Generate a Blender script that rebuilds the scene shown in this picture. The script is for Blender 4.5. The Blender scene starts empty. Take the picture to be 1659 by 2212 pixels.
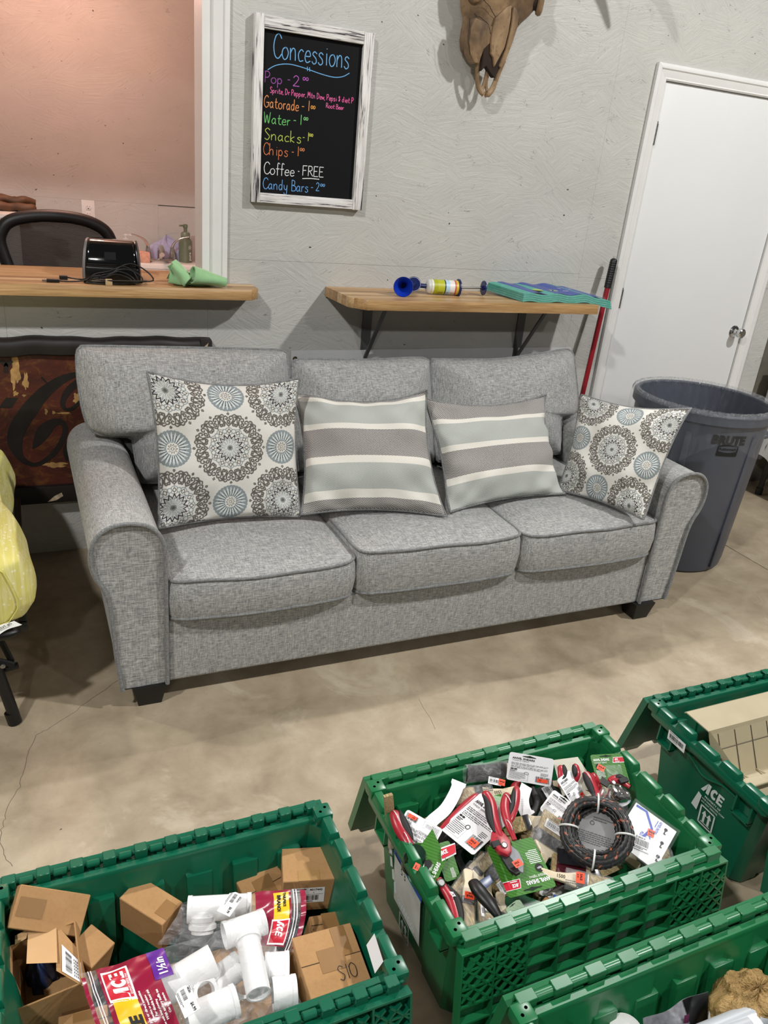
import bpy, bmesh, math, random
import numpy as np
from mathutils import Matrix, Vector, Euler
random.seed(7)
SC = bpy.context.scene
COL = SC.collection
PI = math.pi

# ------------------------------------------------------------------ camera
CAM_POS = Vector((0.0, 0.0, 1.6))
YAW, PITCH, ROLL, FPX = 0.45498449, 0.41642324, 0.10085371, 1706.15
IW, IH = 1659.0, 2212.0
_f = Vector((math.sin(YAW)*math.cos(PITCH), math.cos(YAW)*math.cos(PITCH), -math.sin(PITCH)))
_r = Vector((math.cos(YAW), -math.sin(YAW), 0.0))
_u = _r.cross(_f)
_c, _s = math.cos(ROLL), math.sin(ROLL)
RX = _c*_r + _s*_u
UP = -_s*_r + _c*_u
cam_data = bpy.data.cameras.new('camera')
cam = bpy.data.objects.new('camera', cam_data)
COL.objects.link(cam)
cam_data.sensor_fit = 'VERTICAL'
cam_data.sensor_height = 24.0
cam_data.sensor_width = 18.0
cam_data.lens = FPX*24.0/IH
cam_data.clip_start = 0.02
_m = Matrix.Identity(4)
for i in range(3):
    _m[i][0], _m[i][1], _m[i][2], _m[i][3] = RX[i], UP[i], -_f[i], CAM_POS[i]
cam.matrix_world = _m
SC.camera = cam

# ------------------------------------------------------------------ light
world = bpy.data.worlds.new('hall_air')
SC.world = world
world.use_nodes = True
world.node_tree.nodes['Background'].inputs[0].default_value = (0.95, 0.95, 0.92, 1)
world.node_tree.nodes['Background'].inputs[1].default_value = 0.07

def lamp(name, loc, power, color, radius, kind='POINT'):
    d = bpy.data.lights.new(name, kind)
    d.energy = power; d.color = color
    d.shadow_soft_size = radius
    o = bpy.data.objects.new(name, d)
    COL.objects.link(o); o.location = loc
    return o
# rows of high hall lamps, one row behind the low plank wall
for lx, ly, lz, pw in ((3.85, -0.25, 4.5, 640), (-2.05, -0.25, 4.5, 500), (3.9, 3.7, 4.5, 560),
                       (-1.9, 3.65, 4.5, 430), (3.9, -4.2, 4.5, 200), (-2.05, -4.2, 4.5, 200)):
    lamp('hall_lamp', (lx, ly, lz), pw, (1.0, 0.99, 0.965), 0.11)
# warm lamp of the little kitchen behind the counter
lamp('kitchen_lamp', (0.30, 4.35, 2.38), 31, (1.0, 0.55, 0.43), 0.07)
SC.view_settings.view_transform = 'Standard'
SC.view_settings.look = 'None'
SC.view_settings.exposure = 0.0
SC.view_settings.gamma = 1.0
SC.view_settings.use_curve_mapping = False

# ------------------------------------------------------------------ points
def ray(px, py):
    d = RX*((px-IW/2)/FPX) - UP*((py-IH/2)/FPX) + _f
    return d
def at_z(px, py, z):
    d = ray(px, py); return CAM_POS + d*((z-CAM_POS.z)/d.z)
def at_y(px, py, y):
    d = ray(px, py); return CAM_POS + d*((y-CAM_POS.y)/d.y)

# ------------------------------------------------------------------ materials
def lin(c):
    c = c.lstrip('#'); out = []
    for i in (0, 2, 4):
        v = int(c[i:i+2], 16)/255.0
        out.append(v/12.92 if v <= 0.04045 else ((v+0.055)/1.055)**2.4)
    return (*out, 1.0)
class NT:
    def __init__(s, name):
        s.mat = bpy.data.materials.new(name); s.mat.use_nodes = True
        s.t = s.mat.node_tree; s.b = s.t.nodes['Principled BSDF']; s._tc = None
    def n(s, typ, **kw):
        nd = s.t.nodes.new(typ)
        for k, v in kw.items():
            if k == 'ins':
                for i, val in v.items():
                    if hasattr(val, 'is_output'): s.t.links.new(val, nd.inputs[i])
                    else: nd.inputs[i].default_value = val
            else: setattr(nd, k, v)
        return nd
    def link(s, a, b): s.t.links.new(a, b)
    def co(s, kind='Object'):
        if s._tc is None: s._tc = s.n('ShaderNodeTexCoord')
        return s._tc.outputs[kind]
    def mapped(s, scale, rot=(0, 0, 0), kind='Object', loc=(0, 0, 0)):
        return s.n('ShaderNodeMapping', ins={0: s.co(kind), 1: loc, 2: rot, 3: scale}).outputs[0]
    def noise(s, vec, scale=5, detail=3, rough=.55, dist=0):
        return s.n('ShaderNodeTexNoise', ins={'Vector': vec, 'Scale': scale, 'Detail': detail, 'Roughness': rough, 'Distortion': dist}).outputs['Fac']
    def ramp(s, fac, stops, interp='LINEAR'):
        r = s.n('ShaderNodeValToRGB', ins={0: fac}); cr = r.color_ramp; cr.interpolation = interp
        while len(cr.elements) < len(stops): cr.elements.new(0.5)
        for e, (p, c) in zip(cr.elements, stops):
            e.position = p; e.color = c if not isinstance(c, (int, float)) else (c, c, c, 1)
        return r.outputs[0]
    def math(s, op, a, b=0.0, c=0.0):
        return s.n('ShaderNodeMath', operation=op, ins={0: a, 1: b, 2: c}).outputs[0]
    def mix(s, fac, a, b, blend='MIX'):
        m = s.n('ShaderNodeMix', data_type='RGBA', blend_type=blend)
        for i, v in ((0, fac), (6, a), (7, b)):
            if hasattr(v, 'is_output'): s.link(v, m.inputs[i])
            else: m.inputs[i].default_value = v
        return m.outputs[2]
    def bump(s, h, strength=.3, dist=.01):
        b = s.n('ShaderNodeBump', ins={'Strength': strength, 'Distance': dist, 'Height': h})
        s.link(b.outputs[0], s.b.inputs['Normal'])
    def set(s, **kw):
        names = dict(color='Base Color', rough='Roughness', metal='Metallic', spec='Specular IOR Level', coat='Coat Weight',
                     trans='Transmission Weight', alpha='Alpha', ior='IOR', sheen='Sheen Weight', coat_rough='Coat Roughness', sss='Subsurface Weight')
        for k, v in kw.items():
            i = s.b.inputs[names[k]]
            if hasattr(v, 'is_output'): s.link(v, i)
            else: i.default_value = v
        return s
_M = {}
def M(name, color='#808080', rough=.5, **kw):
    """plain material with a faint tone variation of its own"""
    if name in _M: return _M[name]
    t = NT(name)
    c = lin(color)
    var = kw.pop('var', 0.06)
    if var:
        f = t.noise(t.co(), kw.pop('vscale', 14), 3)
        col = t.mix(t.ramp(f, ((.3, 0.0), (.7, 1.0))), tuple(x*(1-var) for x in c[:3])+(1,), tuple(min(1, x*(1+var)) for x in c[:3])+(1,))
        t.set(color=col)
    else:
        t.set(color=c)
    t.set(rough=rough, **kw)
    _M[name] = t.mat
    return t.mat
def keep(t):
    _M[t.mat.name] = t.mat; return t.mat

# ------------------------------------------------------------------ mesh building
def catmull(pts, n=8, closed=False):
    P = [Vector(p) for p in pts]; out = []
    k = len(P)
    if k < 3: return P
    segs = k if closed else k-1
    for i in range(segs):
        if closed: a, b, c, d = P[(i-1) % k], P[i], P[(i+1) % k], P[(i+2) % k]
        else: a, b, c, d = P[max(i-1, 0)], P[i], P[i+1], P[min(i+2, k-1)]
        for j in range(n):
            t = j/n
            out.append(0.5*((2*b)+(c-a)*t+(2*a-5*b+4*c-d)*t*t+(3*b-a-3*c+d)*t**3))
    if not closed: out.append(P[-1])
    return out
class MB:
    def __init__(s): s.v = []; s.f = []; s.mi = []; s.uv = None; s.col = None
    def add(s, vs, fs, mi=0, T=None):
        o = len(s.v)
        if T is not None: vs = [T @ Vector(v) for v in vs]
        s.v.extend([tuple(v) for v in vs])
        for f in fs: s.f.append(tuple(i+o for i in f)); s.mi.append(mi)
        return s
    def box(s, x0, x1, y0, y1, z0, z1, mi=0, T=None):
        return s.add([(x0, y0, z0), (x1, y0, z0), (x1, y1, z0), (x0, y1, z0), (x0, y0, z1), (x1, y0, z1), (x1, y1, z1), (x0, y1, z1)],
                     [(0, 3, 2, 1), (4, 5, 6, 7), (0, 1, 5, 4), (1, 2, 6, 5), (2, 3, 7, 6), (3, 0, 4, 7)], mi, T)
    def hexa(s, low, high, mi=0, T=None):
        return s.add(list(low)+list(high), [(0, 3, 2, 1), (4, 5, 6, 7), (0, 1, 5, 4), (1, 2, 6, 5), (2, 3, 7, 6), (3, 0, 4, 7)], mi, T)
    def tube(s, path, r, n=8, closed=False, mi=0, T=None, caps=True, flat=1.0):
        P = [Vector(p) for p in path]; k = len(P); vs = []; fs = []
        R = r if hasattr(r, '__len__') else [r]*k
        prev = None
        for i in range(k):
            if closed: t = (P[(i+1) % k]-P[i-1])
            else: t = P[min(i+1, k-1)]-P[max(i-1, 0)]
            if t.length < 1e-9: t = Vector((0, 0, 1))
            t.normalize()
            if prev is None:
                a = Vector((0, 0, 1)) if abs(t.z) < .9 else Vector((1, 0, 0))
                x = (a - t*a.dot(t)).normalized()
            else:
                x = (prev - t*prev.dot(t)).normalized()
            prev = x; y = t.cross(x)
            for j in range(n):
                a = 2*PI*j/n
                vs.append(P[i]+(x*math.cos(a)*flat+y*math.sin(a))*R[i])
        for i in range(k if closed else k-1):
            for j in range(n):
                a, b = i*n+j, i*n+(j+1) % n; c, d = ((i+1) % k)*n+(j+1) % n, ((i+1) % k)*n+j
                fs.append((a, b, c, d))
        if caps and not closed:
            fs.append(tuple(reversed(range(n)))); fs.append(tuple((k-1)*n+j for j in range(n)))
        return s.add(vs, fs, mi, T)
    def cyl(s, p0, p1, r, r1=None, n=16, mi=0, T=None):
        return s.tube([p0, p1], [r, r if r1 is None else r1], n, mi=mi, T=T)
    def lathe(s, prof, n=24, mi=0, T=None, cap0=True, cap1=True):
        vs = []; fs = []
        for r, z in prof:
            for j in range(n): vs.append((r*math.cos(2*PI*j/n), r*math.sin(2*PI*j/n), z))
        for i in range(len(prof)-1):
            for j in range(n): fs.append((i*n+j, i*n+(j+1) % n, (i+1)*n+(j+1) % n, (i+1)*n+j))
        if cap0: fs.append(tuple(reversed(range(n))))
        if cap1: fs.append(tuple((len(prof)-1)*n+j for j in range(n)))
        return s.add(vs, fs, mi, T)
    def prism(s, poly, z0, z1, mi=0, T=None):
        k = len(poly); ar = sum(poly[i][0]*poly[(i+1) % k][1]-poly[(i+1) % k][0]*poly[i][1] for i in range(k))
        if ar < 0: poly = list(reversed(poly))
        vs = [(x, y, z0) for x, y in poly]+[(x, y, z1) for x, y in poly]
        fs = [tuple(reversed(range(k))), tuple(range(k, 2*k))]+[(i, (i+1) % k, k+(i+1) % k, k+i) for i in range(k)]
        return s.add(vs, fs, mi, T)
    def ribbon(s, path, w, z=0.0, mi=0, T=None):
        P = [Vector((p[0], p[1], 0)) for p in path]; k = len(P)
        if k < 2: return s
        vs = []
        for i in range(k):
            t = P[min(i+1, k-1)]-P[max(i-1, 0)]
            if t.length < 1e-9: t = Vector((1, 0, 0))
            t.normalize(); nn = Vector((-t.y, t.x, 0))*(w/2)
            vs += [(P[i].x+nn.x, P[i].y+nn.y, z), (P[i].x-nn.x, P[i].y-nn.y, z)]
        return s.add(vs, [(2*i, 2*i+1, 2*i+3, 2*i+2) for i in range(k-1)], mi, T)
    def rect(s, x0, y0, x1, y1, z=0.0, mi=0, T=None):
        return s.add([(x0, y0, z), (x1, y0, z), (x1, y1, z), (x0, y1, z)], [(0, 1, 2, 3)], mi, T)
    def poly(s, pts, z=0.0, mi=0, T=None):
        k = len(pts); ar = sum(pts[i][0]*pts[(i+1) % k][1]-pts[(i+1) % k][0]*pts[i][1] for i in range(k))
        if ar < 0: pts = list(reversed(pts))
        return s.add([(x, y, z) for x, y in pts], [tuple(range(k))], mi, T)
    def grid(s, fn, nu, nv, mi=0, T=None, closed_u=False):
        vs = [fn(i/(nu if closed_u else nu-1), j/(nv-1)) for j in range(nv) for i in range(nu)]
        fs = []
        for j in range(nv-1):
            for i in range(nu if closed_u else nu-1):
                a = j*nu+i; b = j*nu+(i+1) % nu
                fs.append((a, b, b+nu, a+nu))
        return s.add(vs, fs, mi, T)
WM = {}          # world matrix of every object made here
def wm(o): return WM.get(o.name, Matrix.Identity(4))
def obj(name, mb, mats, parent=None, local=None, label=None, smooth=None, bevel=0.0, seg=2, kind=None, world=True, weld=False):
    """link the builder's shapes as ONE mesh object; world=True means its vertices are in world coordinates"""
    me = bpy.data.meshes.new(name)
    me.from_pydata(mb.v, [], mb.f)
    if not isinstance(mats, (list, tuple)): mats = [mats]
    for m in mats: me.materials.append(m)
    if len(mats) > 1: me.polygons.foreach_set('material_index', mb.mi)
    me.update()
    if mb.uv is not None:
        ul = me.uv_layers.new(name='UVMap')
        li = np.empty(len(me.loops), dtype=np.int32); me.loops.foreach_get('vertex_index', li)
        ul.data.foreach_set('uv', np.asarray(mb.uv, dtype=np.float32)[li].ravel())
    if mb.col is not None:
        ca = me.color_attributes.new('print', 'FLOAT_COLOR', 'POINT')
        ca.data.foreach_set('color', np.asarray(mb.col, dtype=np.float32).ravel())
    if bevel > 0 or weld:
        bm = bmesh.new(); bm.from_mesh(me)
        if weld: bmesh.ops.remove_doubles(bm, verts=bm.verts, dist=1e-5)
        if bevel > 0:
            es = [e for e in bm.edges if len(e.link_faces) == 2 and e.calc_face_angle(0) > 0.6]
            bmesh.ops.bevel(bm, geom=es, offset=bevel, segments=seg, profile=.6, affect='EDGES', clamp_overlap=True)
        bm.to_mesh(me); bm.free()
    if smooth is None and bevel > 0: smooth = 40
    if smooth:
        me.polygons.foreach_set('use_smooth', [True]*len(me.polygons))
        me.set_sharp_from_angle(angle=math.radians(smooth))
    o = bpy.data.objects.new(name, me); COL.objects.link(o)
    pw = wm(parent) if parent else Matrix.Identity(4)
    if parent: o.parent = parent
    if world:
        if parent: me.transform(pw.inverted())
        WM[o.name] = pw.copy()
    else:
        l = local if local is not None else Matrix.Identity(4)
        o.matrix_local = l
        WM[o.name] = pw @ l
    if label: o['label'] = label
    if kind: o['kind'] = kind
    return o
def thing(name, label, cat, loc=(0, 0, 0), rot=None, group=None):
    o = bpy.data.objects.new(name, None); COL.objects.link(o)
    o.empty_display_size = 0.05
    m = Matrix.Translation(Vector(loc))
    if rot is not None: m = m @ (rot.to_4x4() if isinstance(rot, Matrix) else Euler(rot).to_matrix().to_4x4())
    o.matrix_world = m; WM[o.name] = m
    o['label'] = label; o['category'] = cat
    if group: o['group'] = group
    return o
def tag(o, label, cat, group=None):
    o['label'] = label; o['category'] = cat
    if group: o['group'] = group
    return o
def recenter(o):
    """put the origin of a one-mesh thing at the base of its shape"""
    me = o.data; n = len(me.vertices); a = np.empty(n*3, dtype=np.float32); me.vertices.foreach_get('co', a); a = a.reshape(-1, 3)
    c = Vector(((a[:, 0].min()+a[:, 0].max())/2, (a[:, 1].min()+a[:, 1].max())/2, a[:, 2].min()))
    me.transform(Matrix.Translation(-c)); o.matrix_world = wm(o) @ Matrix.Translation(c); WM[o.name] = o.matrix_world.copy()
    return o
def dup(root, m, label=None, group=None, mats=None):
    """copy of a thing with copies of its parts and sub-parts (mesh data shared)"""
    r = root.copy(); COL.objects.link(r); r.matrix_world = m; WM[r.name] = m
    if label: r['label'] = label
    if group: r['group'] = group
    def kids(a, b):
        for ch in list(a.children):
            c = ch.copy(); COL.objects.link(c); c.parent = b; WM[c.name] = wm(b) @ c.matrix_local
            kids(ch, c)
    kids(root, r)
    return r
def frame(A, B, D):
    """matrix whose origin is A, x axis along A-B, y axis towards D, z the normal"""
    A, B, D = Vector(A), Vector(B), Vector(D)
    x = (B-A).normalized(); y = (D-A); y = (y-x*y.dot(x)).normalized(); z = x.cross(y)
    m = Matrix.Identity(4)
    for i in range(3): m[i][0], m[i][1], m[i][2], m[i][3] = x[i], y[i], z[i], A[i]
    return m
def axes(o, x, y, z):
    m = Matrix.Identity(4)
    for i in range(3): m[i][0], m[i][1], m[i][2], m[i][3] = x[i], y[i], z[i], o[i]
    return m
def inst(name, src, parent, local, label=None):
    """another object sharing the mesh of src, as a child of parent"""
    o = src.copy(); o.name = name; COL.objects.link(o); o.parent = parent; o.matrix_local = local
    WM[o.name] = wm(parent) @ local
    if label: o['label'] = label
    return o
# printed words: the built-in font, turned into mesh
_TX = {}
def text_into(mb, body, size, T=None, mi=0, align='LEFT', bold=0.0, sx=1.0):
    key = (body, align, bold)
    if key not in _TX:
        cu = bpy.data.curves.new('t', 'FONT'); cu.body = body; cu.size = 1.0; cu.align_x = align; cu.resolution_u = 2; cu.offset = bold
        o = bpy.data.objects.new('t', cu); COL.objects.link(o)
        dg = bpy.context.evaluated_depsgraph_get(); ev = o.evaluated_get(dg); me = ev.to_mesh()
        _TX[key] = ([tuple(v.co) for v in me.vertices], [tuple(p.vertices) for p in me.polygons])
        ev.to_mesh_clear(); bpy.data.objects.remove(o); bpy.data.curves.remove(cu)
    vs, fs = _TX[key]
    mb.add([(x*size*sx, y*size, z) for x, y, z in vs], fs, mi, T)
    return mb
def tr(x, y, z=0.0, rz=0.0): return Matrix.Translation((x, y, z)) @ Matrix.Rotation(rz, 4, 'Z')
def barcode(mb, x, y, w, h, z=0.0, mi=0, T=None, n=22, seed=1):
    rg = random.Random(seed); px = x; step = w/n
    for i in range(n):
        bw = step*rg.choice((.3, .45, .7))
        mb.rect(px, y, px+bw, y+h, z, mi, T); px += step
def lines(mb, x, y, w, n, dy, th, z=0.0, mi=0, T=None, seed=1):
    """rows of print too small to read"""
    rg = random.Random(seed)
    for i in range(n):
        ww = w*(rg.uniform(.55, .8) if i == n-1 else rg.uniform(.92, 1.0)); px = x
        while px < x+ww:
            l = min(rg.uniform(.03, .11)*w, x+ww-px)
            mb.rect(px, y-i*dy-th, px+l, y-i*dy, z, mi, T); px += l+.018*w
# hand-drawn letters: strokes on a 0..1 grid, descenders below 0
GL = {
'C': ['.85,.82 .6,1 .25,.9 .05,.5 .2,.1 .55,0 .9,.2'], 'o': ['.5,.5 .2,.42 .1,.2 .3,0 .6,.05 .75,.28 .6,.46 .45,.5'],
'n': ['.1,.5 .12,0', '.12,.3 .35,.5 .6,.42 .65,0'], 'c': ['.65,.42 .4,.5 .12,.3 .25,.02 .65,.06'],
'e': ['.12,.26 .65,.28 .55,.48 .25,.45 .1,.2 .3,0 .68,.08'], 's': ['.6,.42 .35,.5 .15,.38 .5,.22 .55,.06 .3,-.02 .08,.08'],
'i': ['.3,.5 .32,0', '.3,.68 .31,.71'], 'p': ['.12,.5 .1,-.35', '.12,.35 .4,.5 .65,.28 .45,.02 .12,.1'],
'P': ['.15,1 .12,0', '.05,.95 .5,1 .75,.75 .5,.48 .15,.45'], 'S': ['.75,.85 .45,1 .15,.8 .4,.55 .7,.3 .45,0 .1,.12'],
'r': ['.15,.5 .15,0', '.15,.3 .35,.48 .55,.46'], 't': ['.35,.85 .3,.15 .5,0 .65,.05', '.1,.52 .65,.54'],
'D': ['.15,1 .15,0', '.02,.98 .5,.92 .85,.5 .5,.06 .05,0'], 'M': ['.05,0 .2,1 .5,.35 .8,1 .95,0'],
'w': ['.05,.5 .2,.02 .4,.4 .58,.02 .78,.5'], '&': ['.65,.75 .35,.9 .2,.68 .6,.45 .55,.18 .3,.1 .1,.25', '.4,1 .4,0'],
'd': ['.62,.42 .35,.5 .12,.22 .35,0 .62,.2', '.66,.95 .62,0'], 'G': ['.8,.85 .5,1 .1,.7 .08,.25 .4,0 .8,.15 .85,.42', '.45,.42 1,.44'],
'a': ['.6,.42 .35,.5 .1,.22 .3,0 .58,.18', '.62,.5 .62,.1 .75,0'], 'W': ['.02,1 .2,0 .45,.75 .7,0 .95,1'],
'k': ['.12,1 .12,0', '.6,.5 .14,.24 .6,0'], 'h': ['.12,1 .1,0', '.1,.3 .35,.5 .6,.4 .62,0'], 'f': ['.6,.92 .35,1 .28,.7 .26,-.05', '.05,.5 .55,.52'],
'F': ['.12,1 .1,0', '.08,.98 .75,1', '.1,.52 .6,.54'], 'R': ['.12,1 .1,0', '.1,1 .6,.95 .62,.6 .12,.48', '.3,.5 .8,0'],
'E': ['.12,1 .1,0', '.1,1 .72,1', '.1,.52 .6,.54', '.1,0 .75,.02'], 'B': ['.12,1 .1,0', '.08,1 .55,.92 .55,.6 .14,.52', '.14,.52 .75,.42 .7,.06 .08,0'],
'y': ['.1,.5 .2,.12 .5,.1 .62,.5', '.62,.5 .55,-.25 .3,-.4 .1,-.2'], '2': ['.1,.78 .35,1 .65,.8 .45,.4 .08,.02', '.08,.02 .75,.04'],
'1': ['.35,1 .32,0'], '-': ['.15,.35 .55,.36'], ',': ['.2,.05 .12,-.15'], 'x': ['.1,.5 .6,0', '.6,.5 .1,0'], '5': ['.6,1 .2,.95 .15,.6 .5,.6 .6,.25 .35,0 .1,.1'],
'3': ['.1,.9 .5,1 .6,.75 .3,.55 .65,.4 .5,.02 .1,.08'], 'H': ['.1,1 .1,0', '.7,1 .7,0', '.1,.5 .7,.5'], 'O': ['.5,1 .15,.8 .1,.25 .45,0 .8,.2 .85,.75 .5,1'],
'T': ['.02,1 .8,1', '.4,1 .4,0'], 'v': ['.08,.5 .3,0 .55,.5'], 'u': ['.1,.5 .12,.1 .4,0 .6,.2 .62,.5'], 'm': ['.05,.5 .05,0', '.05,.3 .25,.5 .4,.4 .4,0', '.4,.3 .6,.5 .75,.4 .78,0'],
'l': ['.2,1 .2,0'], 'g': ['.6,.42 .35,.5 .12,.25 .35,.02 .6,.2', '.62,.5 .6,-.3 .35,-.45 .1,-.3'],
}
GW = {'i': .5, '1': .5, ',': .35, '-': .65, 'M': 1.1, 'W': 1.1, 'G': 1.0, 'r': .62, 't': .7, 'l': .4, 'm': .95, 'D': 1.0, 'f': .62, 'c': .72, 's': .7, 'e': .76}
def handwrite(mb, body, x, y, h, w, z=0.0, mi=0, T=None, sx=.62, slope=0.0, seed=3):
    rg = random.Random(seed); lift = 0.0
    for ch in body:
        if ch == ' ': x += h*sx*.45; continue
        for st in GL.get(ch, []):
            pts = [tuple(map(float, q.split(','))) for q in st.split()]
            pts = catmull([(a, b, 0) for a, b in pts], 4)
            mb.ribbon([(x+p.x*h*sx, y+p.y*h) for p in pts], w, z+lift, mi, T); lift = (lift+.00012) % .0006
        x += h*sx*GW.get(ch, .85)*rg.uniform(.97, 1.05); y += slope*h*sx
    return x
# ------------------------------------------------------------------ setting
WY = 3.175            # face of the gray plank wall
def wood_mat(name, c1, c2, c3, rough=.45):
    t = NT(name)
    v = t.mapped((1.6, 30, 30))
    g = t.noise(v, 2.2, 5, .6, .4)
    fine = t.noise(t.mapped((9, 260, 260)), 1.0, 3, .6)
    rnd = t.n('ShaderNodeObjectInfo').outputs['Random']
    base = t.ramp(t.math('ADD', t.math('MULTIPLY', g, .7), t.math('MULTIPLY', rnd, .45)), ((.2, lin(c1)), (.55, lin(c2)), (.85, lin(c3))))
    col = t.mix(t.ramp(fine, ((.35, .35), (.6, 0.0))), base, lin(c1), 'MULTIPLY')
    t.set(color=col, rough=rough); t.bump(fine, .08, .002)
    return keep(t)
BUTCHER = wood_mat('butcher_block', '#8f6a42', '#c19a68', '#dfc095', .38)
def osb(name, c, dark):
    t = NT(name)
    co = t.co()
    cell = t.n('ShaderNodeTexVoronoi', ins={'Vector': t.mapped((7, 7, 9)), 'Scale': 1.0, 'Randomness': 1.0})
    ang = t.math('MULTIPLY', t.n('ShaderNodeSeparateColor', ins={0: cell.outputs['Color']}).outputs[0], 1.5)
    rot = t.n('ShaderNodeVectorRotate', rotation_type='Y_AXIS', ins={'Vector': co, 'Angle': t.math('SUBTRACT', ang, .75)}).outputs[0]
    st = t.n('ShaderNodeMapping', ins={0: rot, 3: (6, 20, 75)}).outputs[0]
    strand = t.noise(st, 1.0, 3, .6, .6)
    ed = t.noise(t.n('ShaderNodeMapping', ins={0: rot, 1: (3, 1, 7), 3: (11, 20, 46)}).outputs[0], 1.0, 2, .5, 1.4)
    ridge = t.ramp(t.math('ABSOLUTE', t.math('SUBTRACT', ed, .5)), ((0.0, 0.0), (.022, 1.0)))
    soft = t.noise(t.mapped((3, 3, 5)), 1, 3)
    crack = t.ramp(t.math('ABSOLUTE', t.math('SUBTRACT', ed, .5)), ((0.0, 1.0), (.005, 0.0)))
    mask = t.ramp(t.noise(t.mapped((16, 16, 20)), 1, 2), ((.62, 0.0), (.67, 1.0)))
    pits = t.ramp(t.noise(t.mapped((34, 34, 46)), 1.0, 1), ((.775, 0.0), (.80, 1.0)))
    dk = t.math('MAXIMUM', t.math('MULTIPLY', crack, mask), pits)
    tone = t.ramp(soft, ((.3, .94), (.7, 1.05)))
    base = t.mix(1.0, lin(c), tone, 'MULTIPLY')
    t.set(color=t.mix(dk, base, lin(dark)), rough=.55)
    h = t.math('ADD', t.math('MULTIPLY', strand, .75), t.math('ADD', t.math('MULTIPLY', ridge, .14), t.math('MULTIPLY', soft, .4)))
    t.bump(t.math('SUBTRACT', h, t.math('MULTIPLY', dk, .8)), .5, .006)
    return keep(t)
OSB = osb('painted_strand_board', '#bab9b4', '#4a4641')
WHITE = M('white_gloss_paint', '#dedddb', .38, var=.02)
SLAB = M('white_door_paint', '#dcdddd', .42, var=.015, vscale=3)
CHROME = M('chrome', '#c9c9c9', .16, metal=1.0, var=0)
STEEL = M('brushed_steel', '#9a9a98', .35, metal=1.0, var=.05)
BLACK = M('black_plastic', '#0b0b0c', .42, var=.1)
INK = M('black_ink', '#111112', .7, var=0)
PAPER = M('white_paper', '#e9e9ea', .6, var=.02)

# floor: concrete with blotches, a saw-cut joint and a wandering crack
t = NT('polished_concrete')
n1 = t.noise(t.mapped((1.3, 1.3, 1)), 1, 5, .6, .2)
n2 = t.noise(t.mapped((6, 6, 6)), 1, 6, .65, .3)
n3 = t.noise(t.mapped((60, 60, 60)), 1, 4, .7)
n4 = t.noise(t.mapped((3.1, 2.3, 1), loc=(4, 2, 0)), 1, 5, .65, .8)
col = t.ramp(t.math('ADD', t.math('MULTIPLY', n1, .55), t.math('MULTIPLY', n2, .45)), ((.32, lin('#7b6e5b')), (.45, lin('#9a8b75')), (.56, lin('#ac9d86')), (.68, lin('#bdb09a'))))
col = t.mix(t.ramp(n4, ((.60, 0.0), (.69, .40))), col, lin('#c9beab'))
col = t.mix(t.ramp(n3, ((.25, .4), (.40, 0.0))), col, lin('#7d705c'))
pit = t.ramp(t.noise(t.mapped((26, 26, 26), loc=(9, 9, 9)), 1, 1), ((.81, 0.0), (.83, 1.0)))
col = t.mix(pit, col, lin('#4b4136'))
t.set(color=col, rough=t.ramp(n2, ((.3, .42), (.7, .6))), spec=.4)
t.bump(t.math('ADD', t.math('MULTIPLY', n3, .3), n2), .12, .006)
CONCRETE = keep(t)
JX = 3.146
fl = obj('floor', MB().box(-6, JX-.0025, -4, WY, -.12, 0).box(JX+.0025, 9, -4, WY, -.12, 0).box(-6, 9, -4, WY, -.2, -.10).box(-6, 9, WY, 8, -.2, 0), CONCRETE, kind='structure')
cr = MB()
pp = [(120, 1590), (92, 1650), (66, 1700), (48, 1755), (20, 1805), (4, 1850)]
pp = [(255, 1470), (200, 1508), (150, 1545), (108, 1572), (78, 1588), (62, 1616), (58, 1640), (48, 1668), (40, 1700), (22, 1735), (14, 1765), (4, 1790), (3, 1830), (10, 1850), (34, 1875)]
path = []
rg = random.Random(2)
for i, q in enumerate(pp):
    p = at_z(q[0], q[1], 0.0)
    path.append((p.x+rg.uniform(-.004, .004), p.y+rg.uniform(-.004, .004)))
fine = []
for a, b in zip(path[:-1], path[1:]):
    for k in range(4):
        u = k/4; fine.append((a[0]+(b[0]-a[0])*u+rg.uniform(-.003, .003), a[1]+(b[1]-a[1])*u+rg.uniform(-.003, .003)))
cr.ribbon(fine, .0012, .0004)
q = [at_z(*a, 0) for a in ((905, 1510), (915, 1530), (930, 1552), (940, 1575))]
cr.ribbon([(p.x, p.y) for p in q], .0008, .0004)
obj('crack', cr, M('crack_shadow', '#5d5346', .9, var=0), parent=fl)

# gray wall of big strand boards, with the serving hatch cut in it
wall = obj('wall_back', MB().box(-2.4, .69, WY+.014, WY+.12, 0, 1.06).box(.70, 2.70, WY+.014, WY+.12, 0, 3.25).box(2.70, 3.64, WY+.014, WY+.12, 2.08, 3.25)
           .box(3.64, 3.83, WY+.014, WY+.12, 0, 3.25).box(-2.4, .70, WY+.014, WY+.12, 2.45, 3.25), OSB, kind='structure')
for x0, x1, z0, z1 in ((-2.4, -.04, 0, 1.055), (-.0394, .69, 0, 1.055), (.6906, 2.455, 0, 1.196), (2.4556, 2.70, 0, 1.179),
                       (.6906, 2.455, 1.1968, 2.42), (2.4556, 2.70, 1.1798, 2.42), (2.70, 3.64, 2.085, 2.42), (3.64, 3.83, 0, 1.181), (3.64, 3.83, 1.1818, 2.42),
                       (-2.4, .6994, 2.47, 3.25), (.70, 2.455, 2.4206, 3.25), (2.4556, 3.83, 2.4206, 3.25)):
    obj('board', MB().box(x0, x1, WY, WY+.014, z0, z1), OSB, parent=wall)
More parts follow.
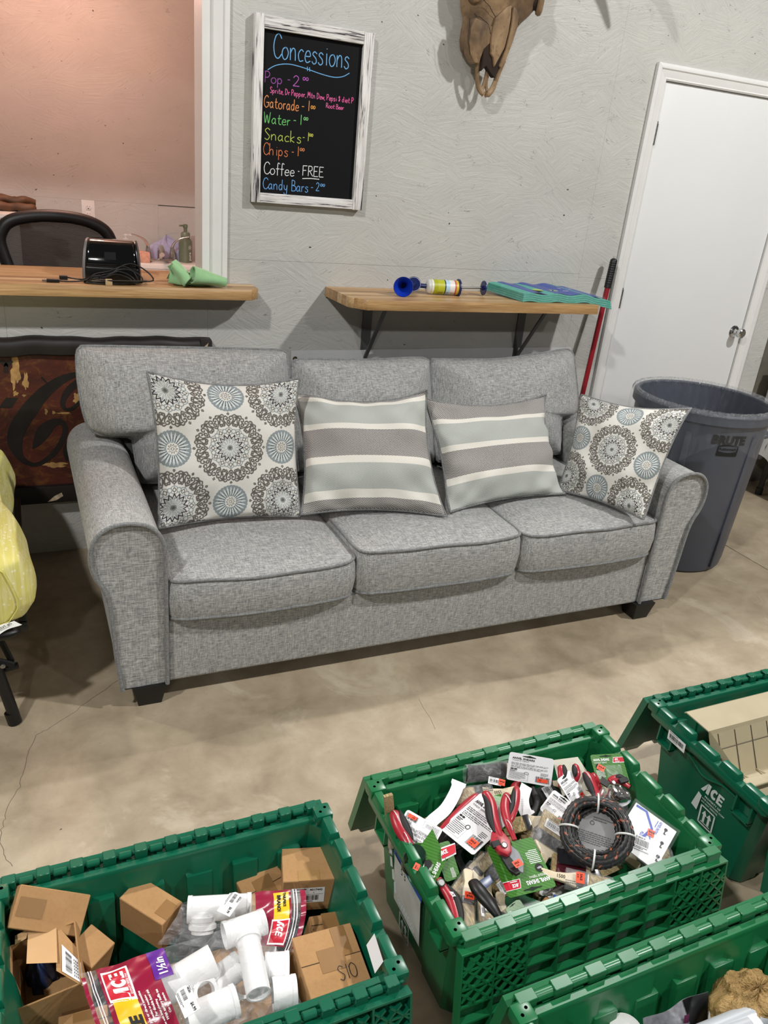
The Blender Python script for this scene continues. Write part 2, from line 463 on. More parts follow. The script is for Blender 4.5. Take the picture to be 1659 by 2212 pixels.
obj('wall_right', MB().box(3.83, 6.5, WY+.02, WY+.14, 0, 3.25), M('dark_olive_wall', '#5e5a50', .7, var=.1), kind='structure')  # wall past the doorway, in one flat darker tone
# kitchen behind the hatch
KY = 5.15
rear = obj('wall_rear', MB().box(-2.4, 1.5, KY+.012, KY+.1, 0, 2.5), OSB, kind='structure')
for x0, x1, z0, z1 in ((-2.4, -.3, 0, 1.238), (-.2993, .822, 0, 1.238), (.8226, 1.5, 0, 1.232), (-2.4, -.62, 1.2386, 2.5), (-.6194, 1.5, 1.2386, 2.5)):
    obj('board', MB().box(x0, x1, KY, KY+.012, z0, z1), OSB, parent=rear)
obj('wall_kitchen_right', MB().box(1.5, 1.6, WY+.12, KY+.1, 0, 2.5), OSB, kind='structure')
obj('wall_kitchen_left', MB().box(-2.5, -2.4, WY, KY+.1, 0, 2.5), OSB, kind='structure')
obj('ceiling', MB().box(-2.4, 1.5, WY+.12, KY+.1, 2.5, 2.55), M('ceiling_paint', '#c9c6c0', .8), kind='structure')

# mouldings
PROF = [(0, 0), (0, .017), (.12, .020), (.30, .019), (.38, .014), (.60, .012), (.82, .009), (.90, .012), (1, .007), (1, 0)]
def moulding(name, outer, inner, mat, parent=None):
    """outer and inner edges as ((x,z),(x,z)); profile runs from the outer edge to the inner one"""
    mb = MB(); vs = []
    for e in (0, 1):
        o, i = outer[e], inner[e]
        for w, h in PROF: vs.append((o[0]+(i[0]-o[0])*w, WY-h, o[1]+(i[1]-o[1])*w))
    k = len(PROF)
    fs = [(j, (j+1) % k, k+(j+1) % k, k+j) for j in range(k)]+[tuple(range(k)), tuple(range(2*k-1, k-1, -1))]
    mb.add(vs, fs)
    return obj(name, mb, mat, smooth=30, kind='structure')
moulding('trim_1', ((2.662, 0), (2.662, 2.106)), ((2.728, 0), (2.728, 2.042)), WHITE)
moulding('trim_2', ((2.6626, 2.106), (3.685, 2.106)), ((2.7286, 2.042), (3.619, 2.042)), WHITE)
moulding('trim_3', ((3.685, 2.1055), (3.685, 0)), ((3.619, 2.0415), (3.619, 0)), WHITE)
moulding('trim_4', ((.762, 1.103), (.762, 2.5)), ((.699, 1.103), (.699, 2.5)), WHITE)
obj('trim_5', MB().box(.668, .699, WY-.003, WY+.13, 1.104, 2.45), WHITE, kind='structure')
obj('trim_6', MB().box(2.70, 2.7285, WY, WY+.12, 0, 2.07).box(3.6185, 3.64, WY, WY+.12, 0, 2.07).box(2.7285, 3.6185, WY, WY+.12, 2.046, 2.08), WHITE, kind='structure')
door = obj('door_1', MB().box(2.732, 3.615, WY+.004, WY+.044, .012, 2.039), SLAB, kind='structure', bevel=.002)
for hz in (1.825, 1.087, .25):
    h = MB().box(2.7225, 2.7335, WY-.001, WY+.003, hz-.045, hz+.045)
    h.box(2.7335, 2.741, WY+.001, WY+.0035, hz-.045, hz+.045)
    for k in range(5):
        h.cyl((2.730, WY-.005, hz-.045+k*.018), (2.730, WY-.005, hz-.0285+k*.018), .0065, n=10)
    h.cyl((2.730, WY-.005, hz+.045), (2.730, WY-.005, hz+.053), .004, n=8)
    obj('hinge', h, STEEL, parent=door, smooth=40)
K = at_y(1586, 716, WY)
Tk = Matrix.Translation((K.x, WY+.004, K.z)) @ Matrix.Rotation(PI/2, 4, 'X')
kb = MB().lathe([(.033, 0), (.033, .003), (.029, .008), (.016, .010), (.0135, .014), (.0125, .028), (.017, .034), (.0245, .042), (.0265, .052), (.024, .062), (.019, .066), (.0185, .0635), (.008, .0635), (.007, .066), (.0, .066)], 32, T=Tk, cap1=False)
obj('door_knob', kb, CHROME, parent=door, smooth=35, label='chrome round door knob')

# serving counter and wall shelf, glued up from staves
def stave_board(root, outline, z0, z1, w, ends=None):
    """clip the outline into strips along x, one part each"""
    ys = [p[1] for p in outline]; y = min(ys)
    rg = random.Random(5)
    def clip(poly, a, b):
        def half(poly, f):
            out = []
            for i in range(len(poly)):
                p, q = poly[i], poly[(i+1) % len(poly)]; fp, fq = f(p), f(q)
                if fp >= 0: out.append(p)
                if (fp >= 0) != (fq >= 0):
                    u = fp/(fp-fq); out.append((p[0]+(q[0]-p[0])*u, p[1]+(q[1]-p[1])*u))
            return out
        return half(half(poly, lambda p: p[1]-a), lambda p: b-p[1])
    i = 0
    while y < max(ys)-.002:
        y2 = min(y+w, max(ys)); poly = clip(outline, y, y2)
        if len(poly) >= 3:
            o = obj('stave', MB().prism(poly, z0, z1), BUTCHER, parent=root, bevel=.0007, seg=1)
        y = y2+.0002; i += 1
ctr = thing('serving_counter', 'butcher-block serving counter through the wall opening, right end clipped', 'counter', (0, 3.2, 1.062))
stave_board(ctr, [(-2.0, 3.04), (.829, 3.04), (.865, 3.078), (.865, 3.1735), (.667, 3.1735), (.667, 3.46), (-2.0, 3.46)], 1.062, 1.1025, .042)
shf = thing('wall_shelf', 'butcher-block wall shelf with clipped corner above the sofa', 'shelf', (1.77, 3.17, 1.063))
stave_board(shf, [(1.179, 3.1745), (1.189, 2.936), (1.247, 2.877), (2.366, 2.877), (2.366, 3.1745)], 1.063, 1.103, .042)
GREYM = M('grey_steel_bracket', '#6b6c6c', .45, metal=.6)
for bx in (1.378, 2.168):
    b = thing('shelf_bracket', 'left gray steel bracket under the wall shelf' if bx < 2 else 'right gray steel bracket under the wall shelf', 'bracket', (bx, 3.17, .64), group='brackets under the shelf')
    obj('upright', MB().box(bx-.021, bx+.021, 3.168, 3.1745, .62, 1.0625), GREYM, parent=b)
    obj('arm', MB().box(bx-.016, bx+.016, 2.985, 3.168, 1.056, 1.0625), GREYM, parent=b)
    T = Matrix.Translation((bx, 3.166, .80)) @ Matrix.Rotation(math.atan2(.18, .255), 4, 'X')
    obj('strut', MB().box(-.008, .008, -.004, .004, 0, .308, T=T), GREYM, parent=b)
# white banner hung on the wall, brass eyelets in its corners
ban = thing('vinyl_banner', 'plain white vinyl banner pinned to the wall behind the sofa', 'banner', (1.76, 3.17, .2))
def bf(u, v):
    return (1.04+1.44*u, 3.168-.004*math.sin(7*u)*v-.003*math.sin(31*u+2*v), .25+.587*v+.010*u)
obj('sheet', MB().grid(bf, 60, 10), M('white_vinyl', '#cfd0d2', .4, var=.02), parent=ban, smooth=60)
for px, py in ((637, 775), (1229, 763)):
    g = at_y(px, py, 3.164)
    obj('eyelet', MB().tube([(g.x+.008*math.cos(a*PI/6), 3.161, g.z+.008*math.sin(a*PI/6)) for a in range(12)], .003, 6, closed=True), M('brass', '#6d5f3c', .35, metal=1.0, var=0), parent=ban, smooth=60)
# ------------------------------------------------------------------ chalkboard
t = NT('whitewashed_wood')
g = t.noise(t.mapped((150, 40, 7)), 1, 4, .6, .3)
g2 = t.noise(t.mapped((30, 30, 4), loc=(3, 1, 2)), 1, 3, .5, 1.2)
gr = t.ramp(t.math('ADD', t.math('MULTIPLY', g, .6), t.math('MULTIPLY', g2, .4)), ((.41, lin('#35313a')), (.455, lin('#c5c1be')), (.56, lin('#e3e1df'))))
t.set(color=gr, rough=.7); t.bump(g, .4, .004)
WASHV = keep(t)
t = NT('whitewashed_wood_across')
g = t.noise(t.mapped((7, 40, 150)), 1, 4, .6, .3)
g2 = t.noise(t.mapped((4, 30, 30), loc=(3, 1, 2)), 1, 3, .5, 1.2)
gr = t.ramp(t.math('ADD', t.math('MULTIPLY', g, .6), t.math('MULTIPLY', g2, .4)), ((.41, lin('#35313a')), (.455, lin('#c5c1be')), (.56, lin('#e3e1df'))))
t.set(color=gr, rough=.7); t.bump(g, .4, .004)
WASHH = keep(t)
cb = thing('chalkboard', 'black menu chalkboard with chalk price list in a distressed white frame', 'chalkboard', (1.075, 3.17, 1.41))
obj('frame_stile', MB().box(.848, .881, 3.143, 3.1745, 1.412, 2.031), WASHV, parent=cb, bevel=.002)
obj('frame_stile', MB().box(1.262, 1.302, 3.143, 3.1745, 1.410, 2.027), WASHV, parent=cb, bevel=.002)
obj('frame_rail', MB().box(.8815, 1.2615, 3.144, 3.1745, 1.987, 2.028), WASHH, parent=cb, bevel=.002)
obj('frame_rail', MB().box(.8815, 1.2615, 3.144, 3.1745, 1.412, 1.447), WASHH, parent=cb, bevel=.002)
obj('slate', MB().box(.879, 1.264, 3.160, 3.170, 1.445, 1.989), M('chalkboard_black', '#0b0b0f', .75, var=.12, vscale=4, spec=.2), parent=cb)
CK = 400/1659
TB = Matrix(((1, 0, 0, 0), (0, 0, -1, 3.1592), (0, 1, 0, 0), (0, 0, 0, 1)))     # local x,y -> world x,z
def bp(cx, cy):
    p = at_y(500+cx*CK, cy*CK, 3.1592); return p.x, p.z
CHALK = {}
def chalk(body, x0, y0, x1, y1, hpx, color, w=.0026, seed=3, part=True):
    a = bp(x0, y0); b = bp(x1, y1); h = hpx*CK*.00176
    dry = handwrite(MB(), body, 0, 0, h, w, seed=seed)
    mb = MB(); handwrite(mb, body, a[0], a[1], h, w, sx=.62*(b[0]-a[0])/dry, T=TB, slope=(b[1]-a[1])/(b[0]-a[0]+1e-6)*.0, seed=seed)
    CHALK[(color, body, y0)] = mb
def chalk_line(pts, color, w=.0028):
    q = catmull([(*bp(*p), 0) for p in pts], 6)
    CHALK[(color, '', pts[0])] = MB().ribbon([(p.x, p.y) for p in q], w, .0002 if len(pts) < 4 else 0, T=TB)
chalk('Concessions', 372, 515, 1060, 600, 180, '#6aa6d6', .0034)
chalk_line([(325, 625), (400, 585), (510, 574), (640, 605), (800, 662), (920, 692), (1000, 685), (1057, 655)], '#6aa6d6')
chalk_line([(679, 598), (680, 617), (680, 636)], '#6aa6d6'); chalk_line([(700, 603), (700, 620), (701, 641)], '#6aa6d6')
chalk('Pop', 292, 735, 462, 745, 85, '#93509f'); chalk('-', 495, 730, 530, 735, 40, '#93509f'); chalk('2', 545, 770, 615, 775, 82, '#b25bb8'); chalk('oo', 637, 716, 692, 720, 44, '#b25bb8')
chalk('Sprite, Dr Pepper, Mtn Dew, Pepsi & diet P', 343, 830, 1092, 935, 46, '#e0629f', .0021)
chalk('Root Beer', 845, 965, 1008, 972, 38, '#e0629f', .0020)
chalk('Gatorade', 290, 958, 606, 990, 92, '#e39359'); chalk('- 1', 622, 985, 700, 1015, 80, '#e39359'); chalk('oo', 710, 972, 752, 975, 46, '#e0a04f')
chalk('Water', 290, 1100, 530, 1110, 88, '#6cc46a'); chalk('- 1', 548, 1110, 630, 1130, 80, '#79c878'); chalk('oo', 645, 1074, 688, 1077, 44, '#79c878')
chalk('Snacks', 290, 1248, 628, 1258, 92, '#b3c456'); chalk('- 1', 632, 1258, 694, 1268, 70, '#b3c456'); chalk('oo', 695, 1220, 732, 1222, 40, '#c2c456')
chalk('Chips', 283, 1382, 510, 1392, 95, '#cf7448'); chalk('- 1', 532, 1392, 604, 1408, 78, '#d98149'); chalk('oo', 612, 1350, 655, 1353, 42, '#d98149')
chalk('Coffee', 288, 1556, 565, 1564, 98, '#dfe2e3'); chalk('-', 590, 1550, 610, 1552, 40, '#dfe2e3'); chalk('FREE', 632, 1572, 830, 1582, 84, '#dfe2e3')
chalk_line([(635, 1600), (710, 1599), (786, 1607)], '#dfe2e3')
chalk('Candy Bars', 280, 1690, 690, 1705, 92, '#669ed8'); chalk('- 2', 705, 1706, 790, 1718, 72, '#669ed8'); chalk('oo', 795, 1668, 838, 1672, 40, '#669ed8')
for (c, b_, y_), mb in CHALK.items():
    obj('chalk_writing' if b_ else 'chalk_line', mb, M('chalk_'+c[1:], c, .9, var=.15, vscale=200), parent=cb)

# ------------------------------------------------------------------ steer skull
t = NT('old_bone')
a = t.noise(t.mapped((9, 9, 5)), 1, 5, .6, .5); b = t.noise(t.mapped((45, 45, 45)), 1, 4, .6)
col = t.ramp(a, ((.3, lin('#443426')), (.45, lin('#715b43')), (.60, lin('#94795a')), (.75, lin('#b09a7b'))))
col = t.mix(t.ramp(b, ((.28, .6), (.45, 0.0))), col, lin('#5a432e'))
t.set(color=col, rough=.5); t.bump(t.math('ADD', a, t.math('MULTIPLY', b, .4)), .35, .006)
BONE = keep(t)
CAV = M('dark_bone_hollow', '#2a1d13', .9)
SK = lambda a, b, y=3.0: at_y(900+a*.2411, b*.2411, y)
sk = thing('steer_skull', 'weathered brown steer skull hanging nose down high on the wall', 'skull', (1.75, 3.17, 1.87))
secs = [(2.62, 1.80, .06, 3.06, .09), (2.56, 1.80, .12, 3.00, .16), (2.48, 1.795, .145, 2.97, .19), (2.38, 1.785, .150, 2.95, .21), (2.29, 1.775, .158, 2.945, .215), (2.215, 1.762, .150, 2.945, .21),
        (2.175, 1.756, .147, 2.95, .20), (2.15, 1.746, .132, 2.952, .19), (2.12, 1.732, .112, 2.955, .175), (2.08, 1.715, .099, 2.962, .16), (2.04, 1.705, .089, 2.968, .145), (2.01, 1.701, .078, 2.978, .13), (1.992, 1.702, .062, 2.992, .11), (1.985, 1.703, .02, 3.02, .06)]
def skf(u, v):
    s = v*(len(secs)-1); i = min(int(s), len(secs)-2); k = s-i
    z, cx, hw, yf, d = [secs[i][j]+(secs[i+1][j]-secs[i][j])*k for j in range(5)]
    an = 2*PI*u
    cs, sn = math.cos(an), math.sin(an)
    e = .75
    x = cx+hw*math.copysign(abs(cs)**e, cs)
    y = yf+d/2-(d/2)*math.copysign(abs(sn)**.9, sn)
    dent = 0
    if 2.10 < z < 2.30: dent = .010*math.sin((z-2.10)/.20*PI)*max(0, math.sin(an*2+1.1))
    return (x, y+dent+.004*math.sin(z*60+an*3), z)
cr_ = obj('cranium', MB().grid(skf, 40, 60, closed_u=True), BONE, parent=sk, smooth=70)
def plate(name, pts, y, th, mat, dy=0.0, par=sk):
    P = [SK(a, b, y) for a, b in pts]
    mb = MB(); z0 = min(p.z for p in P); z1 = max(p.z for p in P)
    fr = [(p.x, p.y+dy*(p.z-z0)/(z1-z0+1e-6), p.z) for p in P]; bk = [(p.x, p.y+th+dy*(p.z-z0)/(z1-z0+1e-6), p.z) for p in P]
    k = len(P)
    mb.add(fr+bk, [tuple(range(k)), tuple(range(2*k-1, k-1, -1))]+[(i, k+i, k+(i+1) % k, (i+1) % k) for i in range(k)])
    o = obj(name, mb, mat, parent=par, bevel=.004, seg=2)
    return o
plate('nasal_cavity', [(668, 372), (600, 440), (590, 560), (578, 640), (625, 590), (655, 640), (700, 700), (745, 615), (800, 470), (830, 300), (860, 100), (840, 50), (700, 200)], 2.957, .03, CAV, -.004)
plate('nasal_bone', [(850, 45), (810, 62), (712, 155), (680, 260), (669, 350), (668, 480), (690, 515), (697, 605), (740, 520), (790, 425), (825, 280), (845, 140)], 2.944, .014, BONE, -.004)
plate('nasal_bone', [(868, 55), (895, 90), (915, 150), (905, 240), (860, 380), (800, 545), (757, 612), (745, 590), (805, 430), (850, 230)], 2.944, .014, BONE, -.004)
plate('maxilla', [(690, 250), (668, 372), (600, 440), (575, 520), (560, 570), (520, 560), (480, 480), (470, 380), (480, 260), (520, 160), (600, 200)], 2.958, .05, BONE, -.01)
def prong(pts, r):
    P = catmull([SK(a, b, 2.985) for a, b in pts], 6); k = len(P)
    R = [r[min(int(i/(k-1)*(len(r)-1)), len(r)-2)]*(1-(i/(k-1)*(len(r)-1)) % 1)+r[min(int(i/(k-1)*(len(r)-1))+1, len(r)-1)]*((i/(k-1)*(len(r)-1)) % 1) for i in range(k)]
    return P, R
for pts, r in (([(575, 480), (550, 590), (543, 690), (555, 780), (585, 830), (597, 845)], (.012, .010, .008, .010, .011, .004)),
               ([(775, 540), (735, 640), (705, 730), (675, 800), (640, 842), (620, 846)], (.012, .011, .009, .011, .012, .004)),
               ([(650, 520), (640, 600), (618, 690), (600, 760), (585, 800)], (.010, .008, .006, .007, .007)),
               ([(660, 520), (650, 620), (632, 700), (622, 770), (632, 815)], (.010, .007, .005, .006, .007))):
    P, R = prong(pts, r)
    obj('premaxilla', MB().tube(P, R, 10), BONE, parent=sk, smooth=70)
su = MB()
for pts in ([(710, 155), (680, 100), (640, 40), (600, 0)], [(665, 300), (640, 220), (600, 180), (570, 155), (540, 150), (520, 120)], [(480, 160), (470, 260), (462, 350), (470, 450), (480, 490)], [(915, 150), (912, 220)]):
    P = catmull([SK(a, b, 2.95) for a, b in pts], 5)
    P = [p+Vector((random.uniform(-.0015, .0015), 0, random.uniform(-.0015, .0015))) for p in P]
    hit = []
    for p in P:        # rest the seam on the bone
        d = (p-CAM_POS); hit.append(p)
    su.tube(hit, .0012, 5)
obj('suture', su, CAV, parent=sk)
for sgn in (-1, 1):
    P = catmull([(1.80+sgn*.10, 3.02, 2.50), (1.78+sgn*.26, 2.97, 2.53), (1.74+sgn*.46, 2.90, 2.47), (1.70+sgn*.60, 2.86, 2.38), (1.685+sgn*.675, 2.85, 2.30)], 8)
    obj('horn', MB().tube(P, [.045*(1-i/len(P))**.7+.004 for i in range(len(P))], 14), M('grey_horn', '#6f6252', .4), parent=sk, smooth=60)
    obj('eye_rim', MB().tube([(1.757+sgn*.138+.014*math.cos(k*PI/8)*sgn, 2.985+.03*math.cos(k*PI/8)*1, 2.205+.042*math.sin(k*PI/8)) for k in range(16)], .012, 8, closed=True), BONE, parent=sk, smooth=60)
    obj('eye_socket', MB().lathe([(.0, 0), (.036, .004), (.036, .03)], 16, T=Matrix.Translation((1.757+sgn*.137, 2.988, 2.205)) @ Matrix.Rotation(sgn*PI*.33, 4, 'Z') @ Matrix.Rotation(-PI/2, 4, 'X'), cap1=False), CAV, parent=sk)

# hang it flat: pull every point along its line of sight towards the wall plane
for ch in sk.children:
    b = wm(sk).translation
    for v_ in ch.data.vertices:
        p = v_.co+b; y2 = min(3.03+(p.y-2.94)*.64+.05*max(0, min(1, (2.22-p.z)/.33)), 3.1735); k = y2/p.y
        v_.co = Vector((p.x*k, y2, 1.6+(p.z-1.6)*k))-b
# ------------------------------------------------------------------ rusty painted sign
t = NT('rusted_red_enamel')
a = t.noise(t.mapped((3, 3, 5)), 1, 6, .65, 1.0); b = t.noise(t.mapped((14, 14, 22), loc=(5, 0, 3)), 1, 6, .7, .6); c = t.noise(t.mapped((9, 9, 1.6), loc=(1, 2, 3)), 1, 4, .6)
col = t.ramp(a, ((.3, lin('#331812')), (.5, lin('#4d2116')), (.68, lin('#612a19'))))
col = t.mix(t.ramp(b, ((.52, 0.0), (.72, .8))), col, lin('#7a4d1e'))
col = t.mix(t.ramp(c, ((.64, 0.0), (.72, .7))), col, lin('#27130d'))
t.set(color=col, rough=.5); t.bump(b, .4, .006)
RUST = keep(t)
BLK_ENAMEL = M('worn_black_enamel', '#1b1614', .5, var=.5, vscale=9)
sg = thing('metal_sign', 'big rusted red metal sign with black script letters, leaning behind the sofa', 'sign', (0, 3.14, .25))
obj('panel', MB().box(-1.6, .66, 3.135, 3.16, .28, .86), RUST, parent=sg)
def wavy(u, v):
    return None
bt = MB()
def rim(u, v):
    x = -1.6+2.294*u
    prof = [(3.160, .896), (3.118, .893), (3.110, .880), (3.108, .862), (3.112, .836), (3.135, .828)]
    y, z = prof[int(round(v*5))]
    return (x, y+.003*math.sin(x*23), z+.003*math.sin(x*17)+.002*math.sin(x*41))
obj('top_rail', bt.grid(rim, 90, 6), BLK_ENAMEL, parent=sg, smooth=60)
br = MB().box(.648, .694, 3.108, 3.16, .245, .893).box(-1.6, .648, 3.115, 3.16, .243, .315)
obj('edge_rail', br, BLK_ENAMEL, parent=sg, bevel=.006)
SP = lambda a, b: at_y(a*.217, 720+b*.217, 3.134)
def sw(pts, y=3.1335):
    """brush stroke of varying width: (x, y, width) in the sign's own plane"""
    P = catmull([(*[SP(p[0], p[1])[i] for i in (0, 2)], p[2]*.217*.00178) for p in pts], 7)
    vs = []; k = len(P)
    for i in range(k):
        tt = P[min(i+1, k-1)]-P[max(i-1, 0)]; tt.z = 0; tt.normalize(); w = P[i].z/2
        vs += [(P[i].x-tt.y*w, y, P[i].y+tt.x*w), (P[i].x+tt.y*w, y, P[i].y-tt.x*w)]
    return vs, [(2*i, 2*i+1, 2*i+3, 2*i+2) for i in range(k-1)]
sc = MB()
sc.add(*sw([(900, 395, 20), (770, 405, 45), (600, 470, 85), (430, 600, 120), (280, 780, 150), (175, 950, 150), (150, 1090, 130), (200, 1230, 70), (300, 1300, 45), (400, 1295, 45), (520, 1210, 52), (620, 1070, 52), (650, 950, 52), (610, 885, 55), (530, 890, 80), (440, 970, 130), (380, 1070, 90), (325, 1150, 12)]))
sc.add(*sw([(800, 470, 70), (690, 560, 66), (628, 670, 48), (640, 745, 36), (710, 752, 36), (800, 680, 36)], 3.1332))
sc.add(*sw([(900, 1090, 60), (760, 1060, 70), (680, 1110, 70), (655, 1190, 50), (680, 1270, 40)], 3.1332))
for pts in ([(10, 270, 40), (60, 320, 40)], [(115, 270, 40), (60, 320, 40)], [(60, 310, 34), (60, 390, 34)]):
    sc.add(*sw([pts[0], ((pts[0][0]+pts[1][0])/2, (pts[0][1]+pts[1][1])/2, pts[0][2]), pts[1]], 3.1330))
q = [SP(*p) for p in ((-10, 740), (115, 740), (180, 640), (60, 640))]
sc.add([(p.x, 3.133, p.z) for p in q], [(0, 1, 2, 3)])
sc.add(*sw([(412, 435, 14), (440, 465, 14), (465, 492, 12)], 3.133))
obj('lettering', sc, BLK_ENAMEL, parent=sg)
def blotch(cx, cy, rx, ry, seed, y=3.1343, n=40):
    rg = random.Random(seed); pts = []
    ph = [rg.uniform(0, 6.28) for _ in range(5)]
    for i in range(n):
        a = 2*PI*i/n; r = 1+.18*math.sin(3*a+ph[0])+.14*math.sin(5*a+ph[1])+.12*math.sin(9*a+ph[2])+rg.uniform(-.1, .1)
        p = SP(cx+rx*r*math.cos(a), cy+ry*r*math.sin(a)); pts.append((p.x, y, p.z))
    return pts
bb = MB()
for q in ((150, 370, 45, 170, 1), (255, 480, 28, 75, 2), (155, 600, 26, 22, 3), (770, 650, 40, 50, 4), (545, 1310, 120, 26, 5), (640, 795, 60, 10, 6), (460, 780, 14, 28, 7), (535, 790, 16, 16, 8), (240, 620, 18, 12, 12)):
    pts = blotch(*q[:4], q[4]); obj('bare_patch', MB().add(pts, [tuple(range(len(pts)))]), M('flaked_cream_primer', '#a9834f', .7, var=.35, vscale=40), parent=sg)
bb = MB()
pts = [at_y(x, y, 3.106) for x, y in ((442, 748), (451, 740), (446, 757), (449, 772), (440, 765))]
bb.add(pts, [tuple(range(5))])
pts = [SP(*p) for p in ((470, 1660), (540, 1600), (610, 1565), (625, 1600), (560, 1640))]
bb.add([(p.x, 3.1135, p.z) for p in pts], [tuple(range(5))])
obj('chipped_edge', bb, M('chipped_cream', '#b9a58c', .8, var=.4, vscale=60), parent=sg)

# ------------------------------------------------------------------ red-handled broom by the door
pt = at_y(1327, 558, 3.12); pk = at_y(1312, 622, 3.105)
dr = (pk-pt).normalized()
pb = pt + dr*((0.10-pt.z)/dr.z)
bro = thing('broom', 'red pole with black ribbed grip leaning against the door casing', 'broom', (pb.x, pb.y, 0))
obj('pole', MB().cyl(pb, pk, .0125, n=16), M('red_lacquer', '#8e1f28', .22, var=.05), parent=bro, smooth=40)
gp = []
for i in range(40):
    u = i/39; gp.append(pk.lerp(pt, u))
obj('grip', MB().tube(gp, [.0165+(.0012 if i % 3 == 0 and 3 < i < 34 else 0)-(.010*max(0, (i-36)/3)**2) for i in range(40)], 16), BLACK, parent=bro, smooth=60)
obj('head', MB().hexa([(pb.x-.12, pb.y-.04, .085), (pb.x+.12, pb.y-.04, .085), (pb.x+.12, pb.y+.03, .085), (pb.x-.12, pb.y+.03, .085)], [(pb.x-.05, pb.y-.02, .125), (pb.x+.05, pb.y-.02, .125), (pb.x+.05, pb.y+.02, .125), (pb.x-.05, pb.y+.02, .125)]), BLACK, parent=bro)
obj('bristles', MB().hexa([(pb.x-.15, pb.y-.05, .002), (pb.x+.15, pb.y-.05, .002), (pb.x+.15, pb.y+.04, .002), (pb.x-.15, pb.y+.04, .002)], [(pb.x-.12, pb.y-.04, .085), (pb.x+.12, pb.y-.04, .085), (pb.x+.12, pb.y+.03, .085), (pb.x-.12, pb.y+.03, .085)]), M('grey_bristle', '#4b4b4b', .9), parent=bro)
# ------------------------------------------------------------------ kitchen seen through the hatch
PORC = M('white_porcelain', '#e6e3df', .15, var=0)
sk_ = thing('kitchen_sink', 'white kitchen sink against the rear wall beyond the serving counter', 'sink', (.85, 4.8, 0))
S = MB().box(.42, 1.45, 4.44, 5.14, .02, .895)
obj('cabinet', S, M('white_cabinet', '#d8d2ca', .5, var=.02), parent=sk_, bevel=.004)
d = MB(); zt = .932
d.box(.42, 1.45, 4.90, 5.145, .896, zt).box(.42, 1.45, 4.42, 4.50, .896, zt-.004).box(.42, .50, 4.50, 4.90, .896, zt).box(1.37, 1.45, 4.50, 4.90, .896, zt)
obj('rim', d, PORC, parent=sk_, bevel=.012, seg=3)
obj('bowl', MB().box(.502, 1.368, 4.502, 4.898, .8955, .90), PORC, parent=sk_)
fa = thing('faucet', 'chrome two-handle faucet with curved levers on the sink', 'faucet', (.79, 5.0, zt))
f0 = at_y(347, 568, 4.99)
fx = f0.x
obj('base', MB().box(fx-.085, fx+.085, 4.975, 5.03, zt, zt+.018), CHROME, parent=fa, bevel=.007, seg=3)
obj('spout', MB().tube(catmull([(fx, 5.0, zt+.015), (fx, 4.985, zt+.075), (fx-.004, 4.92, zt+.085), (fx-.012, 4.85, zt+.058)], 7), [.018-.004*i/21 for i in range(22)], 12), CHROME, parent=fa, smooth=60)
for s in (-1, 1):
    obj('handle_hub', MB().lathe([(.022, 0), (.019, .03), (.013, .055), (.011, .07)], 14, T=Matrix.Translation((fx+s*.07, 5.0, zt+.016))), CHROME, parent=fa, smooth=50)
    hd = catmull([(fx+s*.07, 5.0, zt+.085), (fx+s*.085, 4.99, zt+.115), (fx+s*.12, 4.98, zt+.138), (fx+s*.165, 4.97, zt+.152)], 6)
    obj('lever', MB().tube(hd, [.012-.007*i/len(hd) for i in range(len(hd))], 10, flat=.6), CHROME, parent=fa, smooth=60)
# lavender cloth behind the faucet
def cloth_lump(name, label, cat, cx, cy, z0, w, d, h, mat, seed=1, group=None):
    rg = random.Random(seed); ph = [rg.uniform(0, 6.28) for _ in range(8)]
    def f(u, v):
        a = 2*PI*u; r = 1-v**1.7
        rad = (.85+.15*math.cos(2*a+ph[0])+.10*math.sin(3*a+ph[1])+.06*math.sin(7*a+ph[2]+v*3))
        zz = h*(v**.55)*(1+.12*math.sin(5*a+ph[3]+v*6)+.10*math.cos(3*a+ph[4]))
        return (cx+w/2*rad*r*math.cos(a), cy+d/2*rad*r*math.sin(a), z0+max(0, zz))
    o = obj(name, MB().grid(f, 48, 16, closed_u=True), mat, smooth=70)
    tag(o, label, cat, group); return recenter(o)
LAV = M('lavender_terry', '#a3a4c4', .95, var=.08, vscale=60, sheen=.3)
lc = at_y(362, 566, 5.07)
cloth_lump('dish_cloth', 'crumpled lavender dish cloth behind the chrome faucet', 'cloth', lc.x, 5.075, zt, .27, .11, .125, LAV, 4)
sb = at_y(310, 553, 4.98)
o = obj('sponge_box', MB().box(sb.x-.045, sb.x+.03, 4.93, 5.03, zt, zt+.055), M('pink_cream_carton', '#d9a58e', .6, var=.2, vscale=40), bevel=.004)
tag(o, 'small pinkish carton on the sink left of the faucet', 'box'); recenter(o)
# soap bottles
sp = at_y(401, 566, 5.02)
SOAPG = M('sage_plastic', '#6f7a66', .35, var=.03)
bt = thing('soap_bottle', 'sage green foaming soap pump bottle with a white star print on the sink', 'bottle', (sp.x, 5.02, zt))
bw = .034
prof = [(bw*.92, 0), (bw, .006), (bw, .112), (bw*.94, .124), (bw*.70, .136), (bw*.55, .140)]
def sq(u, v):
    s = v*(len(prof)-1); i = min(int(s), len(prof)-2); k = s-i
    r = prof[i][0]+(prof[i+1][0]-prof[i][0])*k; z = prof[i][1]+(prof[i+1][1]-prof[i][1])*k
    a = 2*PI*u; e = .55
    c, n_ = math.cos(a), math.sin(a)
    return (r*math.copysign(abs(c)**e, c), r*math.copysign(abs(n_)**e, n_), z)
RZ = Matrix.Rotation(math.radians(35), 4, 'Z'); TBt = Matrix.Translation((sp.x, 5.02, zt)) @ RZ
obj('bottle_body', MB().grid(sq, 40, 26, T=TBt, closed_u=True), SOAPG, parent=bt, smooth=50)
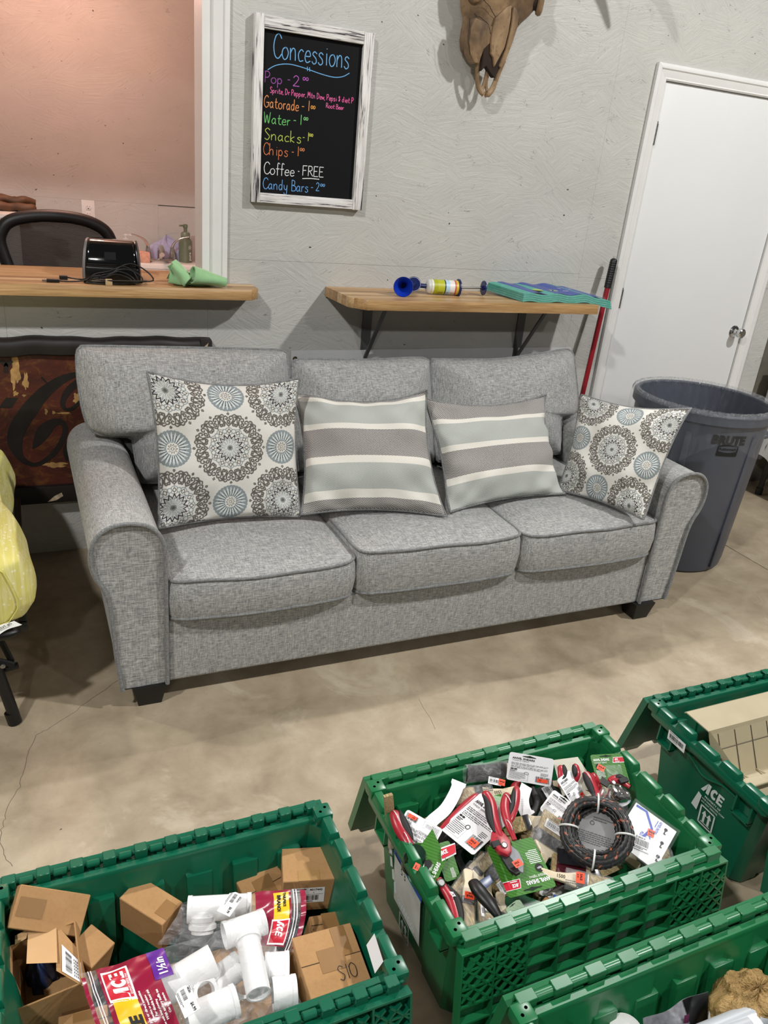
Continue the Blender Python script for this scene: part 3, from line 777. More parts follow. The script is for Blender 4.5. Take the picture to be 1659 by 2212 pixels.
obj('collar', MB().lathe([(.026, .138), (.027, .142), (.027, .165), (.022, .172), (.012, .174)], 20, T=TBt), SOAPG, parent=bt, smooth=40)
obj('pump_head', MB().lathe([(.0105, .172), (.0105, .195), (.014, .198), (.0135, .215), (.008, .218)], 16, T=TBt).box(-.045, .012, -.007, .007, .205, .214, T=TBt), SOAPG, parent=bt, smooth=40)
pr = MB(); Tp = TBt @ Matrix(((1, 0, 0, 0), (0, 0, 1, -.0346), (0, 1, 0, 0), (0, 0, 0, 1)))
for k in range(8):
    a = k*PI/4; pr.ribbon([(.003*math.cos(a), .088+.003*math.sin(a)), (.014*math.cos(a), .088+.014*math.sin(a))], .0022, 0, T=Tp)
text_into(pr, 'pure', .026, T=Tp @ tr(.009, .012, 0, PI/2), bold=.02)
obj('print', pr, PAPER, parent=bt)
cbx = at_y(272, 540, 4.98)
cbt = thing('clear_pump_bottle', 'clear plastic pump bottle behind the black printer', 'bottle', (cbx.x, 4.98, zt))
CLEAR = NT('clear_plastic'); CLEAR.set(color=(.95, .95, .95, 1), rough=.08, alpha=.28, spec=.8); CLEAR = keep(CLEAR)
Tc = Matrix.Translation((cbx.x, 4.98, zt))
obj('bottle_body', MB().lathe([(.03, 0), (.032, .01), (.032, .075), (.02, .10), (.012, .108)], 20, T=Tc), CLEAR, parent=cbt, smooth=50)
obj('pump_head', MB().lathe([(.015, .108), (.015, .122), (.005, .124), (.005, .138), (.009, .140), (.009, .15)], 14, T=Tc).box(-.012, .045, -.006, .006, .141, .149, T=Tc), CLEAR, parent=cbt, smooth=40)
# white appliance with a brown leather bag on it
wb = thing('white_cabinet', 'white box cabinet with a barcode label at the left of the kitchen', 'cabinet', (-.3, 4.9, 0))
zb = at_y(20, 456, 4.75).z
obj('body', MB().box(-.75, .052, 4.60, 5.12, 0, zb), M('white_appliance', '#dcd8d2', .4, var=.01), parent=wb, bevel=.01)
lb = MB().rect(-.16, 0, .03, .05, 0)
Tl = Matrix(((1, 0, 0, 0), (0, 0, -1, 4.5992), (0, 1, 0, zb-.062), (0, 0, 0, 1)))
L2 = MB().rect(-.16, 0, .03, .05, 0, T=Tl); obj('label', L2, PAPER, parent=wb)
L3 = MB(); Tl2 = Matrix.Translation((0, -.0006, 0)) @ Tl; barcode(L3, -.05, .006, .07, .036, 0, T=Tl2); obj('barcode', L3, INK, parent=wb)
LEATHER = M('tan_leather', '#5c3f28', .6, var=.3, vscale=18)
bag = thing('leather_gloves', 'folded tan leather work gloves lying on the white box', 'gloves', (.05, 4.78, zb))
for k, (x0, x1, zz, yy, r) in enumerate(((-.16, .135, .022, 4.74, .022), (-.18, .10, .024, 4.82, .024), (-.15, .14, .058, 4.77, .021), (-.2, .05, .06, 4.83, .018))):
    P = [(x0+(x1-x0)*i/18, yy+.008*math.sin(i*.7+k), zb+zz+.004*math.sin(i*1.1+k*2)-(.008*i/18 if k > 1 else 0)) for i in range(19)]
    obj('glove_finger', MB().tube(P, [r*(1+.12*math.sin(i*.9+k))*(1 if 0 < i < 18 else .75) for i in range(19)], 12, flat=1.0), LEATHER, parent=bag, smooth=70)
# outlet
oc = at_y(191, 455, KY)
ot = thing('wall_outlet', 'white duplex power outlet on the pink-lit rear wall', 'outlet', (oc.x, KY, oc.z-.06))
To = Matrix(((1, 0, 0, oc.x), (0, 0, -1, KY-.0002), (0, 1, 0, oc.z), (0, 0, 0, 1)))
obj('cover_plate', MB().box(-.036, .036, -.0575, .0575, 0, .005, T=To), WHITE, parent=ot, bevel=.003)
for s in (-1, 1):
    r_ = obj('receptacle', MB().lathe([(.0165, .005), (.0165, .0075), (.015, .008)], 20, T=To @ Matrix.Translation((0, s*.0195, 0))), WHITE, parent=ot, smooth=40)
    sl = MB()
    for q in ((-.0075, .003, .0018, .008), (.0055, .003, .0018, .0065)): sl.rect(q[0], s*.0195+q[1]-.003, q[0]+q[2], s*.0195+q[1]+q[3]-.003, .0083, T=To)
    sl.lathe([(.003, .0083)], 10, T=To @ Matrix.Translation((0, s*.0195-.0075, 0)))
    obj('slots', sl, INK, parent=r_)
# ------------------------------------------------------------------ mesh office chair behind the counter
cy_ = 3.72
och = thing('office_chair', 'black mesh-back office chair tucked behind the serving counter', 'chair', (.17, 3.9, 0))
out = [(-8, 520), (-2, 492), (14, 474), (45, 464), (95, 459), (150, 463), (195, 474), (228, 492), (244, 515), (247, 545), (240, 590), (228, 640), (215, 680), (120, 690), (60, 680), (40, 650), (26, 615), (8, 570)]
P = catmull([at_y(a, b, cy_) for a, b in out], 6, closed=True)
cen = sum(P, Vector())/len(P)
obj('back_frame', MB().tube([p+(cen-p).normalized()*.012 for p in P], .031, 10, closed=True, flat=.8), M('black_frame_plastic', '#0d0c0d', .5, var=.1), parent=och, smooth=70)
t = NT('black_mesh_cloth')
w = t.n('ShaderNodeTexWave', wave_type='BANDS', bands_direction='Z', ins={'Vector': t.co(), 'Scale': 62.0})
t.set(color=lin('#0e0d0e'), rough=.6, alpha=t.ramp(w.outputs['Fac'], ((.35, .97), (.65, .80))))
MESHC = keep(t)
mv = [cen]+P; k = len(P)
obj('mesh_back', MB().add([tuple(p+Vector((0, .01, 0))) for p in mv], [(0, 1+i, 1+(i+1) % k) for i in range(k)]), MESHC, parent=och)
obj('seat', MB().box(-.06, .42, cy_+.02, cy_+.48, .46, .53), M('black_seat_cloth', '#121213', .9), parent=och, bevel=.03, seg=4)
obj('gas_post', MB().cyl((.18, cy_+.25, .09), (.18, cy_+.25, .46), .03), BLACK, parent=och, smooth=40)
for k in range(5):
    a = k*2*PI/5+.3
    obj('base_leg', MB().tube([(.18, cy_+.25, .11), (.18+.3*math.cos(a), cy_+.25+.3*math.sin(a), .07)], [.025, .015], 8), BLACK, parent=och, smooth=40)
    obj('caster', MB().cyl((.18+.3*math.cos(a)-.02, cy_+.25+.3*math.sin(a), .03), (.18+.3*math.cos(a)+.02, cy_+.25+.3*math.sin(a), .03), .03, n=14), BLACK, parent=och, smooth=40)
obj('back_post', MB().tube([(.16, cy_+.1, .44), (.16, cy_+.07, .7), (.15, cy_+.05, 1.0)], .02, 8), BLACK, parent=och, smooth=40)
# ------------------------------------------------------------------ black label printer with its cable
CT = 1.1025
GLOSS = M('glossy_black', '#08080a', .07, var=0, coat=.6)
pz = thing('label_printer', 'glossy black desktop label printer with gray side panel on the counter', 'printer', (.345, 3.23, CT), rot=(0, 0, math.radians(-9)))
wv, dv, hv = .195, .17, .152
prof = [(-.5*dv, .004), (-.52*dv, .03), (-.50*dv, .068), (-.44*dv, .115), (-.33*dv, .142), (-.2*dv, hv), (.25*dv, hv-.004), (.44*dv, .13), (.5*dv, .08), (.5*dv, .004)]
Tpz = wm(pz) @ Matrix(((0, 0, 1, 0), (1, 0, 0, 0), (0, 1, 0, 0), (0, 0, 0, 1)))
lowp = [(-.5*dv, .004), (-.52*dv, .03), (-.512*dv, .054), (.5*dv, .054), (.5*dv, .004)]
upp = [(-.51*dv, .057), (-.50*dv, .068), (-.44*dv, .115), (-.33*dv, .142), (-.2*dv, hv), (.25*dv, hv-.004), (.44*dv, .13), (.5*dv, .08), (.5*dv, .057)]
obj('lower_housing', MB().prism(lowp, -wv/2+.004, wv/2-.002, T=Tpz), M('satin_black', '#0c0c0e', .3, var=0), parent=pz, bevel=.006, seg=3)
obj('upper_cover', MB().prism(upp, -wv/2+.006, wv/2-.008, T=Tpz), GLOSS, parent=pz, bevel=.012, seg=4, smooth=50)
obj('seam_band', MB().prism([(-.505*dv, .052), (-.505*dv, .059), (.49*dv, .059), (.49*dv, .052)], -wv/2+.008, wv/2-.01, T=Tpz), BLACK, parent=pz)
obj('side_panel', MB().prism([(p[0]*.98, p[1]) for p in prof], -wv/2-.006, -wv/2+.005, T=Tpz), M('gray_side_plastic', '#6f6a68', .45, var=.03), parent=pz, bevel=.004, seg=2)
obj('side_panel', MB().prism([(p[0]*.97, p[1]) for p in prof], wv/2-.006, wv/2+.003, T=Tpz), M('satin_black', '#0c0c0e', .3, var=0), parent=pz, bevel=.004, seg=2)
obj('label_window', MB().box(-.02, .022, -.0865, -.075, .083, .112, T=wm(pz) @ Matrix.Translation((-.005, 0, 0))), M('smoked_window', '#26272a', .1, var=0), parent=pz)
for ch in pz.children:
    for v_ in ch.data.vertices: v_.co.x *= 1-.13*max(0, v_.co.z/hv)**2.2; v_.co.z *= .92
for fx_ in (-.07, .07):
    obj('foot', MB().cyl((fx_, -.055, 0), (fx_, -.055, .006), .01, n=12, T=wm(pz)).cyl((fx_, .06, 0), (fx_, .06, .006), .01, n=12, T=wm(pz)), BLACK, parent=pz)
cbl = thing('usb_cable', 'coiled black cable with a twist tie in front of the printer', 'cable', (.33, 3.09, CT))
def cp(a, b, z=.004): p = at_z(a, b, CT+z); return (p.x, p.y, CT+z)
CABLE = M('black_cable', '#0c0c0c', .45, var=0)
pts = []
rg = random.Random(9)
for k in range(5):
    for j in range(10):
        a = 2*PI*j/10
        pts.append((.318+(.085+.006*k*(-1)**k)*math.cos(a)+.004*rg.uniform(-1, 1)+.010*k, 3.085+(.024+.003*k)*math.sin(a)+.003*rg.uniform(-1, 1), CT+.0035+.0035*k+(.030+.006*k)*max(0, math.sin(a))*(1 if math.cos(a) > -.2 else .45)))
obj('cord', MB().tube(catmull(pts, 4), .0027, 7), CABLE, parent=cbl, smooth=70)
obj('cord', MB().tube(catmull([(.24, 3.085, CT+.012), (.21, 3.09, CT+.006), (.17, 3.085, CT+.005), (.145, 3.085, CT+.006)], 6), .0027, 7), CABLE, parent=cbl, smooth=70)
obj('cord', MB().tube(catmull([(.25, 3.10, CT+.012), (.22, 3.13, CT+.006), (.19, 3.14, CT+.008), (.175, 3.15, CT+.010)], 6), .0027, 7), CABLE, parent=cbl, smooth=70)
obj('plug', MB().box(.105, .147, 3.078, 3.092, CT+.001, CT+.012), BLACK, parent=cbl, bevel=.002)
obj('plug_tip', MB().box(.090, .105, 3.081, 3.089, CT+.003, CT+.009), STEEL, parent=cbl)
obj('plug', MB().box(.150, .178, 3.143, 3.158, CT+.001, CT+.015), BLACK, parent=cbl, bevel=.002)
obj('twist_tie', MB().box(.298, .322, 3.050, 3.062, CT, CT+.022), M('tan_tie', '#b39a74', .7, var=.1), parent=cbl, bevel=.003)
# ------------------------------------------------------------------ green cleaning cloth, loosely bunched
GREENC = M('mint_microfiber', '#93c08c', .95, var=.08, vscale=40, sheen=.4)
gc = thing('cleaning_cloth', 'mint green microfiber cloth bunched at the end of the counter', 'cloth', (.62, 3.15, CT))
def sheetf(P, n=16, m=16, th=.003):
    """smooth surface through a 4x4 net of points"""
    def bez(a, b, c, d, t): return a*(1-t)**3+3*b*t*(1-t)**2+3*c*t*t*(1-t)+d*t**3
    G = [[Vector(p) for p in row] for row in P]
    def f(u, v):
        rows = [bez(*r, u) for r in G]; p = bez(*rows, v)
        return (p.x, p.y, p.z+.0015*math.sin(u*19+v*7))
    return MB().grid(f, n, m)
def sheet(name, P, mat, parent, th=.004):
    o = obj(name, sheetf(P, 22, 22), mat, parent=parent, smooth=80)
    md = o.modifiers.new('thick', 'SOLIDIFY'); md.thickness = th; md.offset = 0
    return o
Z = CT+.004
sheet('fold', [[(.525, 3.10, Z+.002), (.58, 3.07, Z), (.66, 3.07, Z), (.725, 3.10, Z+.002)], [(.53, 3.08, Z+.05), (.58, 3.05, Z+.03), (.66, 3.04, Z+.03), (.735, 3.08, Z+.02)],
               [(.55, 3.16, Z+.055), (.60, 3.16, Z+.04), (.66, 3.15, Z+.035), (.73, 3.14, Z+.02)], [(.54, 3.22, Z), (.60, 3.23, Z), (.66, 3.20, Z), (.69, 3.16, Z)]], GREENC, gc)
def roll(P0, P1, r0, r1, a0, turns, up, seed, nu=18, nv=44, squash=.85):
    P0, P1 = Vector(P0), Vector(P1); d = (P1-P0).normalized(); e1 = (Vector(up)-d*Vector(up).dot(d)).normalized(); e2 = d.cross(e1)
    def f(u, v):
        a = a0+turns*2*PI*v; r = (r0[0]+(r0[1]-r0[0])*v)*(1-u)+(r1[0]+(r1[1]-r1[0])*v)*u
        r *= 1+.05*math.sin(3*a+u*5+seed)
        q = P0+(P1-P0)*u+e1*(r*math.cos(a)*squash)+e2*(r*math.sin(a))
        q.z = max(q.z, CT+.003+.002*v); return q
    o = obj('rolled_fold', MB().grid(f, nu, nv), GREENC, parent=gc, smooth=80)
    md = o.modifiers.new('thick', 'SOLIDIFY'); md.thickness = .0045; md.offset = 0
roll((.605, 3.05, Z+.048), (.735, 3.07, Z+.020), (.020, .040), (.006, .022), 2.4, 1.15, (0, -.35, 1), 1)
roll((.548, 3.09, Z+.072), (.600, 3.055, Z+.022), (.010, .030), (.020, .050), .6, .62, (.5, -.2, 1), 2)
roll((.535, 3.11, Z+.070), (.575, 3.09, Z+.018), (.010, .032), (.024, .046), 1.9, .70, (-.6, -.2, 1), 4)
# ------------------------------------------------------------------ on the wall shelf
ST = 1.103
BLUE = M('blue_plastic', '#1233a8', .25, var=.03)
NAVY = M('navy_plastic', '#14245e', .3, var=.03)
ah = thing('air_horn', 'blue trumpet air horn with printed canister and pump rod on the shelf', 'horn', (1.62, 3.03, ST))
bell = Vector((1.435, 2.965, ST+.040)); can0 = Vector((1.585, 3.055, ST+.032)); can1 = Vector((1.725, 3.035, ST+.032))
def along(p, d):
    z = Vector(d).normalized(); x = Vector((0, 0, 1)).cross(z).normalized(); y = z.cross(x); return axes(p, x, y, z)
bd = Vector((-.42, -.88, .05)).normalized()
Tb = along(bell, -bd)
obj('trumpet_bell', MB().lathe([(.0, .075), (.009, .074), (.011, .05), (.017, .03), (.026, .012), (.036, .001), (.039, -.003), (.040, -.001), (.037, .004), (.028, .016), (.019, .033), (.014, .05), (.012, .08)], 36, T=Tb, cap0=False, cap1=True), BLUE, parent=ah, smooth=60)
mid = Vector((1.535, 3.075, ST+.036))
Tm = along(mid, bd)
obj('diaphragm', MB().lathe([(.028, -.008), (.031, -.004), (.031, .004), (.028, .008), (.010, .009), (.008, .02)], 32, T=Tm), NAVY, parent=ah, smooth=40)
obj('rim_ring', MB().tube([Tm @ Vector((.0285*math.cos(k*PI/16), .0285*math.sin(k*PI/16), .008)) for k in range(32)], .0012, 6, closed=True), M('pale_ring', '#b5bcd0', .3, var=0), parent=ah, smooth=60)
obj('elbow', MB().tube(catmull([bell-bd*.07, mid+bd*.012, mid+Vector((.015, .002, -.004)), can0+Vector((.002, 0, 0))], 6), .0095, 12), NAVY, parent=ah, smooth=60)
cd = (can1-can0); L = cd.length; Tn = along(can0, cd)
obj('canister', MB().lathe([(.013, 0), (.022, .002), (.028, .008), (.030, .016), (.030, L)], 32, T=Tn), M('white_can', '#d9d9d6', .3, var=0), parent=ah, smooth=40)
bands = MB(); cols = ['#b9bb2e', '#e3e3e0', '#a9ae22', '#b9bb2e', '#23302a', '#b5d3e6', '#e6e0dc', '#c35b4a', '#d3b53a']
cm = []; edges = [.018, .026, .045, .075, .080, .098, .120, .127, L-.001]
MAT9 = [M('band_'+c[1:], c, .35, var=0) for c in cols]
z = .016
for i, e in enumerate(edges):
    bands.lathe([(.0304, z), (.0304, e)], 32, mi=i, T=Tn, cap0=False, cap1=False); z = e
obj('printed_wrap', bands, MAT9, parent=ah, smooth=40)
pr = MB()
for zz0, n_ in ((.046, 9), (.082, 5), (.100, 7)):
    for q in range(n_):
        for k in range(5):
            a0 = -2.6+k*.22+random.random()*.05; z0 = zz0+q*.0028
            pr.add([(.0306*math.cos(a0+e*.15), .0306*math.sin(a0+e*.15), z0+g*.0012) for e, g in ((0, 0), (1, 0), (1, 1), (0, 1))], [(0, 1, 2, 3)], T=Tn)
obj('small_print', pr, INK, parent=ah)
obj('end_ring', MB().lathe([(.031, L-.003), (.037, L), (.037, L+.006), (.031, L+.008)], 32, T=Tn), NAVY, parent=ah, smooth=40)
pe = Vector((1.862, 3.05, ST+.033))
obj('pump_rod', MB().cyl(can1, pe, .0045, n=12), STEEL, parent=ah, smooth=40)
Td = along(pe, cd)
obj('pump_disc', MB().lathe([(.009, -.012), (.01, -.002), (.030, -.002), (.031, .001), (.030, .004), (.012, .005)], 32, T=Td), NAVY, parent=ah, smooth=40)
# pack of microfiber cloths
TEAL = M('teal_microfiber', '#56a595', .95, var=.12, vscale=70)
pk_ = thing('cloth_pack', 'bagged stack of teal microfiber cloths with a blue printed face on the shelf end', 'cloth pack', (2.2, 3.03, ST))
def droop(x): return -.028*max(0, (x-2.33)/.14)**1.4
def drape(zb, zt_, x0=1.985, x1=2.47, y0=2.915, y1=3.135, ins=0.0):
    mb = MB(); n = 30
    vs = []; fs = []
    for i in range(n+1):
        x = x0+ins+(x1-x0-2*ins)*i/n; w = .004*math.sin(i*.7)
        sk_x = lambda y: x-.06*(y-y0)/(y1-y0)+ (0.02 if False else 0)
        for (y, z) in ((y0+ins, zb), (y1-ins, zb), (y1-ins, zt_), (y0+ins, zt_)):
            up = .012*(y-y0)/(y1-y0)
            vs.append((sk_x(y), y, max(ST+.0008, z+w+up) + droop(x) if x > 2.33 else max(ST+.0008, z+w+up)))
    for i in range(n):
        a = i*4
        for j in range(4): fs.append((a+j, a+(j+1) % 4, a+4+(j+1) % 4, a+4+j))
    fs += [(3, 2, 1, 0), (n*4, n*4+1, n*4+2, n*4+3)]
    return mb.add(vs, fs)
for k in range(4):
    obj('folded_cloth', drape(ST+.001+k*.0085, ST+.001+k*.0085+.0072, ins=.002*k), TEAL, parent=pk_, smooth=50)
obj('printed_face', drape(ST+.0352, ST+.0358, x0=2.03, x1=2.42, y0=2.925, y1=3.13), M('blue_print', '#0f3a96', .3, var=.08), parent=pk_)
pf = MB()
for cx, cy2, rx, ry in ((2.10, 2.985, .026, .022), (2.165, 2.985, .018, .016), (2.185, 2.975, .016, .012)):
    pf.poly([(cx+rx*math.cos(a*PI/8), cy2+ry*math.sin(a*PI/8)) for a in range(16)], ST+.0425)
obj('lime_spots', pf, M('lime_print', '#b9cf3a', .35, var=0), parent=pk_)
pf = MB()
for q in ((2.24, 3.02, 2.252, 3.04), (2.262, 3.015, 2.268, 3.04), (2.29, 3.02, 2.31, 3.026), (2.22, 2.96, 2.25, 2.965)): pf.rect(*q, ST+.0445)
obj('white_print', pf, PAPER, parent=pk_)
bgm = MB()
def bagf(u, v):
    x = 1.905+.57*u; y = 2.885+.28*v
    inside = max(0, min(1, (x-1.96)/.04))*max(0, min(1, (2.47-x)/.03))*max(0, min(1, (y-2.9)/.03))
    return (x-.05*v, y, max(ST+.0012, ST+.002+.050*inside+.003*math.sin(x*60)*math.sin(y*70)+droop(x)*1.0+.004) if x < 2.36 else ST+.004+.048*inside+droop(x))
THIN = NT('thin_clear_film'); THIN.set(color=(.93, .94, .95, 1), rough=.12, alpha=.08, spec=.9); THIN = keep(THIN)
PACKF = NT('pack_film'); PACKF.set(color=(.9, .93, .95, 1), rough=.12, alpha=.035, spec=1.0); PACKF = keep(PACKF)
obj('bag', MB().grid(bagf, 44, 20), PACKF, parent=pk_, smooth=60)
# ------------------------------------------------------------------ sofa
def fabric(name, dark, mid, light, sc=1.0):
    t = NT(name)
    hx = t.noise(t.mapped((40*sc, 420*sc, 420*sc)), 1, 3, .7)
    vx = t.noise(t.mapped((420*sc, 44*sc, 44*sc), loc=(3, 3, 3)), 1, 3, .7)
    big = t.noise(t.mapped((9, 9, 9)), 1, 3)
    f = t.math('ADD', t.math('MULTIPLY', hx, .58), t.math('MULTIPLY', vx, .42))
    col = t.ramp(f, ((.36, lin(dark)), (.49, lin(mid)), (.62, lin(light))))
    col = t.mix(t.ramp(big, ((.35, .06), (.65, 0.0))), col, lin('#7d8798'))
    t.set(color=col, rough=.92, sheen=.15, spec=.2)
    t.bump(f, .35, .003)
    return keep(t)
SOFA = fabric('grey_tweed', '#696a6a', '#999997', '#c4c3bf')
PIPE = fabric('grey_piping', '#5a5b5b', '#7a7b7a', '#979795')  # piping toned darker than the sofa cloth, standing in for shading beside it
DARKLEG = M('black_stained_leg', '#0e0d0d', .5)
sofa = thing('sofa', 'gray tweed three-seat sofa with rolled arms and piped cushions', 'sofa', (1.25, 2.5, 0))
ARM = [(.192, .075), (.180, .20), (.174, .30), (.168, .38), (.156, .43), (.138, .465), (.127, .505), (.126, .545), (.136, .582), (.160, .610), (.195, .625), (.235, .627), (.272, .619), (.300, .600), (.318, .570), (.325, .530), (.326, .45), (.325, .25), (.324, .075)]
def arm(mirror):
    a = catmull([(p[0], p[1], 0) for p in ARM], 3)
    pr = [(p.x, p.y) for p in a]
    if mirror: pr = [(2.505-x, z) for x, z in pr]
    mb = MB(); ys = [2.058, 2.057, 2.054, 2.08, 2.3, 2.6, 2.96, 2.975]; ins = [.010, .004, 0, 0, 0, 0, 0, .01]
    cx = sum(p[0] for p in pr)/len(pr); cz = sum(p[1] for p in pr)/len(pr)
    k = len(pr); vs = []; fs = []
    for y, i_ in zip(ys, ins):
        for x, z in pr:
            dx, dz = cx-x, (cz-z); l = math.hypot(dx, dz)
            vs.append((x+dx/l*i_, y, z+dz/l*i_*(1 if z > .1 else 0)))
    for j in range(len(ys)-1):
        for i in range(k): fs.append((j*k+i, j*k+(i+1) % k, (j+1)*k+(i+1) % k, (j+1)*k+i))
    if mirror: fs = [tuple(reversed(f)) for f in fs]
    fs.append(tuple(range(k)) if mirror else tuple(reversed(range(k)))); fs.append(tuple(range((len(ys)-1)*k, len(ys)*k)))
    o = obj('arm', mb.add(vs, fs), SOFA, parent=sofa, smooth=50)
    obj('piping', MB().tube([(x, 2.050, z) for x, z in pr], .0068, 8), PIPE, parent=o, smooth=70)
    inner = pr[-1][0]; s = -1 if mirror else 1
    return o
arm(False); arm(True)
obj('base_panel', MB().box(.326, 2.179, 2.062, 2.95, .072, .298), SOFA, parent=sofa, bevel=.012, seg=3)
obj('back_frame', MB().box(.20, 2.30, 2.86, 3.00, .074, .79), SOFA, parent=sofa, bevel=.02, seg=3)
for lx, ly in ((.272, 2.095), (2.205, 2.085), (.272, 2.93), (2.225, 2.93)):
    a, b = .05, .035
    obj('leg', MB().hexa([(lx-b, ly-b, 0), (lx+b, ly-b, 0), (lx+b, ly+b, 0), (lx-b, ly+b, 0)], [(lx-a, ly-a, .0755), (lx+a, ly-a, .0755), (lx+a, ly+a, .0755), (lx-a, ly+a, .0755)]), DARKLEG, parent=sofa, bevel=.003)
def seat(x0, x1, y0, y1, z0, z1, crown, bulge, name='seat_cushion', seed=0, sag=0.0):
    cx, cy, hx, hy = (x0+x1)/2, (y0+y1)/2, (x1-x0)/2, (y1-y0)/2
    n = 26; rg = random.Random(seed); ph = [rg.uniform(0, 6.28) for _ in range(6)]
    def corner(u, v, e=16):      # squarish outline
        m = max(abs(u), abs(v))
        if m < 1e-6: return 0.0, 0.0
        s = (abs(u)**e+abs(v)**e)**(1/e)/m
        return u/s, v/s
    def wav(u, v): return .003*math.sin(u*3+ph[0])*math.cos(v*2.5+ph[1])+.002*math.sin(u*7+v*5+ph[2])
    mb = MB(); N = 2*n+1
    def topz(u, v): return z1+crown*(1-u*u)*(1-v*v)+wav(u, v)-.008*(max(abs(u), abs(v))**14) - sag*(u*.5+.5)*0
    def P(u, v, z, out=0.0):
        a, b = corner(u, v)
        m = max(abs(u), abs(v)); 
        ob = bulge*(1-u*u) if abs(v) >= abs(u) else bulge*.3*(1-v*v)
        return (cx+a*(hx+out)+ (0), cy+b*(hy+out)-(ob*m**6 if v < 0 and abs(v) >= abs(u) else 0), z)
    vs = []; 
    for j in range(N):
        for i in range(N):
            u, v = -1+2*i/(N-1), -1+2*j/(N-1); vs.append(P(u, v, topz(u, v)))
    fs = [(j*N+i, j*N+i+1, (j+1)*N+i+1, (j+1)*N+i) for j in range(N-1) for i in range(N-1)]
    mb.add(vs, fs)
    ring = [(-1+2*i/(N-1), -1) for i in range(N-1)]+[(1, -1+2*i/(N-1)) for i in range(N-1)]+[(1-2*i/(N-1), 1) for i in range(N-1)]+[(-1, 1-2*i/(N-1)) for i in range(N-1)]
    k = len(ring); vs = []; L = [(0, 0), (.15, .006), (.5, .010), (.85, .006), (1, 0)]
    for tt, o in L:
        for u, v in ring:
            zt = topz(u, v); zb = z0+.25*wav(u, v)
            vs.append(P(u, v, zt+(zb-zt)*tt, o))
    fs = [(a*k+i, (a+1)*k+i, (a+1)*k+(i+1) % k, a*k+(i+1) % k) for a in range(len(L)-1) for i in range(k)]
    fs.append(tuple(reversed([(len(L)-1)*k+i for i in range(k)])))
    mb.add(vs, fs)
    o = obj(name, mb, SOFA, parent=sofa, smooth=60, weld=True)
    for zz in (0, 1):
        pth = [Vector(P(u, v, (topz(u, v) if zz == 0 else z0+.25*wav(u, v)+.004), .002)) for u, v in ring]
        obj('piping', MB().tube(pth, .0052, 7, closed=True), PIPE, parent=o, smooth=70)
    return o
seat(.329, .927, 2.045, 2.80, .300, .437, .035, .022, seed=1)
seat(.931, 1.553, 2.040, 2.80, .301, .462, .030, .012, seed=2)
seat(1.557, 2.175, 2.045, 2.80, .300, .455, .028, .020, seed=3)
def puff(outline, T, ex, n=120, rings=12, name='back_cushion', mat=None, seed=0, lean=(0, .16), y0=2.66, z0=.46, piping=True, sag=1.0):
    """cushion swollen from an outline in (x, z); it leans back as it rises"""
    P = [Vector((a, b, 0)) for a, b in outline]; Pc = catmull([(p.x, p.y, 0) for p in P], 6, closed=True)
    # even spacing
    Ls = [0.0]
    for i in range(len(Pc)): Ls.append(Ls[-1]+(Pc[(i+1) % len(Pc)]-Pc[i]).length)
    R = []
    for q in range(n):
        d = Ls[-1]*q/n; i = max(j for j in range(len(Pc)) if Ls[j] <= d); u = (d-Ls[i])/(Ls[i+1]-Ls[i]+1e-9)
        R.append(Pc[i].lerp(Pc[(i+1) % len(Pc)], u))
    c = sum(R, Vector())/n; rg = random.Random(seed); ph = [rg.uniform(0, 6.28) for _ in range(6)]
    slope = lean[1]/.45
    def world(p, t):
        return (p.x, y0+slope*(p.y-z0)+t, p.y-t*slope*.5)
    mb = MB(); vs = [tuple(world(c, -T))]
    for k in range(1, rings+1):
        s = k/rings
        for r in R:
            p = c+(r-c)*s
            th = T*(1-s**3.2)**.75
            th *= 1+.10*math.sin(p.x*9+ph[0])*math.sin(p.y*8+ph[1])+.05*math.sin(p.x*23+p.y*17+ph[2])
            vs.append(world(p, -th))
    fs = [(0, 1+(i+1) % n, 1+i) for i in range(n)]
    for k in range(rings-1):
        for i in range(n): fs.append((1+k*n+i, 1+k*n+(i+1) % n, 1+(k+1)*n+(i+1) % n, 1+(k+1)*n+i))
    b = len(vs)
    for k in range(rings-1, 0, -1):
        s = k/rings
        for r in R: vs.append(world(c+(r-c)*s, T*.55*(1-s**3.2)**.75))
    vs.append(world(c, T*.55))
    prev = 1+(rings-1)*n
    for k in range(rings-1):
        st = b+k*n
        for i in range(n): fs.append((prev+i, prev+(i+1) % n, st+(i+1) % n, st+i))
        prev = st
    fs += [(prev+i, prev+(i+1) % n, len(vs)-1) for i in range(n)]
    o = obj(name, mb.add(vs, [tuple(reversed(f)) for f in fs]), mat or SOFA, parent=sofa, smooth=80)
    if piping: obj('piping', MB().tube([world(r, 0) for r in R], .0052, 7, closed=True), PIPE, parent=o, smooth=70)
    return o
puff([(.172, .90), (.185, .925), (.22, .93), (.50, .925), (.80, .918), (.90, .912), (.918, .89), (.922, .70), (.922, .50), (.90, .48), (.60, .475), (.37, .478), (.345, .50), (.335, .60), (.325, .632), (.25, .640), (.20, .66), (.178, .72), (.170, .82)], .105, 0, seed=4, y0=2.69)
puff([(.936, .86), (.95, .878), (1.0, .882), (1.25, .878), (1.45, .884), (1.51, .878), (1.524, .85), (1.528, .66), (1.524, .50), (1.50, .482), (1.23, .478), (.96, .482), (.938, .50), (.932, .66)], .105, 0, seed=6, y0=2.69)
puff([(1.534, .86), (1.548, .876), (1.60, .876), (1.85, .875), (2.05, .895), (2.20, .912), (2.235, .905), (2.250, .88), (2.262, .78), (2.268, .68), (2.245, .645), (2.185, .635), (2.172, .60), (2.165, .50), (2.14, .48), (1.85, .476), (1.57, .48), (1.54, .50), (1.530, .66)], .105, 0, seed=8, y0=2.69)

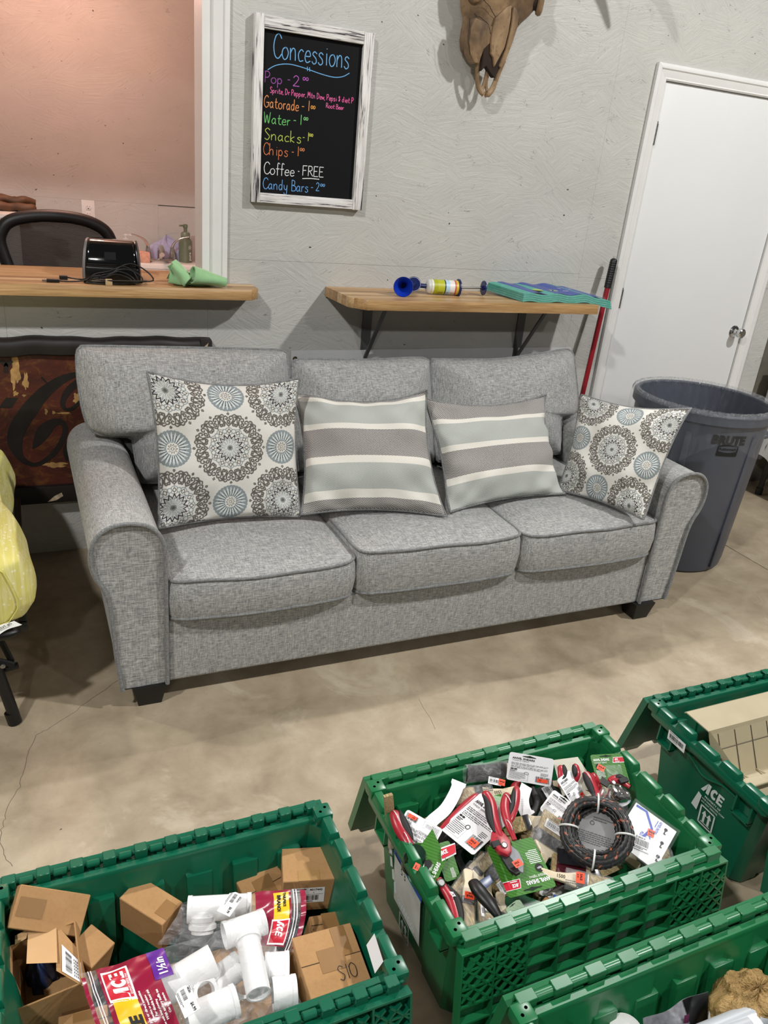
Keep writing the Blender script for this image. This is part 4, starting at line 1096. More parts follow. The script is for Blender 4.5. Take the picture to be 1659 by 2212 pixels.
# ------------------------------------------------------------------ throw pillows
def medallion_color(X, Y):
    """woven print: big scroll medallions and small rosettes on a chequered net; X, Y in metres on the cloth"""
    A = .182
    cream = np.array(lin('#dcd9d2')[:3]); taupe = np.array(lin('#66615b')[:3]); dark = np.array(lin('#3a3940')[:3]); blue = np.array(lin('#8a9395')[:3]); pale = np.array(lin('#d3d8d7')[:3])
    C = np.tile(cream, (X.size, 1)); X = X.ravel(); Y = Y.ravel()
    i = np.round(X/A); j = np.round(Y/A)
    best = np.full(X.size, 9.0); bx = np.zeros(X.size); by = np.zeros(X.size); big = np.zeros(X.size, bool)
    for di in (-1, 0, 1):
        for dj in (-1, 0, 1):
            ii = i+di; jj = j+dj; dx = X-ii*A; dy = Y-jj*A; isb = (np.mod(ii+jj, 2) == 0)
            r = np.hypot(dx, dy)/np.where(isb, .114, .058)
            m = r < best
            best = np.where(m, r, best); bx = np.where(m, dx, bx); by = np.where(m, dy, by); big = np.where(m, isb, big)
    th = np.arctan2(by, bx); r = best
    def seg(px, py, ax, ay, bx_, by_):
        vx, vy = bx_-ax, by_-ay; t = np.clip(((px-ax)*vx+(py-ay)*vy)/(vx*vx+vy*vy+1e-12), 0, 1)
        return np.hypot(px-ax-t*vx, py-ay-t*vy)
    def strokes(px, py, pts):
        d = np.full(px.shape, 9.0)
        for a, b in zip(pts[:-1], pts[1:]): d = np.minimum(d, seg(px, py, *a, *b))
        return d
    # --- big medallion: 12-fold
    B = big & (r < 1.10); rb = r[B]; tb = th[B]
    n = 12; w = 2*np.pi/n; a = np.mod(tb+w/2, w)-w/2; am = np.abs(a)
    col = np.tile(cream, (rb.size, 1))
    lx, ly = rb*np.sin(am), rb*np.cos(am)          # mirrored wedge, ly outwards
    def sm(pts, k=5): return [(p.x, p.y) for p in catmull([(q[0], q[1], 0) for q in pts], k)]
    heart = sm([(0.0, .645), (.075, .73), (.135, .82), (.13, .905), (.075, .945), (.025, .90), (.05, .845), (.085, .865)])
    scroll = sm([(.262, .955), (.232, .885), (.178, .80), (.118, .715), (.122, .655), (.162, .645), (.178, .685), (.150, .705)])
    scroll2 = sm([(.13, .965), (.18, .99), (.222, .955), (.205, .905), (.17, .92)])
    loop = sm([(0.0, .715), (.030, .755), (.030, .795), (0.0, .825)])
    d = np.minimum(np.minimum(np.minimum(strokes(lx, ly, heart), strokes(lx, ly, scroll)), strokes(lx, ly, loop)), strokes(lx, ly, scroll2))
    col[d < .0205] = taupe
    ld = strokes(lx, ly, [(0.0, .985), (.028, 1.02), (0.0, 1.055)])
    col[ld < .0150] = taupe
    rowe = np.hypot(lx-.0, ly-.605) < .016; col[rowe] = dark
    # scalloped petals
    pet = np.hypot(lx, ly-.49)/.118
    pr_ = (pet < 1.0); edge = (pet > .80) & pr_
    col[pr_] = cream; col[edge] = blue
    half = w/2; c2 = np.hypot(lx-.50*np.sin(half)*1.0, ly-.50*np.cos(half)) / .075
    col[(c2 < 1) & (rb < .62)] = blue; col[(c2 < .62) & (rb < .62)] = cream
    lp = strokes(lx, ly, sm([(0.0, .43), (.045, .49), (0.0, .56)])); col[lp < .012] = taupe
    # zig-zag star
    m16 = 16; w2 = 2*np.pi/m16; a2 = np.abs(np.mod(tb+w2/2, w2)-w2/2)/(w2/2)
    star = .415-.115*a2
    col[rb < star] = dark; col[rb < star-.065] = cream
    petal = (a2 < .62*np.sin(np.clip((rb-.05)/.27, 0, 1)*np.pi)) & (rb < .32); col[petal] = blue
    petal = (a2 < .24*np.sin(np.clip((rb-.07)/.20, 0, 1)*np.pi)) & (rb < .28); col[petal] = pale
    col[rb < .085] = blue; col[rb < .045] = taupe
    C[B] = col
    # --- small rosette: 24-fold
    S = (~big) & (r < 1.05); rs = r[S]; ts = th[S]
    sc = .965+.035*np.abs(np.cos(ts*16))
    col = np.tile(cream, (rs.size, 1))
    w3 = 2*np.pi/24; a3 = np.abs(np.mod(ts+w3/2, w3)-w3/2)/(w3/2)
    col[rs < sc] = blue
    pet = (a3 < .55*np.sin(np.clip((rs-.28)/.62, 0, 1)*np.pi)**.7) & (rs > .3) & (rs < .9); col[pet] = pale
    ln = (a3 > .80) & (rs > .34) & (rs < .70); col[ln] = dark
    col[rs < .33] = cream
    fl = np.abs(rs-(.20+.05*np.cos(ts*10))) < .028; col[fl] = taupe*1.1
    col[(rs < .09)] = taupe; col[rs < .055] = cream
    C[S] = col
    return C
MED = NT('medallion_cotton')
at = MED.n('ShaderNodeAttribute', attribute_name='print')
wv_ = MED.noise(MED.mapped((900, 900, 260), kind='Object'), 1, 2, .6)
MED.set(color=MED.mix(MED.ramp(wv_, ((.3, .16), (.6, 0.0))), at.outputs['Color'], lin('#8f8a80'), 'MULTIPLY'), rough=.9, sheen=.1, spec=.2); MED.bump(wv_, .2, .002)
MED = keep(MED)
STR = NT('striped_herringbone')
uv = STR.n('ShaderNodeUVMap', uv_map='UVMap').outputs[0]
sx_ = STR.n('ShaderNodeSeparateXYZ', ins={0: uv})
U, V = sx_.outputs[0], sx_.outputs[1]
zig = STR.math('PINGPONG', STR.math('MULTIPLY', U, 1.0), .0062)
ph_ = STR.math('FRACT', STR.math('DIVIDE', STR.math('ADD', V, STR.math('MULTIPLY', zig, 1.1)), .0062))
line = STR.ramp(ph_, ((.0, 1.0), (.42, 1.0), (.55, 0.0), (.92, 0.0), (1.0, 1.0)))
vn = STR.math('DIVIDE', V, .47)
TAU, GRN, CRM = lin('#5d575a'), lin('#a3aaa6'), lin('#e6e2d8')
bandv = [(0.0, TAU), (.085, CRM), (.155, GRN), (.375, CRM), (.435, TAU), (.665, CRM), (.715, GRN), (.925, CRM), (.965, TAU)]
bc = STR.ramp(vn, bandv, 'CONSTANT')
pl_ = STR.ramp(vn, [(0.0, 1.0), (.085, .12), (.155, .75), (.375, .10), (.435, 1.0), (.665, .10), (.715, .75), (.925, .10), (.965, 1.0)], 'CONSTANT')
nz = STR.noise(STR.n('ShaderNodeMapping', ins={0: uv, 3: (30, 700, 1)}).outputs[0], 1, 2)
STR.set(color=STR.mix(STR.math('MULTIPLY', STR.math('MULTIPLY', line, pl_), .72), bc, lin('#dad6ce')), rough=.9, sheen=.1, spec=.2); STR.bump(STR.math('ADD', line, nz), .25, .002)
STR = keep(STR)
def pillow(label, cs, T, mat, res, bow, seed, off=(0, 0), rotp=0.0, flip=False, mirror=False, group=None, W=.47, droop=(0, 0, 0, 0), print_=True):
    """square pillow stretched between four corners: bottom left, bottom right, top right, top left"""
    A, B, Cc, D = [Vector(c) for c in cs]
    nrm = ((B-A).cross(D-A)+(Cc-B).cross(A-B)*-1); nrm = (B-A).cross(D-A).normalized()   # faces the viewer side
    if nrm.y > 0: nrm = -nrm
    ctr = (A+B+Cc+D)/4; rg = random.Random(seed); ph = [rg.uniform(0, 6.28) for _ in range(10)]
    us = np.linspace(-1, 1, res)
    Ug, Vg = np.meshgrid(us, us)
    def surf(U_, V_, side):
        s = (U_+1)/2; t_ = (V_+1)/2
        U2 = U_*(1-bow*(1-V_**2)); V2 = V_*(1-bow*(1-U_**2))-.07*np.clip(V_, 0, 1)**3*(1-U_**2)
        s2, t2 = (U2+1)/2, (V2+1)/2
        base = [((1-s2)*(1-t2))*A[i]+(s2*(1-t2))*B[i]+(s2*t2)*Cc[i]+((1-s2)*t2)*D[i] for i in range(3)]
        puffv = np.clip(1-np.abs(U_)**2.2, 0, 1)**.55*np.clip(1-np.abs(V_)**2.2, 0, 1)**.55
        wr = .010*np.sin(7*U_+3*V_+ph[0])*np.abs(U_)**2+.010*np.sin(8*V_-2*U_+ph[1])*np.abs(V_)**2+.005*np.sin(15*U_*V_+ph[2])+.006*np.sin(11*(np.abs(U_)-np.abs(V_))+ph[8])*np.abs(U_*V_)
        wr += .005*np.exp(-((U_-V_*.6-.3*math.sin(ph[3]))/.10)**2)*np.abs(V_)*np.sign(V_)
        th = side*(T*puffv)+wr*(puffv > 0)*np.minimum(1, puffv*3)*(1 if side > 0 else 0)
        cr = np.clip(np.abs(U_*V_), 0, 1)**6; flop = [.022*math.sin(ph[4+q]) for q in range(4)]
        fl = cr*np.where(U_ < 0, np.where(V_ < 0, flop[0], flop[3]), np.where(V_ < 0, flop[1], flop[2]))
        return np.stack([base[i]+nrm[i]*(th+fl) for i in range(3)], -1)
    F = surf(Ug, Vg, 1.0).reshape(-1, 3)
    mb = MB(); mb.v = [tuple(p) for p in F]; n = res
    fw = (nrm.dot((B-A).cross(D-A)) > 0)
    q = [(j*n+i, j*n+i+1, (j+1)*n+i+1, (j+1)*n+i) for j in range(n-1) for i in range(n-1)]
    mb.f = q if fw else [tuple(reversed(f)) for f in q]; mb.mi = [0]*len(q)
    c_, s_ = math.cos(rotp), math.sin(rotp)
    uu = (Ug.ravel()*W/2); vv = (Vg.ravel()*W/2)
    if mirror: uu = -uu
    x = c_*uu-s_*vv+off[0]; y = s_*uu+c_*vv+off[1]
    if mat is MED: mb.col = np.c_[medallion_color(x, y), np.ones(x.size)]
    else: mb.uv = np.c_[x+W/2, (W-(y+W/2)) if flip else (y+W/2)]
    root = thing('throw_pillow', label, 'pillow', tuple(min((A, B), key=lambda p: p.z)), group=group)
    root.location = ((A+B)/2); WM[root.name] = Matrix.Translation((A+B)/2)
    obj('front_panel', mb, mat, parent=root, smooth=85)
    m_ = 40; us2 = np.linspace(-1, 1, m_); U2, V2 = np.meshgrid(us2, us2)
    Bk = surf(U2, V2, -.8).reshape(-1, 3)
    bk = MB(); bk.v = [tuple(p) for p in Bk]; q = [(j*m_+i, j*m_+i+1, (j+1)*m_+i+1, (j+1)*m_+i) for j in range(m_-1) for i in range(m_-1)]
    bk.f = [tuple(reversed(f)) for f in q] if fw else q; bk.mi = [0]*len(q)
    obj('back_panel', bk, SOFA, parent=root, smooth=85)
    e = np.linspace(-1, 1, 40)
    ring = [(a, -1) for a in e[:-1]]+[(1, a) for a in e[:-1]]+[(-a, 1) for a in e[:-1]]+[(-1, -a) for a in e[:-1]]
    R = surf(np.array([p[0] for p in ring]), np.array([p[1] for p in ring]), 0.0)
    obj('piping', MB().tube([tuple(p) for p in R], .0048, 7, closed=True), PIPE, parent=root, smooth=70)
    return root
def corners(bl, br, tl, tr_, dyl, dyr=None, z=.47, zr=None, dz=0):
    A = at_z(*bl, z); B = at_z(*br, zr or z); D = at_y(*tl, A.y+dyl); Cc = at_y(*tr_, B.y+(dyr if dyr is not None else dyl))
    return A, B, Cc, D
pillow('ivory pillow with gray medallions, upright at the left end of the sofa', corners((342, 1142), (650, 1116), (318, 803), (644, 818), .17, z=.475), .075, MED, 340, .070, 11, off=(.012, -.005))
pillow('gray and cream striped pillow, second from the left arm, touching the left medallion pillow', corners((650, 1112), (962, 1116), (636, 846), (920, 846), .24, .20, z=.48), .085, STR, 90, .105, 12, off=(0, 0))
pillow('gray and cream striped pillow slumped on the right-hand seats, beside the right medallion pillow', corners((966, 1108), (1212, 1068), (914, 864), (1174, 855), .22, .26, z=.48), .085, STR, 90, .095, 13, off=(0, .073))
pillow('ivory pillow with gray medallions, tilted against the right sofa arm', corners((1206, 1060), (1392, 1124), (1254, 850), (1490, 880), .14, .10, z=.485, zr=.475), .075, MED, 300, .075, 14, off=(.185, .19), rotp=math.radians(8))

# ------------------------------------------------------------------ wheeled-size waste bin with its liner
BINM = M('slate_blue_plastic', '#474c57', .42, var=.04)
CXB, CYB, HB = 2.79, 2.555, .765
wb_ = thing('waste_bin', 'big slate gray round waste bin beside the sofa', 'bin', (CXB, CYB, 0))
Tw = Matrix.Translation((CXB, CYB, 0))
obj('body', MB().lathe([(.0, .012), (.235, .012), (.240, 0), (.252, .01), (.258, .05), (.291, HB-.05), (.306, HB-.045), (.306, HB-.006), (.299, HB), (.289, HB-.004), (.284, HB-.06), (.25, .03), (.0, .025)], 72, T=Tw, cap0=False, cap1=False), BINM, parent=wb_, smooth=35)
for a0 in (-12, 168):
    a = math.radians(a0); Th = Tw @ Matrix.Rotation(a, 4, 'Z')
    obj('handle', MB().tube(catmull([(.285, -.075, HB-.16), (.325, -.07, HB-.15), (.335, 0, HB-.145), (.325, .07, HB-.15), (.285, .075, HB-.16)], 5), .012, 8, T=Th), BINM, parent=wb_, smooth=60)
for k in range(6):
    a = math.radians(k*60-22); Th = Tw @ Matrix.Rotation(a, 4, 'Z')
    obj('side_rib', MB().hexa([(.252, -.012, .03), (.268, -.012, .03), (.268, .012, .03), (.252, .012, .03)], [(.283, -.014, HB-.09), (.293, -.014, HB-.09), (.293, .014, HB-.09), (.283, .014, HB-.09)], T=Th), BINM, parent=wb_, bevel=.003)
def on_bin(mb, ang0, z0, lift=.0015):
    """wrap flat print (x along the rim, y up) onto the tapered side"""
    out = []
    for x, y, z in mb.v:
        zz = z0+y; r = .258+(.291-.258)*(zz-.05)/(HB-.10)+lift; a = ang0+x/r
        out.append((CXB+r*math.cos(a), CYB+r*math.sin(a), zz))
    mb.v = out; return mb
pB = at_y(1510, 930, 2.33)
ang = math.atan2(-CYB+at_y(1557, 935, 2.30).y, 2.73-CXB)
ang = math.radians(-108)
w = MB(); text_into(w, 'BRUTE', .052, bold=.06, align='CENTER', sx=.98)
obj('lettering', on_bin(w, ang, .640), INK, parent=wb_)
em = MB(); arc = [(-.045+.09*k/12, .034-.000+.006*math.sin(PI*k/12)) for k in range(13)]
em.ribbon([(-.045, -.008), (-.045, .034)], .005).ribbon([(.045, -.008), (.045, .034)], .005).ribbon(arc, .005)
low = [(-.045+.09*k/12, .012-.006*math.sin(PI*k/12)) for k in range(13)]
for k in range(12): em.add([(*low[k], 0), (*low[k+1], 0), (low[k+1][0], -.010, 0), (low[k][0], -.010, 0)], [(0, 3, 2, 1)])
text_into(em, 'Rubbermaid', .0155, T=tr(-.040, .017), bold=.02, sx=1.0)
obj('emblem', on_bin(em, ang+.02, .596, .0017), INK, parent=wb_)
# liner: thin clear bag turned down over the rim
FILM = NT('bag_film'); fz = FILM.noise(FILM.mapped((22, 22, 9)), 1, 4, .6, 1.0)
FILM.set(color=(.62, .64, .68, 1), rough=.12, alpha=FILM.ramp(fz, ((.40, .03), (.62, .05), (.80, .15))), spec=1.0); FILM.bump(fz, .5, .02); FILM = keep(FILM)
ln = thing('bin_liner', 'clear plastic liner turned down over the rim of the gray bin', 'bag', (CXB, CYB, .4))
rg = random.Random(3); ph = [rg.uniform(0, 6.28) for _ in range(8)]
def liner(u, v):
    a = 2*PI*u
    fold = .005*math.sin(38*a+ph[0])+.0035*math.sin(61*a+ph[1]+8*v)+.002*math.sin(97*a+20*v)
    if v < .5:
        k = v/.5; r = .245+(.288-.245)*k; z = .20+(HB-.20)*k
        r += -.004+fold*.8*(.3+k); r = min(r, .2815) if z < HB-.02 else r
    elif v < .62:
        k = (v-.5)/.12; an = PI*(1-k); r = .2985+.0155*math.cos(an); z = HB+.004+.010*math.sin(an)+fold*.5
        r += abs(fold)*.3
    else:
        k = (v-.62)/.38; drop = .20+.06*math.sin(a*2+1.9)+.03*math.sin(5*a+ph[2])
        z = HB-.002-drop*k; r = .316-.004*k+fold*.35*(1+2*k)+.006*math.sin(9*z*6+3*a)*k*k
    return (CXB+r*math.cos(a), CYB+r*math.sin(a), z)
obj('film', MB().grid(liner, 220, 46, closed_u=True), FILM, parent=ln, smooth=70)

CRINK = NT('crinkled_rim_film'); cz_ = CRINK.noise(CRINK.mapped((90, 90, 60)), 1, 4, .7, 1.0)
CRINK.set(color=(.72, .74, .78, 1), rough=.10, alpha=CRINK.ramp(cz_, ((.38, .08), (.58, .25), (.72, .75))), spec=1.0); CRINK.bump(cz_, 1.0, .02); CRINK = keep(CRINK)
def crink(u, v):
    a = 2*PI*u; b = -.3+3.8*v; rr = .0135+.0028*abs(math.sin(71*a+5*v))+.002*math.sin(113*a+9*v)
    return (CXB+(.2985+rr*math.cos(b))*math.cos(a), CYB+(.2985+rr*math.cos(b))*math.sin(a), HB-.003+rr*math.sin(b))
obj('gathered_rim', MB().grid(crink, 420, 10, closed_u=True), CRINK, parent=ln, smooth=50)
# ------------------------------------------------------------------ bed with a yellow cover at the left edge
YEL = NT('yellow_cotton')
yb = YEL.noise(YEL.mapped((120, 10, 10)), 1, 3, .6); yv = YEL.n('ShaderNodeTexVoronoi', ins={'Vector': YEL.mapped((60, 60, 60)), 'Scale': 1.0})
yc = YEL.mix(YEL.ramp(yb, ((.45, 0.0), (.6, .5))), lin('#cfc56a'), lin('#e4deac'))
yc = YEL.mix(YEL.ramp(yv.outputs['Distance'], ((.18, .6), (.26, 0.0))), yc, lin('#ece8cf'))
YEL.set(color=yc, rough=.8, sheen=.1); YEL.bump(yb, .2, .003); YEL = keep(YEL)
bed = thing('folding_bed', 'rollaway bed with a yellow patterned cover and black folding frame', 'bed', (-.6, 2.5, 0))
def bedf(u, v):
    # v: around the section top->side->under ; u: along y
    y = 2.03+.93*u
    prof = [(-1.25, .585), (-.55, .592), (-.20, .580), (-.10, .566), (-.055, .545), (-.038, .50), (-.022, .45), (-.020, .415), (-.045, .375), (-.10, .358), (-.5, .352), (-1.25, .352)]
    s = v*(len(prof)-1); i = min(int(s), len(prof)-2); k = s-i
    x = prof[i][0]+(prof[i+1][0]-prof[i][0])*k; z = prof[i][1]+(prof[i+1][1]-prof[i][1])*k
    e = min(u, 1-u); ed = max(0, 1-e/.05); 
    yy = y
    cz = .465; z = cz+(z-cz)*(1-.10*ed*ed)
    if z < .55 and x > -.15:
        x += .007*math.sin(y*11+1)+.004*math.sin(y*23+z*20)+.012*math.sin(u*PI*2.2+.6)
    x -= (.05*ed**2+.055*u) if x > -.3 else 0
    z += .004*math.sin(y*9+x*6)
    return (x, yy, z)
mb = MB().grid(bedf, 70, 60)
a0 = len(mb.f)
for uu in (0, 69):
    idx = [j*70+uu for j in range(60)]; mb.f.append(tuple(idx) if uu else tuple(reversed(idx))); mb.mi.append(0)
obj('covered_mattress', mb, YEL, parent=bed, smooth=50)
obj('cover_seam', MB().tube([Vector(bedf(0.004, v/40))+Vector((0, -.004, 0)) for v in range(8, 36)], .0018, 6), M('yellow_thread', '#d9cf6a', .8, var=0), parent=bed, smooth=60)
BTUBE = M('black_powder_coat', '#131313', .4, var=.1)
obj('side_rail', MB().box(-.070, -.048, 2.07, 2.95, .322, .345), BTUBE, parent=bed, bevel=.003)
obj('end_rail', MB().box(-1.2, -.048, 2.060, 2.082, .322, .345), BTUBE, parent=bed, bevel=.003)
l0 = at_z(28, 1566, 0)
obj('leg', MB().tube([(l0.x+.005, l0.y+.01, .03), (l0.x-.055, l0.y+.05, .33)], .0165, 12), BTUBE, parent=bed, smooth=40)
obj('rubber_foot', MB().tube([(l0.x+.006, l0.y+.009, 0), (l0.x-.001, l0.y+.014, .038)], .020, 12), BLACK, parent=bed, smooth=40)
obj('leg', MB().tube([(-.10, 2.85, 0), (-.09, 2.83, .33)], .0165, 12), BTUBE, parent=bed, smooth=40)
obj('leg', MB().tube([(-1.1, 2.09, 0), (-1.08, 2.12, .33)], .0165, 12), BTUBE, parent=bed, smooth=40)
obj('leg', MB().tube([(-1.1, 2.85, 0), (-1.08, 2.83, .33)], .0165, 12), BTUBE, parent=bed, smooth=40)
obj('cross_brace', MB().tube([(-.085, 2.13, .17), (-.45, 2.13, .10), (-1.08, 2.13, .17)], .010, 8), BTUBE, parent=bed, smooth=40)
obj('fold_strut', MB().tube([(-.10, 2.11, .20), (-.20, 2.4, .315)], .009, 8).tube([(-.095, 2.105, .19), (-.35, 2.12, .315)], .009, 8), BTUBE, parent=bed, smooth=40)
pt_ = at_y(6, 1432, l0.y+.02)
obj('pivot_bolt', MB().lathe([(.007, 0), (.007, .003), (.004, .005), (.0, .005)], 14, T=Matrix.Translation((pt_.x, pt_.y-.016, pt_.z)) @ Matrix.Rotation(PI/2, 4, 'X'), cap1=False), STEEL, parent=bed, smooth=40)
hc = at_y(2, 1366, 2.025)
def hand(u, v):
    a = 2*PI*u; r = math.sin(PI*(v*.98+.01))
    return (hc.x-.035+.085*math.copysign(abs(math.cos(a))**.8, math.cos(a))*r**.7, hc.y+.0+.032*math.copysign(abs(math.sin(a))**.8, math.sin(a))*r**.7, hc.z-.018*math.cos(PI*v))
obj('corner_bracket', MB().grid(hand, 36, 14, closed_u=True), BLACK, parent=bed, smooth=70)
tgp = [at_z(*q, hc.z+.024) for q in ((-8, 1366), (41, 1338), (56, 1347), (0, 1375))]
tgl = thing('paper_lot_tag', 'white paper lot tag lying on the black bed frame', 'tag', tuple(tgp[0]))
A, B, D = tgp[3], tgp[2], tgp[0]
Tg = frame(A, B, D); Lg = (B-A).length; Hg = .032
def tgf(u, v): return (Lg*(u*1.0-.15), Hg*v, .003+.006*math.sin(u*PI*1.3)+.004*u*u)
obj('paper', MB().grid(tgf, 16, 3, T=Tg), PAPER, parent=tgl, smooth=60)
w = MB(); text_into(w, 'LOT #5', .014, T=Tg @ tr(Lg*.10, .010, .012), bold=.015, sx=.85); lines(w, Lg*.0, .007, Lg*.75, 1, .004, .0015, .0115, T=Tg)
obj('print', w, INK, parent=tgl)
# ------------------------------------------------------------------ table with a white cloth, right edge
tb = thing('draped_table', 'table under a white cloth standing past the waste bin', 'table', (4.3, 2.95, 0))
obj('tablecloth', MB().grid(lambda u, v: (3.905+.9*u+.012*math.sin(v*7+u*20)*(1 if u < .05 else 0), 2.72+.008*math.sin(u*38)+.30*0, .72-.56*v), 60, 8), M('white_tablecloth', '#cfcfcf', .8, var=.02), parent=tb, smooth=60)
obj('tabletop', MB().box(3.90, 4.85, 2.72, 3.14, .72, .735), M('white_tablecloth', '#cfcfcf', .8, var=.02), parent=tb)
obj('tablecloth', MB().grid(lambda u, v: (3.90+.010*math.sin(u*20), 2.72+.42*u, .72-.50*v+.02*math.sin(u*9)), 24, 8), M('white_tablecloth', '#cfcfcf', .8, var=.02), parent=tb, smooth=60)
lp_ = at_z(1638, 1067, 0)
obj('leg', MB().tube([(lp_.x, lp_.y, .025), (lp_.x+.03, lp_.y, .72)], .016, 12), BTUBE, parent=tb, smooth=40)
obj('rubber_foot', MB().cyl((lp_.x-.002, lp_.y, 0), (lp_.x, lp_.y, .04), .02, n=12), BLACK, parent=tb, smooth=40)
obj('leg', MB().tube([(4.8, 2.8, 0), (4.8, 2.8, .72)], .016, 12), BTUBE, parent=tb, smooth=40)
obj('brace', MB().box(lp_.x+.01, lp_.x+.06, lp_.y-.006, lp_.y+.006, .14, .20), BTUBE, parent=tb)
# ------------------------------------------------------------------ green hinged-lid totes
TG_A = M('bottle_green_plastic', '#0a5a41', .30, var=.05, vscale=5)
TG_B = M('leaf_green_plastic', '#19673c', .30, var=.06, vscale=5)
TL_, TW_, TH_ = .66, .43, .32
def perim(hx, hy, dep):
    """tote outline with shallow upright panels pressed into its sides"""
    pts = []
    def run(n, L, ax, sg):
        xs = np.linspace(-L, L, 2*n+2)
        out = []
        for i in range(len(xs)-1):
            inn = dep if i % 2 else 0.0; g = .006
            out.append((xs[i]+(g if i else 0), inn)); out.append((xs[i+1]-(g if i < len(xs)-2 else 0), inn))
        return out
    r = .02
    for x, i in run(4, hx-r, 0, 0): pts.append((x, -hy+i))
    for y, i in run(1, hy-r, 0, 0): pts.append((hx-i, y))
    for x, i in run(4, hx-r, 0, 0): pts.append((-x, hy-i))
    for y, i in run(1, hy-r, 0, 0): pts.append((-hx+i, -y))
    return pts
def shell(zs, dims):
    mb = MB(); rings = []
    for z, (hx, hy, d) in zip(zs, dims): rings.append([(x, y, z) for x, y in perim(hx, hy, d)])
    k = len(rings[0]); vs = [p for r in rings for p in r]
    fs = [(a*k+i, a*k+(i+1) % k, (a+1)*k+(i+1) % k, (a+1)*k+i) for a in range(len(rings)-1) for i in range(k)]
    fs.append(tuple(reversed(range(k))))
    fs.append(tuple((len(rings)-1)*k+i for i in range(k)))
    return mb.add(vs, fs)
BODY = shell([0, .008, .285, .302, .302, .292, .272, .014], [(.270, .150, .006), (.278, .157, .006), (.306, .186, .006), (.308, .188, 0), (.3035, .1835, 0), (.3025, .1825, 0), (.3005, .1805, .009), (.272, .151, .009)])
def cells(xs, ys, h, base=0.0):
    """one connected plate whose cells stand at different heights"""
    mb = MB(); nx, ny = len(xs)-1, len(ys)-1
    for j in range(ny):
        for i in range(nx):
            z = h[j][i]; mb.add([(xs[i], ys[j], z), (xs[i+1], ys[j], z), (xs[i+1], ys[j+1], z), (xs[i], ys[j+1], z)], [(0, 1, 2, 3)])
            for di, dj, e in ((1, 0, ((xs[i+1], ys[j]), (xs[i+1], ys[j+1]))), (0, 1, ((xs[i], ys[j+1]), (xs[i+1], ys[j+1])))):
                ii, jj = i+di, j+dj
                z2 = h[jj][ii] if ii < nx and jj < ny else base
                if abs(z2-z) > 1e-6:
                    (ax, ay), (bx, by) = e; mb.add([(ax, ay, z), (bx, by, z), (bx, by, z2), (ax, ay, z2)], [(0, 3, 2, 1) if di else (0, 1, 2, 3)])
            if i == 0: mb.add([(xs[0], ys[j], z), (xs[0], ys[j+1], z), (xs[0], ys[j+1], base), (xs[0], ys[j], base)], [(0, 1, 2, 3)])
            if j == 0: mb.add([(xs[i], ys[0], z), (xs[i+1], ys[0], z), (xs[i+1], ys[0], base), (xs[i], ys[0], base)], [(0, 3, 2, 1)])
    mb.add([(xs[0], ys[0], base), (xs[-1], ys[0], base), (xs[-1], ys[-1], base), (xs[0], ys[-1], base)], [(0, 3, 2, 1)])
    return mb
def lid_mesh():
    """half lid, hinge edge at y=0, hanging length along +y; ribbed underside faces +z"""
    W2, Lh = .325, .205; rb = .004
    xs = [-W2]; n = 9
    for i in range(1, n):
        c = -W2+2*W2*i/n; xs += [c-rb/2, c+rb/2]
    xs.append(W2); xs = sorted(xs+[-W2+rb, W2-rb])
    ys = [0, rb]; m = 5
    for j in range(1, m):
        c = Lh*j/m; ys += [c-rb/2, c+rb/2]
    ys += [Lh-rb, Lh]
    h = [[(.020 if (i % 2 == 0 or j % 2 == 0) else .004) for i in range(len(xs)-1)] for j in range(len(ys)-1)]
    return cells(xs, ys, h)
def lattice(sides=(-1, 1)):
    """diagonal webs that stiffen a corner of the lid"""
    mb = MB()
    for sgn in sides:
        cx = sgn*.250; 
        for k in range(-3, 4):
            for d in (-1, 1):
                a = Vector((cx+k*.03, 0.012)); 
                p0 = Vector((cx+k*.030-d*.055, .015)); p1 = Vector((cx+k*.030+d*.055, .125))
                lo, hi = cx-.07, cx+.07
                def cl(p, q):
                    if p.x > q.x: p, q = q, p
                    if q.x <= lo or p.x >= hi: return None
                    t0 = max(0, (lo-p.x)/(q.x-p.x)); t1 = min(1, (hi-p.x)/(q.x-p.x)); return p.lerp(q, t0), p.lerp(q, t1)
                s = cl(p0, p1)
                if not s: continue
                u = (s[1]-s[0]); 
                if u.length < .02: continue
                u.normalize(); nn = Vector((-u.y, u.x))*.0018
                a, b = s
                mb.hexa([(a.x-nn.x, a.y-nn.y, .003), (b.x-nn.x, b.y-nn.y, .003), (b.x+nn.x, b.y+nn.y, .003), (a.x+nn.x, a.y+nn.y, .003)],
                        [(a.x-nn.x, a.y-nn.y, .0205), (b.x-nn.x, b.y-nn.y, .0205), (b.x+nn.x, b.y+nn.y, .0205), (a.x+nn.x, a.y+nn.y, .0205)])
    return mb
def rim_mesh():
    mb = MB(); o = (.330, .200); i_ = (.3035, .1835)
    loops = []
    def rect(hx, hy, z, r=.016):
        pts = []
        for cx, cy, a0 in ((hx-r, hy-r, 0), (-hx+r, hy-r, 90), (-hx+r, -hy+r, 180), (hx-r, -hy+r, 270)):
            for k in range(5):
                a = math.radians(a0+k*22.5); pts.append((cx+r*math.cos(a), cy+r*math.sin(a), z))
        return pts
    for hx, hy, z in ((.309, .189, .285), (.326, .197, .283), (.330, .200, .288), (.330, .200, .308), (.328, .198, .311), (.306, .186, .311), (.3035, .1835, .308), (.3035, .1835, .296)):
        loops.append(rect(hx, hy, z))
    k = len(loops[0]); vs = [p for l in loops for p in l]
    fs = [(a*k+i, a*k+(i+1) % k, (a+1)*k+(i+1) % k, (a+1)*k+i) for a in range(len(loops)-1) for i in range(k)]
    return mb.add(vs, fs)
